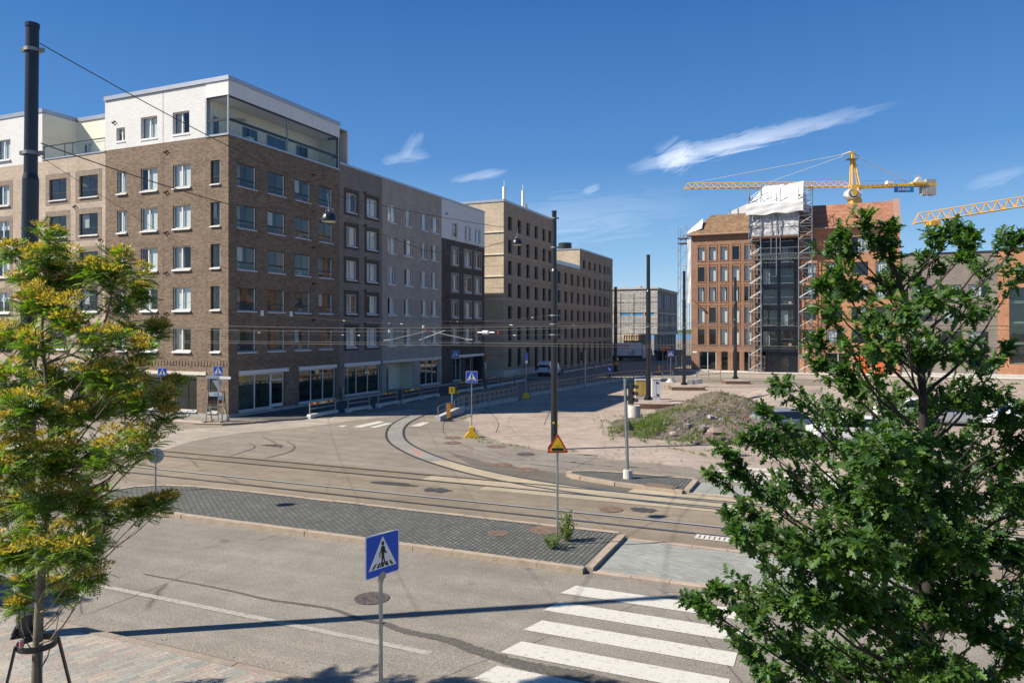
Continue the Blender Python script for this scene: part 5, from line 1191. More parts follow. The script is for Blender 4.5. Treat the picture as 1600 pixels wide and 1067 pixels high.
# ---------------------------------------------------------------- signs
def plate(w_, h_, rad=.03, n=4):
    pts = []
    for cx, cz, a0 in ((w_/2-rad, h_/2-rad, 0), (-w_/2+rad, h_/2-rad, 90), (-w_/2+rad, -h_/2+rad, 180), (w_/2-rad, -h_/2+rad, 270)):
        for k in range(n+1): a = R(a0+90*k/n); pts.append((cx+math.cos(a)*rad, cz+math.sin(a)*rad))
    return pts
def moved(pts, dz): return [(x, z+dz) for x, z in pts]
def crossing_plate(parent, s, zc, y=-.03):
    """blue square, white triangle, black walker on stripes; faces -y"""
    p = MB(); k = s/.64
    p.m = 0; p.prism(moved(plate(.64*k, .64*k), zc), y-.012, y, 'y')
    p.m = 1; p.prism(moved(plate(.605*k, .605*k, .025), zc), y-.014, y-.0121, 'y')
    p.m = 0; p.prism([(-.265*k, zc-.20*k), (.265*k, zc-.20*k), (0, zc+.275*k)], y-.0165, y-.0142, 'y')
    o = p.build('sign_plate', ['sign_white', 'sign_blue'], parent)
    g_ = MB(); y2 = y-.0175
    def bl(pts): g_.prism([(x*k, zc+z*k) for x, z in pts], y2-.001, y2, 'y')
    bl([(math.cos(a)*.028+.0, .165+math.sin(a)*.034) for a in [i*math.pi/6 for i in range(12)]])
    bl([(-.032,.12),(-.012,.13),(.018,.128),(.036,.11),(.03,.02),(.026,-.02),(-.022,-.02),(-.026,.04)])
    bl([(.026,.115),(.04,.10),(.05,.05),(.078,.015),(.066,-.002),(.032,.03),(.022,.075)])
    bl([(-.03,.115),(-.045,.06),(-.066,.02),(-.062,-.035),(-.044,-.035),(-.046,.015),(-.02,.06)])
    bl([(-.022,-.02),(.006,-.02),(.0,-.09),(-.03,-.175),(-.055,-.185),(-.062,-.172),(-.045,-.16),(-.026,-.09)])
    bl([(.0,-.02),(.027,-.02),(.036,-.08),(.052,-.14),(.07,-.155),(.066,-.17),(.038,-.165),(.012,-.085)])
    for x in (-.17, -.085, 0.0, .085, .17): sl_ = -x*.12/.17*.35; bl([(x-.024+sl_*-.4, -.185), (x+.02+sl_*-.4, -.185), (x+.022+sl_, -.115), (x-.012+sl_, -.115)])
    g_.build('pictogram', 'black', o); return o
def sign_post(parent, h_, r=.03, mat='galvanised', z0=0.0):
    b = MB(); b.cyl((0,0,z0), (0,0,h_), r, n=12); b.cyl((0,0,h_), (0,0,h_+.02), r*1.05, n=12); return b.build('post', mat, parent)
def crossing_sign(label, p, rz, zc, s=.64, htop=None):
    t_ = thing('crossing_sign', label, 'road sign', p, rz, 'blue pedestrian crossing signs')
    sign_post(t_, htop or zc-.1); crossing_plate(t_, s, zc); return t_
d0 = 11.05; fp = Vector(((595-CX)*d0/F, d0, .11))
near_sign = crossing_sign('nearest and largest blue crossing sign, turned sideways above the traffic lane', fp, R(49), 2.72+.0, .64, 2.44)
bk = MB(); bk.cyl((0,-.028,2.40),(0,-.046,2.40),.062,n=18); bk.cyl((0,0,2.30),(0,0,2.46),.042,n=14); bk.build('clamp', 'galvanised', near_sign)
def jersey_foot(parent, w_=.55, h_=.62):
    b = MB(); b.prism([(-.42*w_/.55,0),(.42*w_/.55,0),(.36*w_/.55,.12),(.16*w_/.55,.34),(.10*w_/.55,h_),(-.10*w_/.55,h_),(-.16*w_/.55,.34),(-.36*w_/.55,.12)], -.22, .22, 'y'); b.m = 1
    b.prism([(-.30*w_/.55,.2),(-.12*w_/.55,.4),(-.105*w_/.55,h_+.01),(.02,h_+.01),(.0,.2)], .221, .235, 'y'); b.box(.11,.2,-.2,.2,.3,.5); return b.build('sign_foot', ['yellow', 'red'], parent)
cs2 = crossing_sign('blue crossing sign on a yellow wedge-shaped foot at the curve of the track', gr(737, 683), R(2), 3.45, .66, 3.15); jersey_foot(cs2)
cs3 = crossing_sign('blue crossing sign above the white street name plates at the brown corner', gr(341, 662)+Vector((0,0,.1)), R(2), 3.35, .62, 3.1)
nm = MB(); nm.m = 0; nm.bar((0,0,2.95),(-.62,-.35,2.97),.04,.2); nm.m = 0; nm.bar((0,0,2.92),(.85,-.12,2.9),.04,.17); nm.build('street_name_plate', 'sign_white', cs3)
gw = MB(); gw.m = 0; gw.prism([(-.36,2.75),(.36,2.75),(0,2.12)], -.05, -.03, 'y'); gw.m = 0; gw.box(.02,.12,-.075,-.05,2.0,2.75); gw.build('give_way_back', 'sign_back', cs3)
cs4 = crossing_sign('blue crossing sign seen past the twigs of the yellow-tipped tree', gr(254, 652)+Vector((0,0,.1)), R(3), 3.05, .62, 2.8)
cs5 = crossing_sign('blue crossing sign in the shade before the umber house, on a striped foot', gr(712, 615), R(-6), 3.8, .7, 3.5); jersey_foot(cs5, .45, .5)
cs6 = crossing_sign('blue crossing sign on a thin post with round stone foot near the building site', gr(1048, 597), R(3), 3.3, .62, 3.1)
b = MB(); b.cyl((0,0,0),(0,0,.16),.55,.5,n=16); b.cyl((0,0,.16),(0,0,.4),.36,.34,n=14); b.build('sign_foot', 'concrete_light', cs6)
# edge-on blue sign by the fence gap
t_ = thing('road_sign', 'narrow blue and white sign seen edge-on in the gap between the two railings', 'road sign', gr(822, 622), R(62)); sign_post(t_, 4.1, .035)
b = MB(); b.prism(moved(plate(.6,.6), 3.75), -.05, -.035, 'y'); b.build('sign_plate', 'sign_blue', t_); b = MB(); b.prism(moved(plate(.5,.3), 3.25), -.05, -.035, 'y'); b.build('supplementary_plate', 'sign_white', t_); jersey_foot(t_, .5, .5)
# tram warning triangle on the cobbled island
def tri(parent, s, zc, cols=('red', 'sign_yellow'), y=-.035, inner=.74):
    b = MB(); h_ = s*.866
    def T_(k, yy0, yy1):
        c = zc; pts = []
        for a in (90, 210, 330):
            cx, cz = math.cos(R(a))*s*.577*k, c+math.sin(R(a))*s*.577*k
            for da in (-40, 0, 40): pts.append((cx+math.cos(R(a+da))*.035*k, cz+math.sin(R(a+da))*.035*k))
        b.prism(pts, yy0, yy1, 'y')
    b.m = 0; T_(1, y-.012, y); b.m = 1; T_(inner, y-.015, y-.0122); return b.build('sign_plate', list(cols), parent)
tw = thing('tram_warning_sign', 'yellow triangle with red rim and black tram on a grey post in the cobbles', 'road sign', gr(871, 851, .125), R(4)); sign_post(tw, 2.98, .03)
pl_ = tri(tw, .52, 2.78)
pg = MB(); y = -.0535
def pgp(pts): pg.prism(pts, y-.001, y, 'y')
pgp([(-.16,2.655),(.16,2.655),(.175,2.69),(.165,2.735),(-.165,2.735),(-.175,2.69)]); pgp([(-.13,2.80),(.13,2.80),(.13,2.808),(-.13,2.808)]); pgp([(-.04,2.735),(-.034,2.735),(.004,2.77),(-.034,2.80),(-.042,2.798),(-.008,2.77)])
pgp([(.04,2.735),(.034,2.735),(-.004,2.77),(.034,2.80),(.042,2.798),(.008,2.77)]); pg.build('pictogram', 'black', pl_)
for x in (-.12, -.06, 0, .06, .12):
    pass
# round sign seen from behind on the island tip
kr = thing('round_sign', 'grey back of a round sign on a short post at the rounded island tip', 'road sign', gr(243, 767, .125), R(200)); sign_post(kr, 1.55, .03)
b = MB(); b.cyl((0,-.03,1.32),(0,-.045,1.32),.29,n=28); b.m = 1; b.box(-.2,.2,-.03,-.015,1.42,1.46); b.box(-.2,.2,-.03,-.015,1.18,1.22); b.build('sign_plate', ['sign_back', 'galvanised'], kr)
# yellow "1" sign, striped marker boards
t_ = thing('number_sign', 'small yellow plate with a black figure one on a post by the railing', 'road sign', gr(706, 646), R(4)); sign_post(t_, 1.75, .05, 'sign_white')
b = MB(); b.prism(moved(plate(.42,.5), 1.72), -.07, -.05, 'y'); o = b.build('sign_plate', 'sign_yellow', t_); text('number', '1', .5, 'black', o, (0,-.075,1.72), sx=1.3)
b = MB(); b.box(-.1,.1,-.08,-.05,.25,.75); b.build('marker_band', 'orange', t_)
def marker_board(label, p, rz, h_=1.0, w_=.24):
    t_ = thing('marker_board', label, 'road sign', p, rz, 'red and yellow hazard boards'); b = MB(); n = 6
    b.m = 0; b.box(-w_/2, w_/2, -.02, .02, .2, .2+h_); b.m = 1
    for k in range(n):
        z = .22+k*h_/n; b.poly([(-w_/2,-.022,z),(w_/2,-.022,z+.11),(w_/2,-.022,min(z+.2, .2+h_)),(-w_/2,-.022,min(z+.09, .2+h_))])
    b.build('striped_board', ['red', 'sign_yellow'], t_); b = MB(); b.box(-.3,.3,-.15,.15,0,.1); b.cyl((0,0,.1),(0,0,.25),.03,n=8); b.build('foot', 'rubber', t_); return t_
marker_board('red and yellow striped hazard board leaning at the low concrete ramp', gr(701, 658), R(5)); marker_board('red and yellow striped hazard board in the far street before the truck', gr(1030, 586), R(3), 1.15, .28)
# tram-stop style sign post near the umber house
t_ = thing('stop_sign_post', 'post with a round yellow symbol, yellow plate and white board by the umber house', 'road sign', gr(757, 592), R(8))
b = MB(); b.cyl((0,0,0),(0,0,1.3),.1,n=12); b.cyl((0,0,1.3),(0,0,3.3),.04,n=8); b.cyl((0,0,0),(0,0,.5),.25,.1,n=12); b.build('post', 'galv_dull', t_)
b = MB(); b.cyl((0,-.04,2.75),(0,-.06,2.75),.26,n=24); b.build('round_symbol', 'orange', t_); b = MB(); b.box(-.17,.17,-.06,-.04,2.13,2.46); b.build('yellow_plate', 'orange', t_)
b = MB(); b.cyl((0,-.061,2.75),(0,-.064,2.75),.16,n=20); b.m = 1; b.cyl((0,-.065,2.75),(0,-.068,2.75),.11,n=20); b.build('symbol_ring', ['black', 'orange'], t_)
b = MB(); b.box(-.22,.22,-.06,-.03,1.15,2.05); b.build('notice_board', 'sign_white', t_); b = MB(); b.box(-.06,.06,-.062,-.0605,1.45,1.8); b.build('notice_print', 'grey_frame', t_)
# blue arrow disc
t_ = thing('arrow_sign', 'small round blue sign with white arrow at the far end of the railing', 'road sign', gr(952, 588), R(3)); sign_post(t_, 1.0, .04, 'black_plastic')
b = MB(); b.cyl((0,-.04,.95),(0,-.055,.95),.34,n=24); o = b.build('sign_plate', 'sign_blue', t_)
b = MB(); b.prism([(-.18,1.1),(-.11,1.17),(.06,1.0),(.14,1.07),(.18,.77),(-.12,.80),(-.04,.88)], -.058, -.056, 'y'); b.build('arrow', 'sign_white', o)
b = MB(); b.box(-.3,.3,-.3,.3,0,.1); b.build('foot', 'rubber', t_)
# road works triangles
for px, pyt, lab, sz in ((1035.5, 546, 'lower orange roadworks triangle before the building site', 1.0), (1042.5, 543, 'taller orange roadworks triangle just right of another one', .95)):
    t_ = thing('roadworks_sign', lab, 'road sign', gr(px, 583), R(2), 'orange roadworks triangles'); zc = H+(HZ-pyt)*gr(px, 583).y/F; sign_post(t_, zc+.3, .04, 'galvanised'); o = tri(t_, .66, zc, ('red', 'orange'), inner=.8)
    b = MB(); b.box(-.06,.06,-.054,-.052,zc-.12,zc+.1); b.box(-.12,.12,-.054,-.052,zc-.16,zc-.1); b.build('pictogram', 'black', o)
# notice frame of timber trestles at the corner
tf = thing('notice_frame', 'timber trestle frame holding a blue and white notice at the brown corner', 'notice board', gr(338, 661)+Vector((0,0,.1)), R(6))
b = MB()
for x in (-.55, .45):
    b.bar((x,-.35,.02),(x+.02,.0,2.05),.09,.06); b.bar((x+.15,.4,.02),(x+.04,.0,2.0),.09,.06)
    b.bar((x-.1,-.6,.05),(x+.2,.6,.05),.12,.08)
b.bar((-.8,-.4,.07),(.75,-.35,.07),.1,.08); b.bar((-.55,0,.95),(.5,0,.95),.05,.09); b.bar((.45,0,1.0),(.85,-.2,.1),.07,.07); b.build('trestle', 'wood', tf)
b = MB(); b.box(-.55,.52,-.06,-.02,1.2,2.02); b.m = 1; b.box(-.46,.40,-.075,-.06,1.68,1.95); b.m = 2; b.box(-.46,.1,-.075,-.06,1.42,1.66); b.m = 3; b.box(.11,.40,-.075,-.06,1.42,1.66)
o = b.build('notice_panel', ['wood_red', 'sign_white', 'black', 'cloth_blue'], tf); text('notice_writing', 'VVO', .17, 'cloth_blue', o, (0,-.078,1.81)); 
b = MB(); b.prism([(.2,1.47),(.31,1.54),(.2,1.61)], -.077, -.0755, 'y'); b.build('notice_arrow', 'sign_white', o)
# traffic lights
def signal_head(parent, p, rz, n=3, k=1.0):
    b = MB(); c, s_ = math.cos(rz), math.sin(rz); b.T = Matrix.Translation(p) @ Matrix.Rotation(rz, 4, 'Z')
    b.box(-.14*k, .14*k, -.09*k, .12*k, 0, .31*n*k)
    for i in range(n):
        zc = (.16+.31*i)*k; b.cyl((0,-.09*k,zc),(0,-.11*k,zc),.11*k,n=14)
        a0 = b.add([(math.cos(R(a))*.115*k, -.09*k, zc+math.sin(R(a))*.115*k) for a in range(-20, 201, 20)]+[(math.cos(R(a))*.115*k, -.31*k, zc+math.sin(R(a))*.115*k-.02) for a in range(-20, 201, 20)])
        for q in range(11): b.f.append((a0+q, a0+q+1, a0+12+q+1, a0+12+q)); b.mi.append(0)
    return b.build('signal_head', 'black_plastic', parent)
tl = thing('traffic_light', 'traffic light with black head on a tall grey post on the small cobbled island', 'traffic light', gr(981, 747, .13), 0)
b = MB(); b.cyl((0,0,0),(-.12,0,4.05),.07,.06,n=16); b.build('post', 'galvanised', tl); b = MB(); b.cyl((0,0,0),(0,0,.34),.2,.19,n=16); b.build('foot_ring', 'concrete_light', tl)
signal_head(tl, Vector((.14,0,3.02)), R(70), 3, .88); b = MB(); b.bar((-.06,0,3.2),(.1,0,3.2),.04); b.bar((-.06,0,3.7),(.1,0,3.7),.04); b.build('bracket', 'black_plastic', tl)
b = MB(); b.prism([(.05,1.95),(.28,1.95),(.06,2.35)], -.06, .1, 'y'); b.build('push_button_box', 'black_plastic', tl)
tl2 = thing('traffic_light', 'distant traffic light on a pale post standing inside the far railing', 'traffic light', gr(914, 606), 0); b = MB(); b.cyl((0,0,0),(0,0,3.9),.09,n=10); b.build('post', 'galvanised', tl2)
signal_head(tl2, Vector((-.28,0,2.9)), R(-60), 3, .95)
# ---------------------------------------------------------------- barriers and railings
def barrier(label, p0, p1, stripes):
    p0, p1 = gr(*p0), gr(*p1); d = p1-p0; L = d.length; t_ = thing('barrier', label, 'barrier', p0, math.atan2(d.y, d.x), 'concrete-footed barriers along the side street'); h_ = 1.02
    b = MB(); b.prism([(0,.0),(.32,.0),(.5,.08),(L-.5,.08),(L-.32,0),(L,0),(L,.2),(L-.1,.3),(.1,.3),(0,.2)], -.16, .16, 'y'); b.build('concrete_foot', 'concrete_light', t_)
    b = MB(); b.box(.12,.20,-.04,.04,.3,h_+.06); b.box(L-.20,L-.12,-.04,.04,.3,h_+.06); b.box(.2,L-.2,-.03,.03,.62,.70)
    if not stripes: b.box(.2,L-.2,-.03,.03,.95,1.04)
    b.build('rail_frame', 'galvanised', t_)
    if stripes:
        b = MB(); n = 9; x0, x1 = .2, L-.2
        for k in range(n):
            b.m = 0 if k % 2 == 0 else 1
            if stripes == 2 and k in (0, 1, 2, 6, 7, 8): b.m = 2
            if k == 4 and stripes == 1: b.m = 3
            b.box(x0+(x1-x0)*k/n, x0+(x1-x0)*(k+1)/n, -.035, .035, .93, 1.06)
        b.build('striped_rail', ['red', 'sign_yellow', 'galvanised', 'sign_white'], t_)
    return t_
bl_ = (((482,654.5),(526,646),1,'barrier with red and yellow rail nearest the corner shop windows'), ((541,644.5),(579,639),0,'plain grey-railed barrier second from the building corner'), ((589,637),(622,631),2,'third barrier from the corner, short striped middle'),
       ((628,630.5),(658,624),1,'fourth barrier from the corner, striped rail before the entrance recess'), ((658.5,624),(685,619.3),0,'plain barrier before the shop window of the sandy house'), ((711.7,615),(733,611.5),2,'barrier just right of the shaded crossing sign'),
       ((733.5,611.4),(754.5,608),2,'barrier between the shaded crossing sign and the round yellow sign'), ((761.5,606.7),(779.8,603.2),2,'barrier just beyond the round yellow stop sign'), ((782.6,603),(801,599.4),2,'second barrier beyond the round yellow stop sign'), ((804.5,598.8),(820,596),2,'last barrier before the white van'),
       ((881,583.2),(891,581.2),2,'first barrier behind the middle pole along the lower tan building'), ((892.6,581),(903,579.2),2,'second barrier behind the middle pole along the lower tan building'), ((905,579),(914.5,577.3),0,'barrier behind the distant traffic light'),
       ((916.7,576.9),(925,575.4),0,'barrier just beyond the distant traffic light'), ((928.5,574.9),(936,573.6),0,'third barrier from the far corner of the lower tan building'), ((939.9,573.2),(946,572.2),0,'second barrier from the far corner of the lower tan building'), ((948.6,571.7),(955.6,570.5),2,'farthest barrier, at the far corner of the lower tan building'))
for p0, p1, st, lab in bl_: barrier(lab, p0, p1, st)
def railing(label, g0, g1, h_=1.15, bays=3, cat_g='galvanised railing sections on concrete feet', concrete=True):
    d = g1-g0; L = d.length; t_ = thing('railing', label, 'railing', g0, math.atan2(d.y, d.x), cat_g)
    if concrete: b = MB(); b.prism([(.02,0),(L-.02,0),(L-.02,.26),(L-.08,.34),(.08,.34),(.02,.26)], -.13, .13, 'y'); b.build('concrete_foot', 'concrete', t_)
    b = MB(); z0 = .3 if concrete else 0
    for k in range(bays+1): x = .05+(L-.1)*k/bays; b.box(x-.03, x+.03, -.03, .03, z0, h_)
    b.box(.02,L-.02,-.03,.03,h_-.06,h_); b.box(.02,L-.02,-.025,.025,h_*.58,h_*.58+.05); b.build('rail_frame', 'galvanised', t_)
    b = MB()
    for k in range(bays):
        x = .05+(L-.1)*(k+.5)/bays
        for z in (h_-.035, h_*.58+.025): b.box(x-.07, x+.07, -.05, -.031, z-.045, z+.045); b.box(x-.07, x+.07, .031, .05, z-.045, z+.045)
    b.build('reflector', 'orange', t_); return t_
def railing_run(pts, nsec, labels, **kw):
    P = [gr(*p) for p in pts]; seg = [(P[i+1]-P[i]).length for i in range(len(P)-1)]; T_ = sum(seg)
    def pos(s):
        for i, l in enumerate(seg):
            if s <= l or i == len(seg)-1: return P[i].lerp(P[i+1], s/l)
            s -= l
    for k in range(nsec): railing(labels(k), pos(T_*k/nsec), pos(T_*(k+1)/nsec), **kw)
ordn = ['first', 'second', 'third', 'fourth', 'fifth', 'sixth', 'seventh', 'eighth', 'ninth', 'tenth', 'eleventh', 'twelfth']
railing_run([(716,643.5),(808,625.5)], 4, lambda k: f'{ordn[k]} railing section from the low concrete ramp')
railing_run([(828,619.5),(872,612),(913,604.5),(962,596.5),(1009,592.5)], 11, lambda k: f'{ordn[k]} railing section beyond the gap with the edge-on blue sign')
railing('loose white railing section beside the round-footed crossing sign', gr(1018,597), gr(1052,594.5), 1.2, 2); railing('single pale railing before the green shop window of the brick building', gr(1088,597), gr(1126,594), 1.3, 2, concrete=False)
# low ramp wall with pipe rail
r0, r1 = gr(684, 658), gr(722, 645); d = r1-r0; t_ = thing('ramp_wall', 'low dark concrete wall with pipe handrail at the head of the railings', 'wall', r0, math.atan2(d.y, d.x)); L = d.length
b = MB(); b.prism([(0,0),(L,0),(L,.55),(0,.32)], -.18, .18, 'y'); b.build('concrete_base', 'concrete', t_)
b = MB()
for x in (.05, L*.33, L*.66, L-.05): b.cyl((x,0,.3),(x,0,1.0+.15*x/L),.03,n=6)
b.tube([(0,0,1.0),(L,0,1.15)],.03); b.tube([(0,0,.62),(L,0,.8)],.025); b.build('handrail', 'galvanised', t_)
# ---------------------------------------------------------------- cabinets, slabs, ring, blocks
def slab(label, x0, x1, py, name='foundation_slab', dep=2.0, h_=.24):
    p0, p1 = gr(x0, py), gr(x1, py); w_ = (p1-p0).length; t_ = thing(name, label, 'foundation', p0, R(-4), 'timber-edged pole foundations')
    b = MB(); b.box(.05,w_-.05,.05,dep-.05,0,h_-.02); b.build('concrete_slab', 'gravel_pale', t_); b = MB()
    b.box(0,w_,0,.05,0,h_-.03); b.box(0,w_,dep-.05,dep,0,h_-.031); b.box(0,.05,.05,dep-.05,0,h_-.03); b.box(w_-.05,w_,.05,dep-.05,0,h_-.03); b.build('timber_edge', 'wood_red', t_)
slab('timber-edged slab under the pole beside the ochre cabinet', 992, 1052, 639, h_=.42, dep=2.6); slab('timber-edged slab under the pole with the concrete blocks', 1050, 1101, 610, dep=2.6, h_=.36); slab('timber-edged slab under the pole before the brown wing', 1134, 1172, 600, dep=2.6, h_=.36)
def cabinet(label, px0, px1, py, h_, mats, rz=R(-3), legs=0):
    p0, p1 = gr(px0, py), gr(px1, py); w_ = (p1-p0).length; t_ = thing('utility_cabinet', label, 'cabinet', p0, rz)
    b = MB(); b.box(0,w_,0,.55,h_*.22,h_); b.build('body', mats[0], t_); b = MB(); b.box(.02,w_-.02,.02,.53,0,h_*.22); b.build('base', mats[1], t_)
    b = MB(); b.box(-.03,w_+.03,-.03,.58,h_,h_+.05); b.build('roof', mats[2], t_); b = MB()
    for x in (w_*.48,): b.box(x, x+.015, -.006, 0, h_*.25, h_*.97)
    b.build('door_seam', 'black', t_); return t_, w_
cabinet('ochre utility cabinet with grey base behind the signal post', 993, 1017, 624.5, 1.72, ('cabinet_ochre', 'concrete', 'cabinet_grey'))
c_, w_ = cabinet('pale grey utility cabinet right of the cabinet pole', 1019, 1032, 627.5, 1.9, ('cabinet_grey', 'cabinet_grey', 'cabinet_grey'))
b = MB(); b.box(w_*.55,w_*.8,-.02,-.007,.5,.65); b.box(w_*.45,w_*.75,-.02,-.007,1.55,1.68); b.build('lock_plate', 'black', c_)
rg = thing('concrete_ring', 'pale concrete ring standing in the weeds behind the signal post', 'concrete ring', gr(991, 652), 0); b = MB(); b.lathe([(.36,.0),(.43,.0),(.43,.85),(.36,.85),(.36,.0)], n=28); b.build('ring', 'concrete_light', rg, smooth=False)
b = MB(); b.cyl((0,0,.0),(0,0,.6),.355,n=20); b.build('gravel_fill', 'rubble', rg)
for k, (px, py, w2, n_) in enumerate(((1075, 604, .8, 'left'), (1083.5, 604, .75, 'middle'), (1091, 603, .8, 'right'))):
    p = gr(px, py+2)+Vector((0,.5,.34)); b = MB(); b.box(0,.6,0,.5,0,.5); b.box(.08,.2,.1,.4,.5,.55); b.box(.4,.52,.1,.4,.5,.55); o = b.build('concrete_block', 'wood_grey' if False else 'concrete', None, p, R(4*k-4)); tag(o, f"{('first','second','third')[k]} concrete block from the pole on the block-pile slab", 'concrete block', 'concrete blocks on the slab')
# ---------------------------------------------------------------- van, truck, parked cars
def loft(stations, ring_n=None):
    """stations: (x, half_width, z_bottom, z_belt, z_top, top_half_width)"""
    b = MB(); rings = []
    for x, hw, zb, zm, zt, tw_ in stations:
        pts = [(x,-hw*.92,zb),(x,-hw,zb+.12),(x,-hw,zm),(x,-tw_,zt-.05),(x,-tw_*.86,zt),(x,tw_*.86,zt),(x,tw_,zt-.05),(x,hw,zm),(x,hw,zb+.12),(x,hw*.92,zb)]
        rings.append(b.add(pts))
    for a, c in zip(rings, rings[1:]):
        for k in range(10): b.f.append((a+k, a+(k+1) % 10, c+(k+1) % 10, c+k)); b.mi.append(0)
    for r_ in (rings[0], rings[-1]): b.f.append(tuple(r_+k for k in range(10))); b.mi.append(0)
    return b
def vehicle(name, label, cat, p, rz, paint, van=False, group=None):
    t_ = thing(name, label, cat, p, rz, group)
    if van: st = [(-2.4,.86,.4,1.05,1.55,.80),(-2.38,.93,.28,1.05,1.86,.82),(-1.9,.95,.25,1.05,1.92,.83),(0.4,.95,.25,1.05,1.92,.83),(1.1,.95,.25,1.05,1.84,.80),(1.75,.93,.25,1.05,1.2,.78),(2.3,.86,.28,.85,.98,.72),(2.45,.7,.4,.7,.8,.6)]
    else: st = [(-2.15,.76,.42,.8,.86,.7),(-2.1,.86,.28,.85,.98,.78),(-1.6,.89,.22,.9,1.34,.66),(-1.0,.9,.22,.9,1.45,.64),(.2,.9,.22,.9,1.45,.64),(1.0,.9,.22,.88,.97,.76),(1.8,.86,.24,.78,.86,.72),(2.15,.7,.35,.62,.68,.56)]
    b = loft(st); o = b.build('body', paint, t_, smooth=False)
    bv = o.modifiers.new('b', 'BEVEL'); bv.width = .05; bv.segments = 2; bv.limit_method = 'ANGLE'; bv.angle_limit = R(25)
    g_ = MB(); hw, tw_ = (.955, .84) if van else (.905, .66)
    if van:
        g_.poly([(-2.412,-.70,1.18),(-2.412,.70,1.18),(-2.395,.66,1.62),(-2.395,-.66,1.62)])
        for s_ in (-1, 1): g_.poly([(-1.9,s_*.93,1.15),(-1.0,s_*.93,1.15),(-1.0,s_*.885,1.65),(-1.9,s_*.885,1.65)]); g_.poly([(.5,s_*.945,1.12),(1.5,s_*.935,1.12),(1.1,s_*.87,1.68),(.5,s_*.875,1.68)])
        g_.poly([(1.80,-.72,1.18),(1.80,.72,1.18),(1.17,.72,1.8),(1.17,-.72,1.8)])
    else:
        for s_ in (-1, 1): g_.poly([(-1.75,s_*.893,.93),(.85,s_*.893,.93),(.25,s_*.70,1.36),(-1.45,s_*.70,1.34)])
        g_.poly([(-2.06,-.68,1.0),(-2.06,.68,1.0),(-1.64,.56,1.32),(-1.64,-.56,1.32)]); g_.poly([(1.0,-.66,.99),(1.0,.66,.99),(.28,.56,1.4),(.28,-.56,1.4)])
    g_.build('window_glass', 'car_glass', t_)
    wh = .32
    for x in ((-1.5, 1.55) if van else (-1.3, 1.35)):
        for s_ in (-1, 1):
            q = MB(); q.cyl((x,s_*.76,wh),(x,s_*.965,wh),wh,n=20); wo = q.build('wheel', 'rubber', t_); q = MB(); q.cyl((x,s_*.966,wh),(x,s_*.975,wh),wh*.62,n=16); q.build('rim', 'galvanised', wo)
    xb = -2.44 if van else -2.18
    for s_ in (-1, 1):
        q = MB(); q.box(xb+.02, xb+.09, s_*.78-.1, s_*.78+.1, .95 if van else .68, 1.35 if van else .86); q.build('tail_light', 'lamp_red', t_)
        q = MB(); xf = 2.2 if van else 1.98; q.box(xf-.05, xf+.1, s_*.6-.14, s_*.6+.14, .68, .8); q.build('headlight', 'sign_white', t_)
    q = MB(); q.box(xb-.03, xb+.2, -.86, .86, .3, .52); q.build('bumper', 'black_plastic' if van else paint, t_); q = MB(); q.box(xb-.032, xb-.0 if not van else xb+.01, -.26, .26, .7, .82) if van else q.box(xb-.035, xb-.03, -.26, .26, .38, .48); q.build('number_plate', 'sign_white', t_)
    return t_
DIRU = math.atan2(UX.y, UX.x)
vp = gr(848.5, 588)+Vector((UX.x, UX.y, 0))*2.4
vehicle('parked_van', 'white van seen from behind, partly hidden by the middle tram pole', 'van', vp, DIRU+R(2), 'car_white', van=True)
cg = 'cars parked behind the oak'
vehicle('parked_car', 'silver car with red tail light at the edge of the oak beside the mound', 'car', gr(1232, 676), R(8), 'car_silver', group=cg)
vehicle('parked_car', 'white car deep behind the oak, its red light between the leaves', 'car', gr(1325, 690), R(172), 'car_white', group=cg)
vehicle('parked_car', 'grey car behind the right side of the oak trunk', 'car', gr(1492, 664), R(160), 'car_silver', group=cg)
vehicle('parked_car', 'white car at the picture edge below the glass front', 'car', gr(1588, 668), R(170), 'car_white', group=cg)
vehicle('parked_car', 'white car far behind the oak near the shrubs', 'car', gr(1420, 655), R(175), 'car_white', group=cg)
# truck
tp = gr(951, 563.5); tr = thing('box_truck', 'pale box truck with red lettering standing before the unfinished building', 'truck', tp, ANG+R(20))
d_t = tp.y; m2 = d_t/F; LB = 51*m2/math.cos(R(3)); b = MB(); b.box(0,LB,0,2.5,1.0,1.0+20*m2); o = b.build('cargo_box', 'car_white', tr)
zt = 1.0+20*m2
b = MB(); b.poly([(0,-.006,1.05),(LB,-.006,1.05),(LB,-.006,zt-.05),(0,-.006,zt-.05)]); b.build('side_panel', M('truck_side', (.74,.77,.79), .5, var=.12, scale=.5), tr)
text('lettering', 'ANPE', 1.15, 'red', tr, (LB*.40,-.02,zt-.75), sx=1.15)
b = MB()
for k in range(6): b.box(.1, 1.0+.25*(k % 3), -.012, -.008, zt-.5-k*.3, zt-.44-k*.3)
b.box(LB*.33, LB*.6, -.012, -.008, 1.55, 1.62)
rn = random.Random(4)
for k in range(10): x = LB*(.6+.02*k); b.box(x, x+.1, -.012, -.008, 1.15, 1.4+rn.random()*.9)
b.build('printed_picture', 'grey_frame', tr)
b = MB(); b.prism([(LB+.2,.5),(LB+2.1,.5),(LB+2.25,1.4),(LB+1.9,2.6),(LB+.9,2.9),(LB+.2,2.9)], .1, 2.4, 'y'); b.build('cab', 'car_white', tr)
b = MB(); b.prism([(LB+1.1,1.5),(LB+2.0,1.5),(LB+1.75,2.4),(LB+1.1,2.4)], .07, .095, 'y'); b.build('cab_window', 'car_glass', tr); b = MB(); b.prism([(LB+.9,.6),(LB+2.1,.6),(LB+2.15,1.0),(LB+.9,1.5)], .08, .096, 'y'); b.build('cab_stripe', 'red', tr)
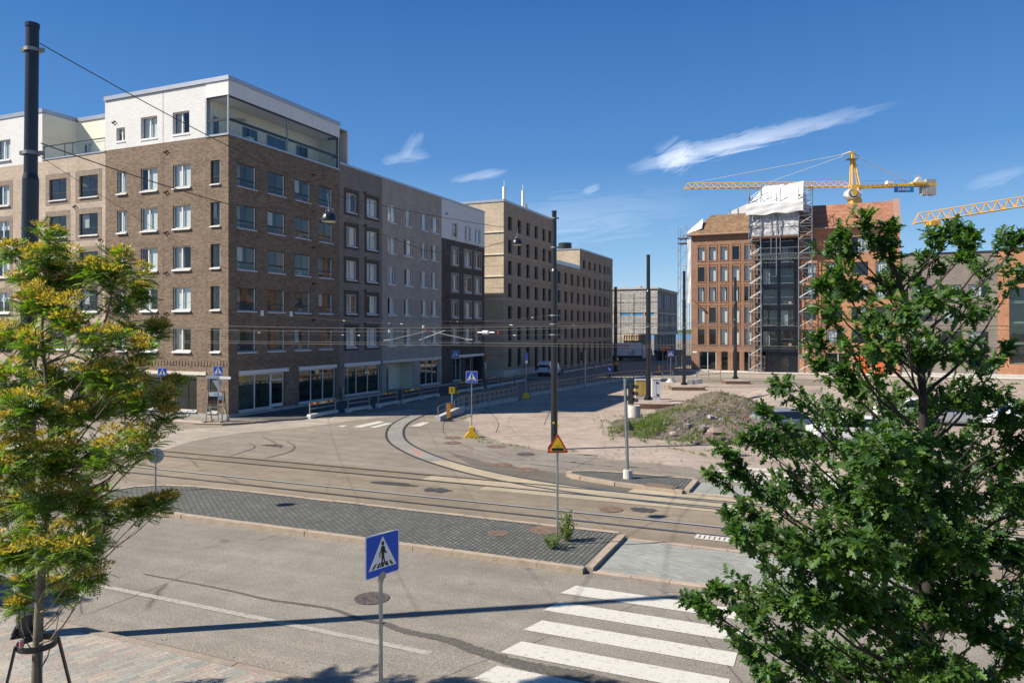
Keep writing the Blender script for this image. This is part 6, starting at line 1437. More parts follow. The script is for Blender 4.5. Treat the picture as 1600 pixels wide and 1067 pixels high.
b = MB(); b.box(0,LB+1.9,.3,2.2,.55,1.0); b.box(.9,LB*.7,.05,.3,.5,.75); b.build('chassis', 'black_plastic', tr)
for x in (1.3, 2.4, LB+1.3):
    for y0 in (.1, 2.15): q = MB(); q.cyl((x,y0,.45),(x,y0+.25,.45),.45,n=18); q.build('wheel', 'rubber', tr)
def skip(label, px0, px1, py, h_, mat):
    p0, p1 = gr(px0, py), gr(px1, py); w_ = (p1-p0).length; t_ = thing('site_container', label, 'container', p0, 0); b = MB(); b.prism([(.5,0),(w_-.5,0),(w_,h_),(0,h_)], 0, 2.2, 'y'); b.build('hull', mat, t_)
    b = MB()
    for k in range(5): x = .6+(w_-1.2)*k/4; b.box(x, x+.1, -.08, 0, .1, h_)
    b.box(0,w_,-.1,0,h_-.12,h_+.02); b.build('rib', mat, t_)
skip('dark open skip behind the two orange roadworks triangles', 1024, 1046, 563, 1.9, 'dark_frame'); skip('dark green container between the round-footed sign and the brick building', 1050, 1068, 566, 2.3, 'grey_frame')
fr_ = thing('site_fence', 'thin mesh fence closing the building site beside the round-footed sign', 'fence', gr(1040, 574), R(-6)); b = MB()
for k in range(7): b.cyl((k*.85,0,0),(k*.85,0,1.9),.04,n=5)
for z in (.1,.5,.9,1.3,1.88): b.cyl((0,0,z),(5.1,0,z),.025,n=4)
b.build('panel', 'galvanised', fr_)
# ---------------------------------------------------------------- scaffolding and tarpaulin on the brick building
scf = thing('scaffolding', 'silver scaffold towers and white tarpaulin tent round the black bay', 'scaffolding', S(RA, RU), ANG)
def tower(x0, x1, y0, y1, z1, name='scaffold_tower'):
    b = MB(); n = int(z1/2.0)
    for x in (x0, x1):
        for y in (y0, y1): b.cyl((x,y,.14),(x,y,z1),.055,n=6)
    for k in range(n*2+1):
        z = .5+k*1.0
        if z > z1: break
        if k % 2 == 0:
            for y in (y0, y1): b.cyl((x0,y,z),(x1,y,z),.035,n=5)
            for x in (x0, x1): b.cyl((x,y0,z),(x,y1,z),.035,n=5)
        for y in (y0, y1):
            s_ = (k % 2 == 0); zb_ = min(z+1.0, z1); b.cyl((x0 if s_ else x1,y,z),(x1 if s_ else x0,y,zb_),.03,n=5)
            if k % 2 == 0 and z+2 < z1: b.cyl((x1,y,z),(x0,y,z+2),.028,n=5)
        for x in (x0, x1): b.cyl((x,y0 if k % 2 else y1,z),(x,y1 if k % 2 else y0,min(z+1, z1)),.028,n=5)
    return b.build(name, 'galvanised', scf)
ZP = 19.2
tower(8.25, 9.85, -1.9, -.5, ZP+7.0); tower(14.75, 16.45, -1.9, -.5, ZP+6.0)
b = MB()
for x in (11.2, 12.4): b.cyl((x,-1.9,16.5),(x,-1.9,25.4),.05,n=6)
b.cyl((11.9,-1.9,13.6),(11.9,-1.9,25),.055,n=6)
for z in (15.9, 16.6, 17.4): 
    for y in (-1.9, -.5): b.cyl((8.3,y,z),(16.4,y,z),.04,n=6)
for k in range(14): b.cyl((9.9+k*.36,-1.9,15.9),(9.9+k*.36+.18,-1.9,16.6),.025,n=5); b.cyl((9.9+k*.36+.18,-1.9,16.6),(9.9+k*.36+.36,-1.9,15.9),.025,n=5)
for z in (20.6, 21.6, 22.6): b.cyl((8.2,-2.0,z),(16.4,-2.0,z),.035,n=6)
for x in (8.25, 9.85, 12.4, 14.75): b.cyl((x,-2.0,18.8),(x,-2.0,25.6 if x != 9.85 else 23),.05,n=6)
b.cyl((9.9,-2.02,19.4),(8.3,-2.02,22.5),.03,n=5); b.cyl((11.0,-2.02,22.6),(12.4,-2.02,21.4),.03,n=5); b.cyl((14.8,-2.02,19.3),(12.9,-2.02,21.3),.03,n=5); b.cyl((8.3,-2.02,20.3),(10.2,-2.02,19.1),.03,n=5)
for z in (19.4, 20.2, 21, 21.8, 22.6): b.cyl((14.9,-1.9,z),(16.4,-1.9,z),.035,n=5)
b.build('scaffold_frame', 'galvanised', scf)
b = MB(); b.box(8.2,16.4,-1.9,-.2,18.75,18.86); b.box(8.2,16.4,-1.95,-1.9,18.86,19.1); b.build('deck_board', 'wood_red', scf)
def cloth(nx, nz, fn, name, mat):
    b = MB(); ids = [[b.add([fn(i/nx, j/nz)]) for i in range(nx+1)] for j in range(nz+1)]
    for j in range(nz):
        for i in range(nx): b.f.append((ids[j][i], ids[j][i+1], ids[j+1][i+1], ids[j+1][i])); b.mi.append(0)
    return b.build(name, mat, scf, smooth=True)
nz_ = lambda x, z, s: math.sin(x*3.1+s)*math.cos(z*2.3+s*1.7)*.5+math.sin(x*7.3+z*4.1+s*2)*.3+math.sin(x*1.3-z*5.7+s)*.3
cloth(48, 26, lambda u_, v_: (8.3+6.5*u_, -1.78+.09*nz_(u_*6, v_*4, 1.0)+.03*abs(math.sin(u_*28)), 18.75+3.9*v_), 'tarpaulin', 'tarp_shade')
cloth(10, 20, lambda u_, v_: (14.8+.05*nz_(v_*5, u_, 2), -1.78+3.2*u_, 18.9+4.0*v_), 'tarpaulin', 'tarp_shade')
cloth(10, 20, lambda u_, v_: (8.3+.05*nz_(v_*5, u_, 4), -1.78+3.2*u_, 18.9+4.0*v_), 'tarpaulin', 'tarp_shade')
def fold(u_): return .13*max(0, 1-abs(u_-.47)/.035)-.16*max(0, 1-abs(u_-.56)/.06)+.13*max(0, 1-abs(u_-.66)/.03)
def roof_sheet(u_, v_):
    z_e, z_r = 23.35+.25*u_, 26.55+.35*u_**3
    return (7.95+7.35*u_+v_*(2.15*(1-u_)-.0*u_), -2.3+3.4*v_, z_e+(z_r-z_e)*v_-.10*math.sin(v_*3.14)+fold(u_)*math.sin(min(1, v_*1.2)*1.6)+.02*nz_(u_*5, v_*3, 5))
cloth(80, 18, roof_sheet, 'tarpaulin', 'tarp')
cloth(70, 10, lambda u_, v_: (7.9+7.45*u_, -2.34-.05*abs(math.sin(u_*17+v_*3))-.05*nz_(u_*7, v_*2, 3), 21.95+.25*u_+.10*math.sin(u_*15)*(1-v_)+(1.4+.0*u_)*v_), 'tarpaulin', 'tarp')
cloth(16, 16, lambda u_, v_: (15.3+.55*u_*(1-v_)+.03*nz_(u_*4, v_*5, 6), -2.3+3.4*v_+(4.6*(1-v_))*u_, (23.6-.3*u_)+(26.9-23.6+.3*u_)*v_), 'tarpaulin', 'tarp')
cloth(30, 10, lambda u_, v_: (10.1+5.2*u_, 1.1+3.2*v_, 26.55+.35*u_**3-3.2*v_), 'tarpaulin', 'tarp')
cloth(14, 12, lambda u_, v_: (15.3+.8*u_+.12*math.sin(v_*9)*u_, -2.3+4.4*u_+.08*nz_(u_*4,v_*3,8), 23.6-.3*u_-(1-v_)*(1.5-.7*u_)), 'tarpaulin', 'tarp')
# second sheeted scaffold at the building's far left side and behind its roof
sc2 = thing('scaffolding', 'thin scaffold with white sheeting wrapped round the left edge of the brown wing', 'scaffolding', S(RA, RU), ANG)
b = MB()
for x in (-2.0, -.7):
    for y in (.5, 2.5): b.cyl((x,y,.1),(x,y,21.4),.05,n=6)
for k in range(10): z = 1.6+2*k; b.cyl((-2.0,.5,z),(-.7,.5,z),.035,n=5); b.cyl((-2.0,.5,z),(-.7,.5,z+2),.03,n=5)
b.build('scaffold_frame', 'galvanised', sc2)
scf_ = scf; scf = sc2
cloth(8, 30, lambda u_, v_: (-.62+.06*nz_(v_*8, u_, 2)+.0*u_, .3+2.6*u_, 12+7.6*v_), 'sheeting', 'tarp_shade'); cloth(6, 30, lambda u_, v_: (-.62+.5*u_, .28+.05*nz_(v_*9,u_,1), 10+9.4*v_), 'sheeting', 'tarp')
cloth(10, 10, lambda u_, v_: (-1.4+2.9*u_, .2+1.0*v_, 19.9+2.6*max(0, u_-.05)**.8*(.4+.6*v_)+.06*nz_(u_*3,v_*3,2)), 'sheeting', 'tarp')
b = MB(); b.box(-2.1,-.6,.3,2.5,19.6,19.7); b.box(-2.1,-.6,.3,2.5,18.9,18.96); b.build('deck_board', 'galvanised', sc2)
scf = scf_
t3 = thing('roof_tent', 'white sheeted tent rising behind the ridge of the brown roof', 'tent', S(RA+4.6, RU+9), ANG)
b = MB(); b.poly([(-1.5,0,22.5),(5,0,22.5),(5,0,24.6),(2.4,0,25.5),(-.2,0,24.4)]); b.poly([(-.2,0,24.4),(2.4,0,25.5),(2.4,4,25.5),(-.2,4,24.4)]); b.poly([(2.4,0,25.5),(5,0,24.6),(5,4,24.6),(2.4,4,25.5)]); b.build('sheeting', 'tarp', t3)
b = MB()
for x in (-.2, 1, 2.4, 3.8, 5): b.cyl((x,-.05,22.5),(x,-.05,24.9),.04,n=5)
b.build('frame', 'galvanised', t3)
# ---------------------------------------------------------------- tower cranes
DC = 165.0
def lattice(b, p0, p1, h_, w_, n, chord=.11, lace=.07, up=Vector((0,0,1))):
    p0, p1 = Vector(p0), Vector(p1); d = (p1-p0)/n; side = (p1-p0).cross(up).normalized()*w_/2
    b.cyl(p0-side, p1-side, chord, n=5); b.cyl(p0+side, p1+side, chord, n=5); b.cyl(p0+d*.5+up*h_, p1-d*.5+up*h_, chord, n=5)
    for i in range(n):
        a, c, m = p0+d*i, p0+d*(i+1), p0+d*(i+.5)+up*h_
        for s_ in (-side, side): b.cyl(a+s_, m, lace, n=4); b.cyl(m, c+s_, lace, n=4)
        b.cyl(a-side, c+side, lace*.8, n=4)
cr = thing('tower_crane', 'yellow tower crane with counterweight and blue banner behind the brick building', 'crane', (at(1329, 514, DC).x, DC, 0), R(0))
k_ = DC/F; X = lambda px: (px-1329)*k_; Z = lambda py: H+(HZ-py)*k_
b = MB(); w2 = .95
for sx in (-w2, w2):
    for sy in (-w2, w2): b.cyl((sx+.3,sy,0),(sx+.3,sy,Z(322)),.13,n=6)
for i in range(16):
    z = i*2.0; 
    if z+2 > Z(322): break
    for (xa, ya, xb, yb) in ((-w2,-w2,w2,-w2),(w2,-w2,w2,w2),(w2,w2,-w2,w2),(-w2,w2,-w2,-w2)): b.cyl((xa+.3,ya,z),(xb+.3,yb,z+2),.07,n=4); b.cyl((xa+.3,ya,z),(xb+.3,yb,z),.07,n=4)
b.build('mast', 'crane_yellow', cr)
b = MB(); b.box(X(1328),X(1343),-1.2,1.2,Z(320),Z(312)); b.box(X(1329),X(1342),-1.0,1.0,Z(312),Z(309)); b.build('slewing_ring', 'crane_yellow', cr)
b = MB(); lattice(b, (X(1069),0,Z(294.5)), (X(1326),0,Z(292)), 1.15, 1.3, 22, .10, .065); b.build('jib', 'crane_yellow', cr)
b = MB()
for y in (-.7, .7): b.bar((X(1341),y,Z(292.5)), (X(1461),y,Z(289)), .12, .55); b.bar((X(1328),y,Z(292)), (X(1342),y,Z(292)), .2, .6)
b.box(X(1423),X(1444),-.9,.9,Z(288.5),Z(285.5)); b.build('counter_jib', 'crane_yellow', cr)
b = MB(); ap = (X(1331), 0, Z(239))
for y in (-.6, .6): b.cyl((X(1330),y,Z(292)),(X(1330.5),y*.4,Z(239)),.17,n=6); b.cyl((X(1342.5),y,Z(292)),(X(1332),y*.4,Z(240)),.16,n=6)
for i in range(6):
    f, g2 = i/6, (i+1)/6; xa, xb = X(1330), X(1342.5)+(X(1332)-X(1342.5))*f; za = Z(292)+(Z(240)-Z(292))*f; zb_ = Z(292)+(Z(240)-Z(292))*g2; b.cyl((xa,0,zb_),(xb,0,za),.06,n=4)
b.box(X(1328),X(1334),-.4,.4,Z(240),Z(237)); b.box(X(1341),X(1343.5),-.5,.5,Z(309),Z(292)); b.box(X(1329),X(1331.5),-.5,.5,Z(309),Z(292)); b.build('tower_head', 'crane_yellow', cr)
b = MB(); b.cyl((X(1328),0,Z(238)),(X(1316),0,Z(242.5)),.2,n=6); b.tube(sag((X(1317),0,Z(242)),(X(1085),0,Z(286)),-.0),.08); b.tube(sag((X(1318),0,Z(244)),(X(1202),0,Z(285)),0),.07); b.cyl((X(1332),0,Z(239)),(X(1354),0,Z(252)),.12,n=5); b.tube([(X(1354),0,Z(252)),(X(1381),0,Z(266.5)),(X(1419),0,Z(285))],.085); b.tube([(X(1336),0,Z(257)),(X(1435),0,Z(277))],.03); b.build('tie_bar', 'tie_grey', cr)
b = MB(); b.box(X(1321),X(1338),-.9,.9,Z(249.8),Z(248.8)); b.build('platform', 'galv_dull', cr)
b = MB()
for i in range(14): x = X(1345)+(X(1440)-X(1345))*i/13; b.cyl((x,-.8,Z(290)),(x,-.8,Z(284)),.03,n=4)
b.cyl((X(1345),-.8,Z(284)),(X(1440),-.8,Z(283)),.03,n=4); b.cyl((X(1338),-.6,Z(272)),(X(1342),-.6,Z(290)),.04,n=4); b.build('walkway_rail', 'galv_dull', cr)
b = MB(); b.cyl((X(1328.5),-1.5,Z(304)),(X(1328.5),1.0,Z(304)),8.2*k_,n=20); b.cyl((X(1338),-1.3,Z(304)),(X(1338),1.0,Z(304)),5.5*k_,n=12); o = b.build('operator_cab', 'sign_white', cr)
b = MB(); b.cyl((X(1329),-1.53,Z(304)),(X(1329),-1.51,Z(304)),6.6*k_,n=24); b.m = 1
b.cyl((X(1329.4),-1.56,Z(303.4)),(X(1329.4),-1.54,Z(303.4)),5.4*k_,n=24); b.m = 2; b.prism([(X(1324.5),Z(300)),(X(1330),Z(308.5)),(X(1328),Z(309)),(X(1324),Z(304))], -1.58, -1.57, 'y'); b.build('round_badge', ['black', 'sign_yellow', 'sign_white'], o)
b = MB(); b.box(X(1385),X(1394),-.6,.6,Z(288),Z(283)); b.build('winch_box', 'sign_white', cr); b = MB(); b.prism([(X(1427),Z(286)),(X(1438),Z(286)),(X(1437),Z(278)),(X(1433),Z(278))], -.6, .6, 'y'); b.build('hoist_motor', 'sign_white', cr)
b = MB(); b.box(X(1436),X(1437.5),-.1,.1,Z(278),Z(274)); b.build('beacon', 'orange', cr)
b = MB()
for i in range(4): b.box(X(1444.5)+i*(X(1460)-X(1444.5))/4+.02, X(1444.5)+(i+1)*(X(1460)-X(1444.5))/4-.02, -.75,.75,Z(304.5 if i in (1,) else 305.5),Z(281))
b.box(X(1439),X(1444),-.7,.7,Z(305),Z(292)); b.build('counterweight', 'concrete', cr)
b = MB(); b.box(X(1393.5),X(1424),-1.0,-.92,Z(302),Z(292.7)); o = b.build('banner', M('banner_cyan', (.01,.20,.45), .5, var=.35, scale=.6), cr); b = MB(); b.box(X(1393.5)-.02,X(1408.5),-1.03,-1.0,Z(302.1),Z(292.7)); b.build('banner_field', 'banner_blue', o)
text('banner_writing', 'Jatkon', 1.05, 'sign_white', o, (X(1409),-1.06,Z(296.8)))
b = MB(); b.box(X(1403),X(1417),-1.02,-.95,Z(291.5),Z(288.7)); b.build('name_plate', 'sign_yellow', cr); b = MB(); b.box(X(1264),X(1269),-.7,.7,Z(298),Z(295)); b.cyl((X(1267),0,Z(298)),(X(1267),0,Z(322)),.03,n=4); b.cyl((X(1270),0,Z(298)),(X(1270),0,Z(322)),.03,n=4); b.build('trolley', 'galv_dull', cr)
D2 = 130.0; q0, q1 = at(1427, 350, D2), at(1640, 316, D2-6); c2 = thing('tower_crane', 'pale yellow crane jib reaching in above the oak and the taupe building', 'crane', (at(1900, 514, 122).x, 122, 0), 0)
off = Vector(c2.location); b = MB(); e1 = at(1860, 281, 123)
lattice(b, q0-off, e1-off, 1.7, 1.3, 24, .09, .055); 
for i in range(24):
    d_ = (e1-q0)/24; m_ = q0-off+d_*(i+.5)+Vector((0,0,1.7))
    for s_ in (-.25, 0, .25): b.cyl(m_, q0-off+d_*(i+.5+s_*.0)+d_*(-.5+.3*s_), .03, n=4)
b.build('jib', 'crane_yellow', c2); b = MB(); p_ = q0-off+(e1-q0)*.075; b.box(p_.x-.9,p_.x+.9,p_.y-.9,p_.y+.9,p_.z-.9,p_.z-.2); b.build('trolley', 'crane_yellow', c2)
b = MB()
for sx in (-.9,.9):
    for sy in (-.9,.9): b.cyl((sx,sy,0),(sx,sy,34),.13,n=5)
b.build('mast', 'crane_yellow', c2)
# ---------------------------------------------------------------- foliage
class Leaves:
    """collects leaf placements and bakes them into one mesh per material"""
    def __init__(s, tv, tf): s.tv = np.array(tv, float); s.tf = tf; s.P = []
    def add(s, pos, d, up, k): s.P.append((pos, d, up, k))
    def build(s, name, mat, parent, origin, smooth=False):
        n = len(s.P); tv = s.tv
        pos = np.array([p[0] for p in s.P])-np.array(origin); d = np.array([p[1] for p in s.P]); up = np.array([p[2] for p in s.P]); k = np.array([p[3] for p in s.P])
        d /= np.linalg.norm(d, axis=1)[:, None]+1e-9; side = np.cross(up, d); side /= np.linalg.norm(side, axis=1)[:, None]+1e-9; nn = np.cross(d, side)
        V = pos[:, None, :]+k[:, None, None]*(tv[None, :, 0:1]*d[:, None, :]+tv[None, :, 1:2]*side[:, None, :]+tv[None, :, 2:3]*nn[:, None, :])
        V = V.reshape(-1, 3); m = len(tv)
        loops = np.concatenate([np.array([i for f in s.tf for i in f])[None, :]+(np.arange(n)*m)[:, None]], axis=1).ravel()
        sizes = np.tile(np.array([len(f) for f in s.tf]), n); starts = np.concatenate([[0], np.cumsum(sizes)[:-1]])
        me = bpy.data.meshes.new(name); me.vertices.add(len(V)); me.vertices.foreach_set('co', V.ravel())
        me.loops.add(len(loops)); me.loops.foreach_set('vertex_index', loops.astype(np.int32)); me.polygons.add(len(sizes)); me.polygons.foreach_set('loop_start', starts.astype(np.int32))
        try: me.polygons.foreach_set('loop_total', sizes.astype(np.int32))
        except Exception: pass
        me.update(calc_edges=True); me.validate(); me.materials.append(MATS[mat]); o = bpy.data.objects.new(name, me); sc.collection.objects.link(o); o.parent = parent; return o
def lobed():
    """an oak leaf: two folded halves along the midrib, five lobes to a side"""
    rim = [(0,.0),(.10,.05),(.17,.15),(.24,.17),(.27,.08),(.38,.13),(.47,.27),(.54,.27),(.55,.11),(.66,.14),(.76,.26),(.82,.24),(.81,.10),(.90,.13),(.97,.11),(1.0,.0)]
    mid = [(0,0),(.27,0),(.55,0),(.81,0),(1.0,0)]
    v, f = [], []
    for s_ in (1, -1):
        b0 = len(v); v += [(x, s_*y, .25*y-.12*x*x) for x, y in rim]; m0 = len(v); v += [(x, 0, -.12*x*x-.0) for x, _ in mid[1:4]]
        def F_(idx): f.append(tuple(idx) if s_ > 0 else tuple(reversed(idx)))
        F_([b0, m0, b0+4, b0+3, b0+2, b0+1][::-1]); F_([m0, m0+1, b0+8, b0+7, b0+6, b0+5, b0+4][::-1]); F_([m0+1, m0+2, b0+12, b0+11, b0+10, b0+9, b0+8][::-1]); F_([m0+2, b0+15, b0+14, b0+13, b0+12][::-1])
    return v, f
def pinnate(n=8):
    """a drooping feather leaf with paired narrow leaflets"""
    v, f = [], []
    def q(x, z, dx, dy, L, wd):
        b0 = len(v); l = math.hypot(dx, dy); dx, dy = dx/l, dy/l; nx, ny = -dy, dx
        v.extend([(x, 0, z), (x+dx*L*.45+nx*wd, dy*L*.45+ny*wd, z+.01), (x+dx*L, dy*L, z-.045), (x+dx*L*.45-nx*wd, dy*L*.45-ny*wd, z+.01)]); f.append((b0, b0+1, b0+2, b0+3))
    for i in range(n):
        x = .16+.80*i/n; z = -.28*x*x; L = .27*math.sin(math.pi*(.25+.62*i/n))+.05
        q(x, z, .55, 1, L, .043); q(x+.02, z, .55, -1, L, .043)
    q(.96, -.27, 1, 0, .2, .035)
    b0 = len(v); v.extend([(0,.006,0),(1,.004,-.28),(1,-.004,-.28),(0,-.006,0)]); f.append((b0, b0+1, b0+2, b0+3)); return v, f
def small_leaf(): return [(0,0,0),(.4,.22,.06),(1,0,-.05),(.4,-.22,.06)], [(0,1,2,3)]
def blade(): return [(0,.04,0),(.5,.035,.02),(1,0,-.10),(.5,-.035,.02),(0,-.04,0)], [(0,1,2,3,4)]
def rv(rn): 
    while True:
        p = Vector((rn.uniform(-1,1), rn.uniform(-1,1), rn.uniform(-1,1)))
        if .05 < p.length < 1: return p
def curve_pts(p, q, bend, n=7):
    m = p.lerp(q, .5)+bend; return [p.lerp(m, t_).lerp(m.lerp(q, t_), t_) for t_ in [i/n for i in range(n+1)]]
def grow_tree(name, label, base, trunk, r0, r1, clumps, kind, seed, bark):
    """trunk path, one limb to each clump, twigs in the clump, leaves along the twigs"""
    rn = random.Random(seed); t_ = thing(name, label, 'tree', base, 0); B = Vector(base)
    tb = MB(); pts = smooth3([Vector(p) for p in trunk], 6); tb.tube([p-B for p in pts], r0, 12, r1); tr_o = tb.build('trunk', bark, t_, smooth=True)
    lb = MB(); lv = Leaves(*(lobed() if kind == 'oak' else pinnate())); gd = Leaves(*small_leaf())
    for (c, rad, dens) in clumps:
        c = Vector(c)
        # take off from the trunk well below the clump, farther down for far clumps
        best = min(pts, key=lambda p: abs((c.z-p.z)-(.35+.55*math.hypot(c.x-p.x, c.y-p.y)))+.15*math.hypot(c.x-p.x, c.y-p.y))
        L = (c-best).length; limb = curve_pts(best, c, Vector((rn.uniform(-.1,.1), rn.uniform(-.1,.1), -.10*L if kind == 'oak' else -.16*L)), 8)
        limb = [p+rv(rn)*.015*L if 0 < i < 8 else p for i, p in enumerate(limb)]
        rr = (.006+.0075*min(L, 2.2)) if kind == 'oak' else (.006+.006*min(L, 2.2)); lb.tube([p-B for p in limb], rr, 5, .004)
        nt_ = max(5, int(dens*(13 if kind == 'oak' else 10)))
        for k in range(nt_):
            s0 = limb[rn.choice((5, 6, 6, 7, 7, 8, 8))]; out = rv(rn).normalized(); out.z = out.z*.75+.1
            e = c+Vector((out.x, out.y, out.z*(.85 if kind == 'oak' else 1.15)))*rad*rn.uniform(.35, 1.15)
            tw = curve_pts(s0, e, Vector((0,0,-.02)), 4); lb.tube([p-B for p in tw], .0045, 3, .0015)
            td = (tw[-1]-tw[0]); td = td.normalized() if td.length > 1e-4 else Vector((0,0,1))
            if kind == 'oak':
                m_ = rn.randint(17, 24)
                for j in range(m_):
                    f = 1-.75*(j/m_)**1.3; i0 = min(3, int(f*4)); p = tw[i0].lerp(tw[i0+1], f*4-i0)
                    d = (td*.55+rv(rn)*.95+Vector((0,0,-.12))); up = Vector((0,0,1))+rv(rn)*.75-Vector((.22, .25, 0))*.8
                    lv.add(tuple(p+rv(rn)*.02), tuple(d), tuple(up), rn.uniform(.07, .14))
            else:
                m_ = rn.randint(8, 12)
                for j in range(m_):
                    f = 1-.7*(j/m_); i0 = min(3, int(f*4)); p = tw[i0].lerp(tw[i0+1], f*4-i0); a = j*2.4+rn.random()
                    d = Vector((math.cos(a), math.sin(a), rn.uniform(-.55,.75)))+td*.6; up = Vector((0,0,1))+rv(rn)*.95
                    lv.add(tuple(p), tuple(d), tuple(up), rn.uniform(.15, .29))
                if rn.random() < .62 and e.z > c.z-rad*.35:          # golden young flower heads on top
                    g0 = e+Vector((0,0,.05)); R_ = rn.uniform(.09, .19)
                    for j in range(int(700*R_)):
                        q = rv(rn); q.z = abs(q.z)*.7; up = rv(rn); gd.add(tuple(g0+q*R_), tuple(q+rv(rn)*.6+Vector((0,0,.3))), tuple(up), rn.uniform(.035, .07))
    lb.build('branches', bark, t_, smooth=True)
    lv.build('crown', 'oak_leaf' if kind == 'oak' else 'pinnate_leaf', t_, B)
    if gd.P: gd.build('blossom', 'golden_leaf', t_, B)
    print(name, len(lv.P), len(gd.P)); return t_
def smooth3(P, k):
    P = [P[0]]+list(P)+[P[-1]]; out = []
    for i in range(1, len(P)-2):
        p0, p1, p2, p3 = P[i-1:i+3]
        for j in range(k): t_ = j/k; out.append(.5*(2*p1+(p2-p0)*t_+(2*p0-5*p1+4*p2-p3)*t_*t_+(3*p1-p0-3*p2+p3)*t_**3))
    out.append(P[-2]); return out
# oak at the near pavement
rnc = random.Random(11); DO = 8.0
oak = [(1310,362,20),(1338,345,24),(1288,388,20),(1322,392,24),(1365,372,20),(1395,352,12),(1276,452,14),(1392,398,26),(1420,425,34),(1385,440,32),(1500,352,22),(1470,372,22),(1528,368,14),(1576,366,12),(1596,372,8),(1500,392,34),(1548,420,32),(1590,432,18),
 (1455,410,30),(1330,445,36),(1300,425,24),(1290,480,22),(1350,490,44),(1410,480,50),(1470,470,50),(1530,470,38),(1340,540,46),(1400,545,56),(1455,550,56),(1505,540,36),(1545,555,26),(1572,540,10),
 (1268,528,18),(1280,566,26),(1320,590,44),(1222,600,20),(1262,622,36),(1330,640,52),(1395,620,56),(1455,625,56),(1520,610,44),(1565,640,34),(1598,690,26),(1205,648,24),(1168,676,24),(1130,702,12),(1114,738,12),(1140,728,9),
 (1225,690,38),(1290,690,52),(1360,700,56),(1430,700,58),(1500,690,48),(1560,720,36),(1195,755,36),(1165,790,20),(1150,832,13),(1133,800,8),(1250,760,48),(1320,770,58),(1390,780,60),(1460,770,60),(1530,770,56),(1590,780,44),
 (1185,815,20),(1228,845,44),(1285,850,58),(1355,850,60),(1425,860,60),(1495,850,58),(1560,850,48),(1600,860,36),(1122,925,15),(1080,937,11),(1100,945,9),(1150,915,24),(1165,955,24),(1210,925,44),(1270,930,58),(1340,940,60),
 (1410,950,60),(1480,940,56),(1545,935,32),(1150,1000,14),(1190,1035,28),(1240,1010,46),(1310,1030,60),(1380,1040,60),(1450,1050,60),(1520,1050,50),(1590,1020,36),(1250,1090,60),(1350,1110,60),(1450,1120,60),(1560,1110,60),
 (1640,760,50),(1660,850,60),(1640,940,60),(1640,650,40),(1660,1040,60)]
cl = []
for px, py, r_ in oak:
    w_ = math.sqrt(max(0, 1-((px-1440)/420)**2)); reach = 2.3*w_*min(1, (py-300)/260)
    dd = rnc.uniform(-.75, .8)*reach
    cl.append((at(px, py, DO+dd), r_*(DO+dd)/F*1.05, max(.35, (r_/44)**1.4)*(.75 if py < 560 else 1.0 if py < 650 else 1.45)))
for px, py, r_ in ((1445,735,40),(1460,815,46),(1430,880,46),(1462,945,46),(1428,1010,46),(1475,1060,40),(1500,900,44),(1540,980,44)):
    cl.append((at(px, py, DO-.55), r_*(DO-.55)/F, 1.25))
tb_ = gr(1447, 1394, .11); ok_tr = [at(1447, 1394, DO), at(1447, 1100, DO), at(1449, 900, DO+.03), at(1443, 700, DO), at(1440, 590, DO-.03), at(1424, 500, DO), at(1405, 440, DO+.05), at(1388, 392, DO)]
oak_t = grow_tree('oak_tree', 'large dark green oak with lobed leaves at the near pavement, hiding the parked cars', (ok_tr[0].x, ok_tr[0].y, .11), ok_tr, .078, .012, cl, 'oak', 5, 'bark_dark')
# yellow-tipped street tree in its steel guard
DL = 11.0
lt = [(76,378,24),(58,405,24),(92,412,28),(45,435,28),(75,440,36),(110,450,26),(50,480,34),(90,490,38),(122,430,14),(16,390,7),(185,408,20),(172,432,22),(205,438,30),(222,462,18),(150,420,12),(190,470,26),(30,520,26),(8,535,28),(60,535,30),(120,520,30),(155,535,34),(195,520,22),(225,548,14),(248,518,9),
 (8,590,28),(42,610,34),(100,590,44),(150,590,42),(190,590,30),(215,600,22),(20,650,44),(75,650,50),(130,645,52),(180,640,40),(222,640,22),(252,625,14),(272,600,9),(262,650,10),(12,720,50),(65,720,54),(120,715,54),(162,705,38),(215,690,28),(232,700,12),
 (15,790,50),(70,795,54),(125,790,50),(150,780,30),(188,800,14),(212,795,9),(238,788,8),(262,782,6),(30,855,46),(80,860,42),(125,850,44),(152,850,22),(35,910,28),(100,905,22),(145,900,18),(30,945,14),(112,925,10),(-40,700,55),(-60,800,60),(-50,600,50),(-30,880,45)]
cl = []
for px, py, r_ in lt:
    w_ = math.sqrt(max(0, 1-((px-85)/235)**2)); dd = rnc.uniform(-.9, .9)*1.5*w_*min(1, (py-330)/260)
    cl.append((at(px, py, DL+dd), .84*r_*(DL+dd)/F, max(.35, (r_/38)**1.5)))
lt_tr = [at(55, 1149, DL), at(58, 1040, DL), at(62, 940, DL), at(70, 830, DL), at(82, 720, DL+.05), at(75, 620, DL), at(66, 520, DL-.05), at(72, 420, DL)]
ltree = grow_tree('street_tree', 'feathery street tree with golden tips in a black steel guard', (lt_tr[0].x, lt_tr[0].y, .11), lt_tr, .082, .012, cl, 'pin', 9, 'bark')
b = MB(); B = Vector((lt_tr[0].x, lt_tr[0].y, .11)); b.tube([p-B for p in smooth3([at(84,740,DL), at(105,690,DL+.2), at(132,590,DL+.2), at(165,500,DL), at(182,420,DL)], 5)], .035, 8, .008); b.build('second_leader', 'bark', ltree, smooth=True)
# its neighbour in the row, just outside the frame, throws the shadow at the left kerb
n2 = copy_thing(ltree); n2.location = (-18.2, 15.1, .11); n2.rotation_euler = (0, 0, 2.1); n2['label'] = 'neighbouring feathery street tree beyond the tall black pole'
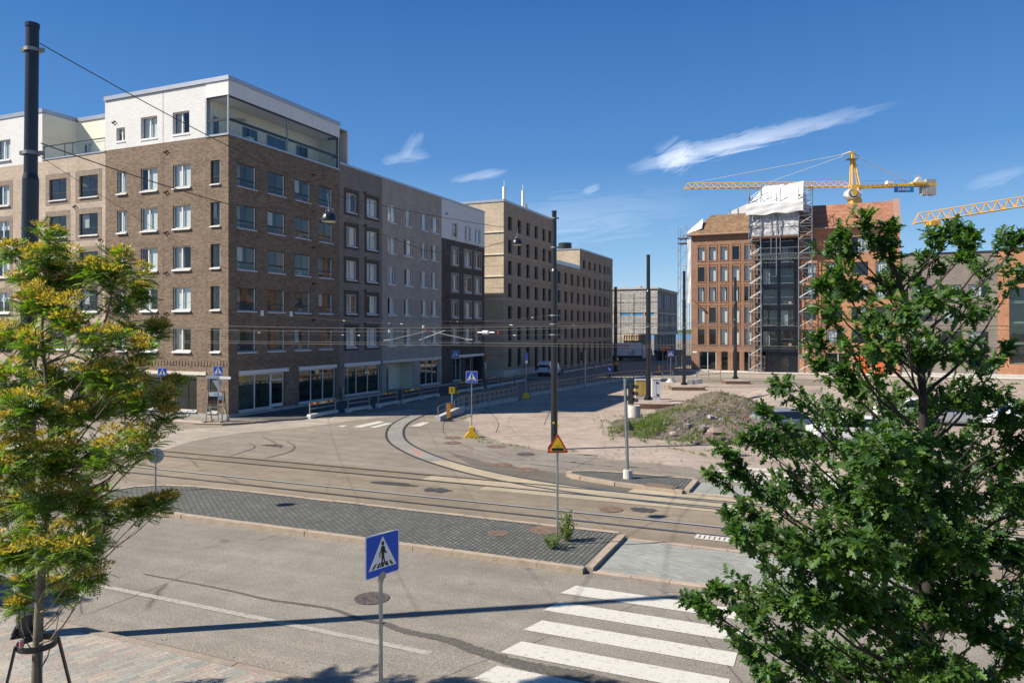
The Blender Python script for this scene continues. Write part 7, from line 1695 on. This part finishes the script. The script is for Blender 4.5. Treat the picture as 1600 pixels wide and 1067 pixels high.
# steel tree guard
tg = thing('tree_guard', 'black steel guard ring on four splayed legs round the street tree trunk', 'tree guard', (lt_tr[1].x, lt_tr[1].y, .11), R(20))
zr = H-491*DL/F-.11; b = MB(); b.lathe([(.262,zr-.045),(.262,zr+.045),(.252,zr+.045),(.252,zr-.045),(.262,zr-.045)], n=36); b.build('ring', 'guard_steel', tg)
for k in range(4): a = k*math.pi/2+.35; c_, s_ = math.cos(a), math.sin(a); b = MB(); b.bar((c_*.27,s_*.27,zr+.03),(c_*.56,s_*.56,0),.07,.03); b.build('leg', 'guard_steel', tg)
cn = thing('drink_can', 'small pink and silver drink can left on the ring of the tree guard', 'can', (lt_tr[1].x-.07, lt_tr[1].y-.245, zr+.11+.045), 0); b = MB(); b.m = 0; b.lathe([(.026,0),(.033,.01),(.033,.105),(.027,.115),(.001,.113)], n=16); b.m = 1; b.lathe([(.0335,.03),(.0335,.085)], n=16); b.build('can_body', ['galvanised', M('can_pink', (.55,.12,.16), .4)], cn)
# ---------------------------------------------------------------- weeds, shrubs
def plant(name, label, p, h_, rad, n, mat, cat='plant', upright=.8, size=(.05,.09), seed=1, group=None, stems=9):
    rn = random.Random(seed); t_ = thing(name, label, cat, p, 0, group); lv = Leaves(*small_leaf()); sb_ = MB(); B = Vector(p)
    for k in range(stems):
        a = rn.random()*6.28; r_ = rad*math.sqrt(rn.random()); e = Vector((math.cos(a)*r_, math.sin(a)*r_, h_*rn.uniform(.55, 1)*(1-.35*r_/rad))); s0 = Vector((e.x*.25, e.y*.25, 0)); sb_.tube([s0, s0.lerp(e, .5)+rv(rn)*.03, e], .006 if h_ < 1.2 else .012, 4, .002)
        for j in range(n//stems):
            f = rn.uniform(.12, 1.0); q = s0.lerp(e, f)+rv(rn)*rad*.22; d = Vector((rn.uniform(-1,1), rn.uniform(-1,1), rn.uniform(0, upright))); lv.add(tuple(B+q), tuple(d), tuple(Vector((0,0,1))+rv(rn)*.6), rn.uniform(*size))
    sb_.build('stems', 'dry_leaf', t_); lv.build('foliage', mat, t_, B); return t_
plant('weed_clump', 'tall dark green weed behind the post of the tram warning sign', gr(885, 845, .125), 1.25, .24, 760, 'weed_leaf', seed=2, upright=1.6, size=(.05,.10), stems=10)
plant('weed_clump', 'pale low weed in front of the post of the tram warning sign', gr(864, 857, .125), .75, .30, 480, 'weed_leaf', seed=3, size=(.05,.09))
for k, (px, py, h_, r_, lab) in enumerate(((1378,668,1.3,.9,'yellow-green shrub behind the oak, left of its trunk'), (1408,660,1.1,.8,'yellow-green shrub just right of another, left of the oak trunk'), (1562,640,1.6,1.1,'pale shrub beyond the right side of the oak near the taupe building'), (1592,643,1.5,1.2,'pale shrub at the picture edge before the glass front'), (1345,737,.7,.6,'low weed bush behind the oak below the parked cars'), (1240,712,.55,.5,'low weed bush between the oak twigs and the mound'), (1510,748,.9,.6,'light green bush low behind the right of the oak trunk'), (1345,640,1.2,1.1,'shrub on the gravel in front of the orange doors'))):
    plant('shrub', lab, gr(px, py), h_, r_, 900, 'weed_leaf', 'shrub', seed=20+k, size=(.10,.2), stems=16, group='shrubs on the gravel lot')
# ---------------------------------------------------------------- the overgrown mound and its stones
def mound_h(x, y):
    h_ = 0
    for cx, cy, sx, sy, hh, rot in ((15.0,53.2,2.2,4.2,1.75,.2),(12.0,47.5,3.4,3.2,1.15,.1),(13.6,42.0,2.6,2.1,1.15,0),(9.3,44.0,2.6,2.0,.42,0),(16.2,48.0,2.2,3.0,.85,0)):
        dx, dy = x-cx, y-cy; c, s_ = math.cos(rot), math.sin(rot); h_ += hh*math.exp(-((dx*c+dy*s_)/sx)**2-((-dx*s_+dy*c)/sy)**2)
    return h_*.92
def nz2(x, y): return math.sin(x*1.7+y*.9)*math.cos(y*2.1-x*.6)+.5*math.sin(x*4.3-y*3.1)+.35*math.sin(x*8.1+y*6.7)+.25*math.sin(x*15.3-y*13.9)
def heap(name, x0, x1, y0, y1, nx, ny, hf, mat, amp=.05, label=None):
    b = MB(); rn = random.Random(5); ids = []
    for j in range(ny+1):
        row = []
        for i in range(nx+1):
            x, y = x0+(x1-x0)*i/nx, y0+(y1-y0)*j/ny; h_ = hf(x, y); row.append(b.add([(x, y, h_-.07+(nz2(x, y)*amp+rn.uniform(-.03,.03))*min(1, h_*2.5))]))
        ids.append(row)
    for j in range(ny):
        for i in range(nx): b.f.append((ids[j][i], ids[j][i+1], ids[j+1][i+1], ids[j+1][i])); b.mi.append(0)
    return structure(name, b, mat, site=False, smooth=False)
m, t, bb = nodes('mound_soil'); co = obj_coord(t); c = ramp(t, noise(t, co, 5, 5, .7), [(.3, (.06,.046,.034)), (.5, (.125,.097,.074)), (.72, (.22,.185,.155))])
c = mixc(t, ramp(t, noise(t, co, .5, 4), [(.52, 0), (.68, .8)]), c, ramp(t, noise(t, co, 9, 3), [(.3, (.05,.065,.02)), (.7, (.14,.15,.05))])); c = mixc(t, 1, c, ramp(t, noise(t, co, 22, 3, .8), [(.3, .55), (.7, 1.4)]), 'MULTIPLY')
t.links.new(c, bb.inputs['Base Color']); bb.inputs['Roughness'].default_value = .95; bump(t, bb, noise(t, co, 12, 4, .7), .8, .08)
heap('earth_mound', 5.0, 21.5, 37.6, 62, 90, 110, mound_h, 'mound_soil', .10)
def ridge2(x, y): return 1.15*math.exp(-((x-23.5)/4.6)**2-((y-64.0)/3.0)**2)+.9*math.exp(-((x-33)/6.0)**2-((y-61.5)/2.6)**2)+.8*math.exp(-((x-44)/6.5)**2-((y-58)/2.4)**2)
heap('gravel_bank', 14, 58, 53, 72, 90, 44, ridge2, 'gravel_pale', .05)
rn = random.Random(77); gl_, dl_, bl2 = Leaves(*small_leaf()), Leaves(*small_leaf()), Leaves(*blade())
def scatter_veg(n, cx, cy, sx, sy, L, size, hscale=1.0, cl_n=14):
    for _ in range(n):
        x, y = rn.gauss(cx, sx), rn.gauss(cy, sy); z = max(0, mound_h(x, y)-.07)
        if nz2(x*.5, y*.5) < -.35: continue
        k_ = rn.uniform(.5, 1)
        for j in range(cl_n):
            q = rv(rn)*.16*k_; q.z = abs(q.z)*1.3*hscale; L.add((x+q.x, y+q.y, z+q.z), tuple(Vector((q.x, q.y, abs(q.z)+.06))+rv(rn)*.06), tuple(Vector((0,0,1))+rv(rn)*.8), rn.uniform(*size))
scatter_veg(150, 13.4, 52, 2.2, 3.6, gl_, (.06,.14)); scatter_veg(150, 12.2, 48, 2.3, 3.0, dl_, (.06,.15)); scatter_veg(200, 14.6, 50, 2.2, 5, dl_, (.06,.13))
scatter_veg(180, 7.8, 44.2, 1.2, 1.2, bl2, (.14,.34), 1.6, 18); scatter_veg(150, 9.6, 41.8, 1.5, .8, gl_, (.08,.16), 1.5); scatter_veg(120, 9.5, 48.5, 1.6, 1.6, bl2, (.12,.26), 1.2, 16); scatter_veg(60, 12.5, 39.4, 2.2, .5, gl_, (.07,.14), 1.4)
scatter_veg(70, 7.0, 52, 3, 3, bl2, (.06,.16), .8, 10)
for _ in range(150):
    px, py = rn.uniform(940, 1230), rn.uniform(596, 730); p = gr(px, py)
    for j in range(9): q = rv(rn)*.09; bl2.add((p.x+q.x, p.y+q.y, .01), tuple(Vector((q.x, q.y, .16))), (rn.uniform(-1,1), rn.uniform(-1,1), .3), rn.uniform(.07,.18))
for L_, nm, mt in ((gl_, 'weeds', 'weed_leaf'), (dl_, 'dry_undergrowth', 'dry_leaf'), (bl2, 'grass', 'weed_leaf')):
    o = L_.build(nm, mt, None, (0,0,0)); o['kind'] = 'stuff'
# grass tufts along fence feet, kerbs and the yellow foot
tl_ = Leaves(*blade())
for (px0, py0, px1, py1, n_) in ((722,655,760,643,40),(735,684,760,688,18),(745,690,830,700,26),(850,703,900,706,12),(690,655,720,650,14),(1045,700,1120,716,30)):
    for _ in range(n_):
        f = rn.random(); p = gr(px0+(px1-px0)*f, py0+(py1-py0)*f)+rv(rn)*.12
        for j in range(10): q = rv(rn)*.06; tl_.add((p.x+q.x, p.y+q.y, .01), (q.x, q.y, .1), (rn.uniform(-1,1), rn.uniform(-1,1), .3), rn.uniform(.06,.16))
for _ in range(60):                                            # moss and weeds between the cobbles
    a, u = rn.uniform(16, 31.8), rn.uniform(-20.6, -17.7); p = S(a, u, .125)
    for j in range(5): q = rv(rn)*.05; tl_.add((p.x+q.x, p.y+q.y, p.z), (q.x, q.y, .04), (rn.uniform(-1,1), rn.uniform(-1,1), .3), rn.uniform(.03,.07))
o = tl_.build('grass_tufts', 'weed_leaf', None, (0,0,0)); o['kind'] = 'stuff'
def rock_mesh(seed, k=1.0):
    rn = random.Random(seed); b = MB(); n, m_ = 9, 6; ids = []
    for j in range(m_+1):
        ph = math.pi*j/m_; row = []
        for i in range(n): th = 2*math.pi*i/n; r_ = k*(1+rn.uniform(-.25,.25)); row.append(b.add([(r_*math.sin(ph)*math.cos(th), r_*.75*math.sin(ph)*math.sin(th), r_*.62*math.cos(ph))]))
        ids.append(row)
    for j in range(m_):
        for i in range(n): b.f.append((ids[j][i], ids[j][(i+1) % n], ids[j+1][(i+1) % n], ids[j+1][i])); b.mi.append(0)
    return b
M('rock_grey', (.17,.16,.15), .9, var=.25, scale=5, bmp=.4); M('rock_pink', (.27,.20,.17), .9, var=.2, scale=5, bmp=.4); M('rock_pale', (.29,.27,.25), .9, var=.2, scale=5, bmp=.4)
rk = (((1118,688),.50,'rock_pink','large pink boulder at the right foot of the mound'), ((1098,684),.46,'rock_grey','grey boulder left of the large pink one'), ((1132,694),.30,'rock_pink','smaller pink rock right of the largest boulder'), ((1075,680),.36,'rock_grey','dark grey rock in the middle of the mound foot'),
      ((1110,672),.38,'rock_pale','pale rock above the pink boulder'), ((1052,684),.26,'rock_pale','pale rock at the left end of the boulders'), ((1088,694),.22,'rock_grey','small grey rock in the weeds below the boulders'), ((1128,680),.30,'rock_grey','grey rock behind the pink boulder'), ((1040,676),.22,'rock_pale','small pale rock nearest the concrete ring'))
for k, (p_, r_, mt, lab) in enumerate(rk):
    p = gr(*p_); z = mound_h(p.x, p.y)*.9; o = rock_mesh(k+3, r_*.82).build('boulder', mt, None, (p.x, p.y, z+r_*.2), k*1.1); tag(o, lab, 'boulder', 'boulders at the mound foot')
st_ = MB(); rn = random.Random(31)
def pebble(b, p, r_):
    b0 = b.add([(p[0]+r_*rn.uniform(.7,1.2), p[1], p[2]), (p[0], p[1]+r_*rn.uniform(.7,1.2), p[2]), (p[0]-r_*rn.uniform(.7,1.2), p[1], p[2]), (p[0], p[1]-r_*rn.uniform(.7,1.2), p[2]), (p[0], p[1], p[2]+r_*rn.uniform(.5,.9))])
    for q in ((0,1,4),(1,2,4),(2,3,4),(3,0,4)): b.f.append(tuple(b0+i for i in q)); b.mi.append(0)
for _ in range(700):
    x, y = rn.gauss(13.8, 3.2), rn.gauss(45, 5); h_ = mound_h(x, y)
    if h_ > .12: pebble(st_, (x, y, h_-.08), rn.uniform(.03,.12))
for _ in range(2500): p = gr(rn.uniform(700, 1300), rn.uniform(610, 745)); pebble(st_, (p.x, p.y, .004), rn.uniform(.012,.035))
for _ in range(500): a, u = rn.uniform(18, 60), rn.uniform(-7.6, -6.0); p = S(a, u); pebble(st_, (p.x, p.y, .004), rn.uniform(.012,.03))
o = st_.build('rubble_stones', 'rock_grey', None); o['kind'] = 'stuff'
# litter along the kerbs and fallen bits on the road
lt_ = MB()
for _ in range(420):
    if rn.random() < .5: a, u = rn.uniform(10, 36), -21.0-abs(rn.gauss(0, .12))
    else: a, u = rn.uniform(18, 40), -28.15+abs(rn.gauss(0, .25))
    p = S(a, u); pebble(lt_, (p.x, p.y, .005), rn.uniform(.008,.022))
o = lt_.build('kerb_grit', 'rubble', None); o['kind'] = 'stuff'
for k, (px, py, lab) in enumerate(((378,816,'white scrap of paper on the near lane by the island kerb'), (566,846,'tiny white litter at the island kerb behind the nearest sign'))):
    b = MB(); b.poly([(-.09,-.04,.01),(.08,-.05,.012),(.09,.04,.03),(-.06,.05,.012)]); o = b.build('paper_scrap', 'sign_white', None, gr(px, py, .006), .3*k); tag(o, lab, 'litter')
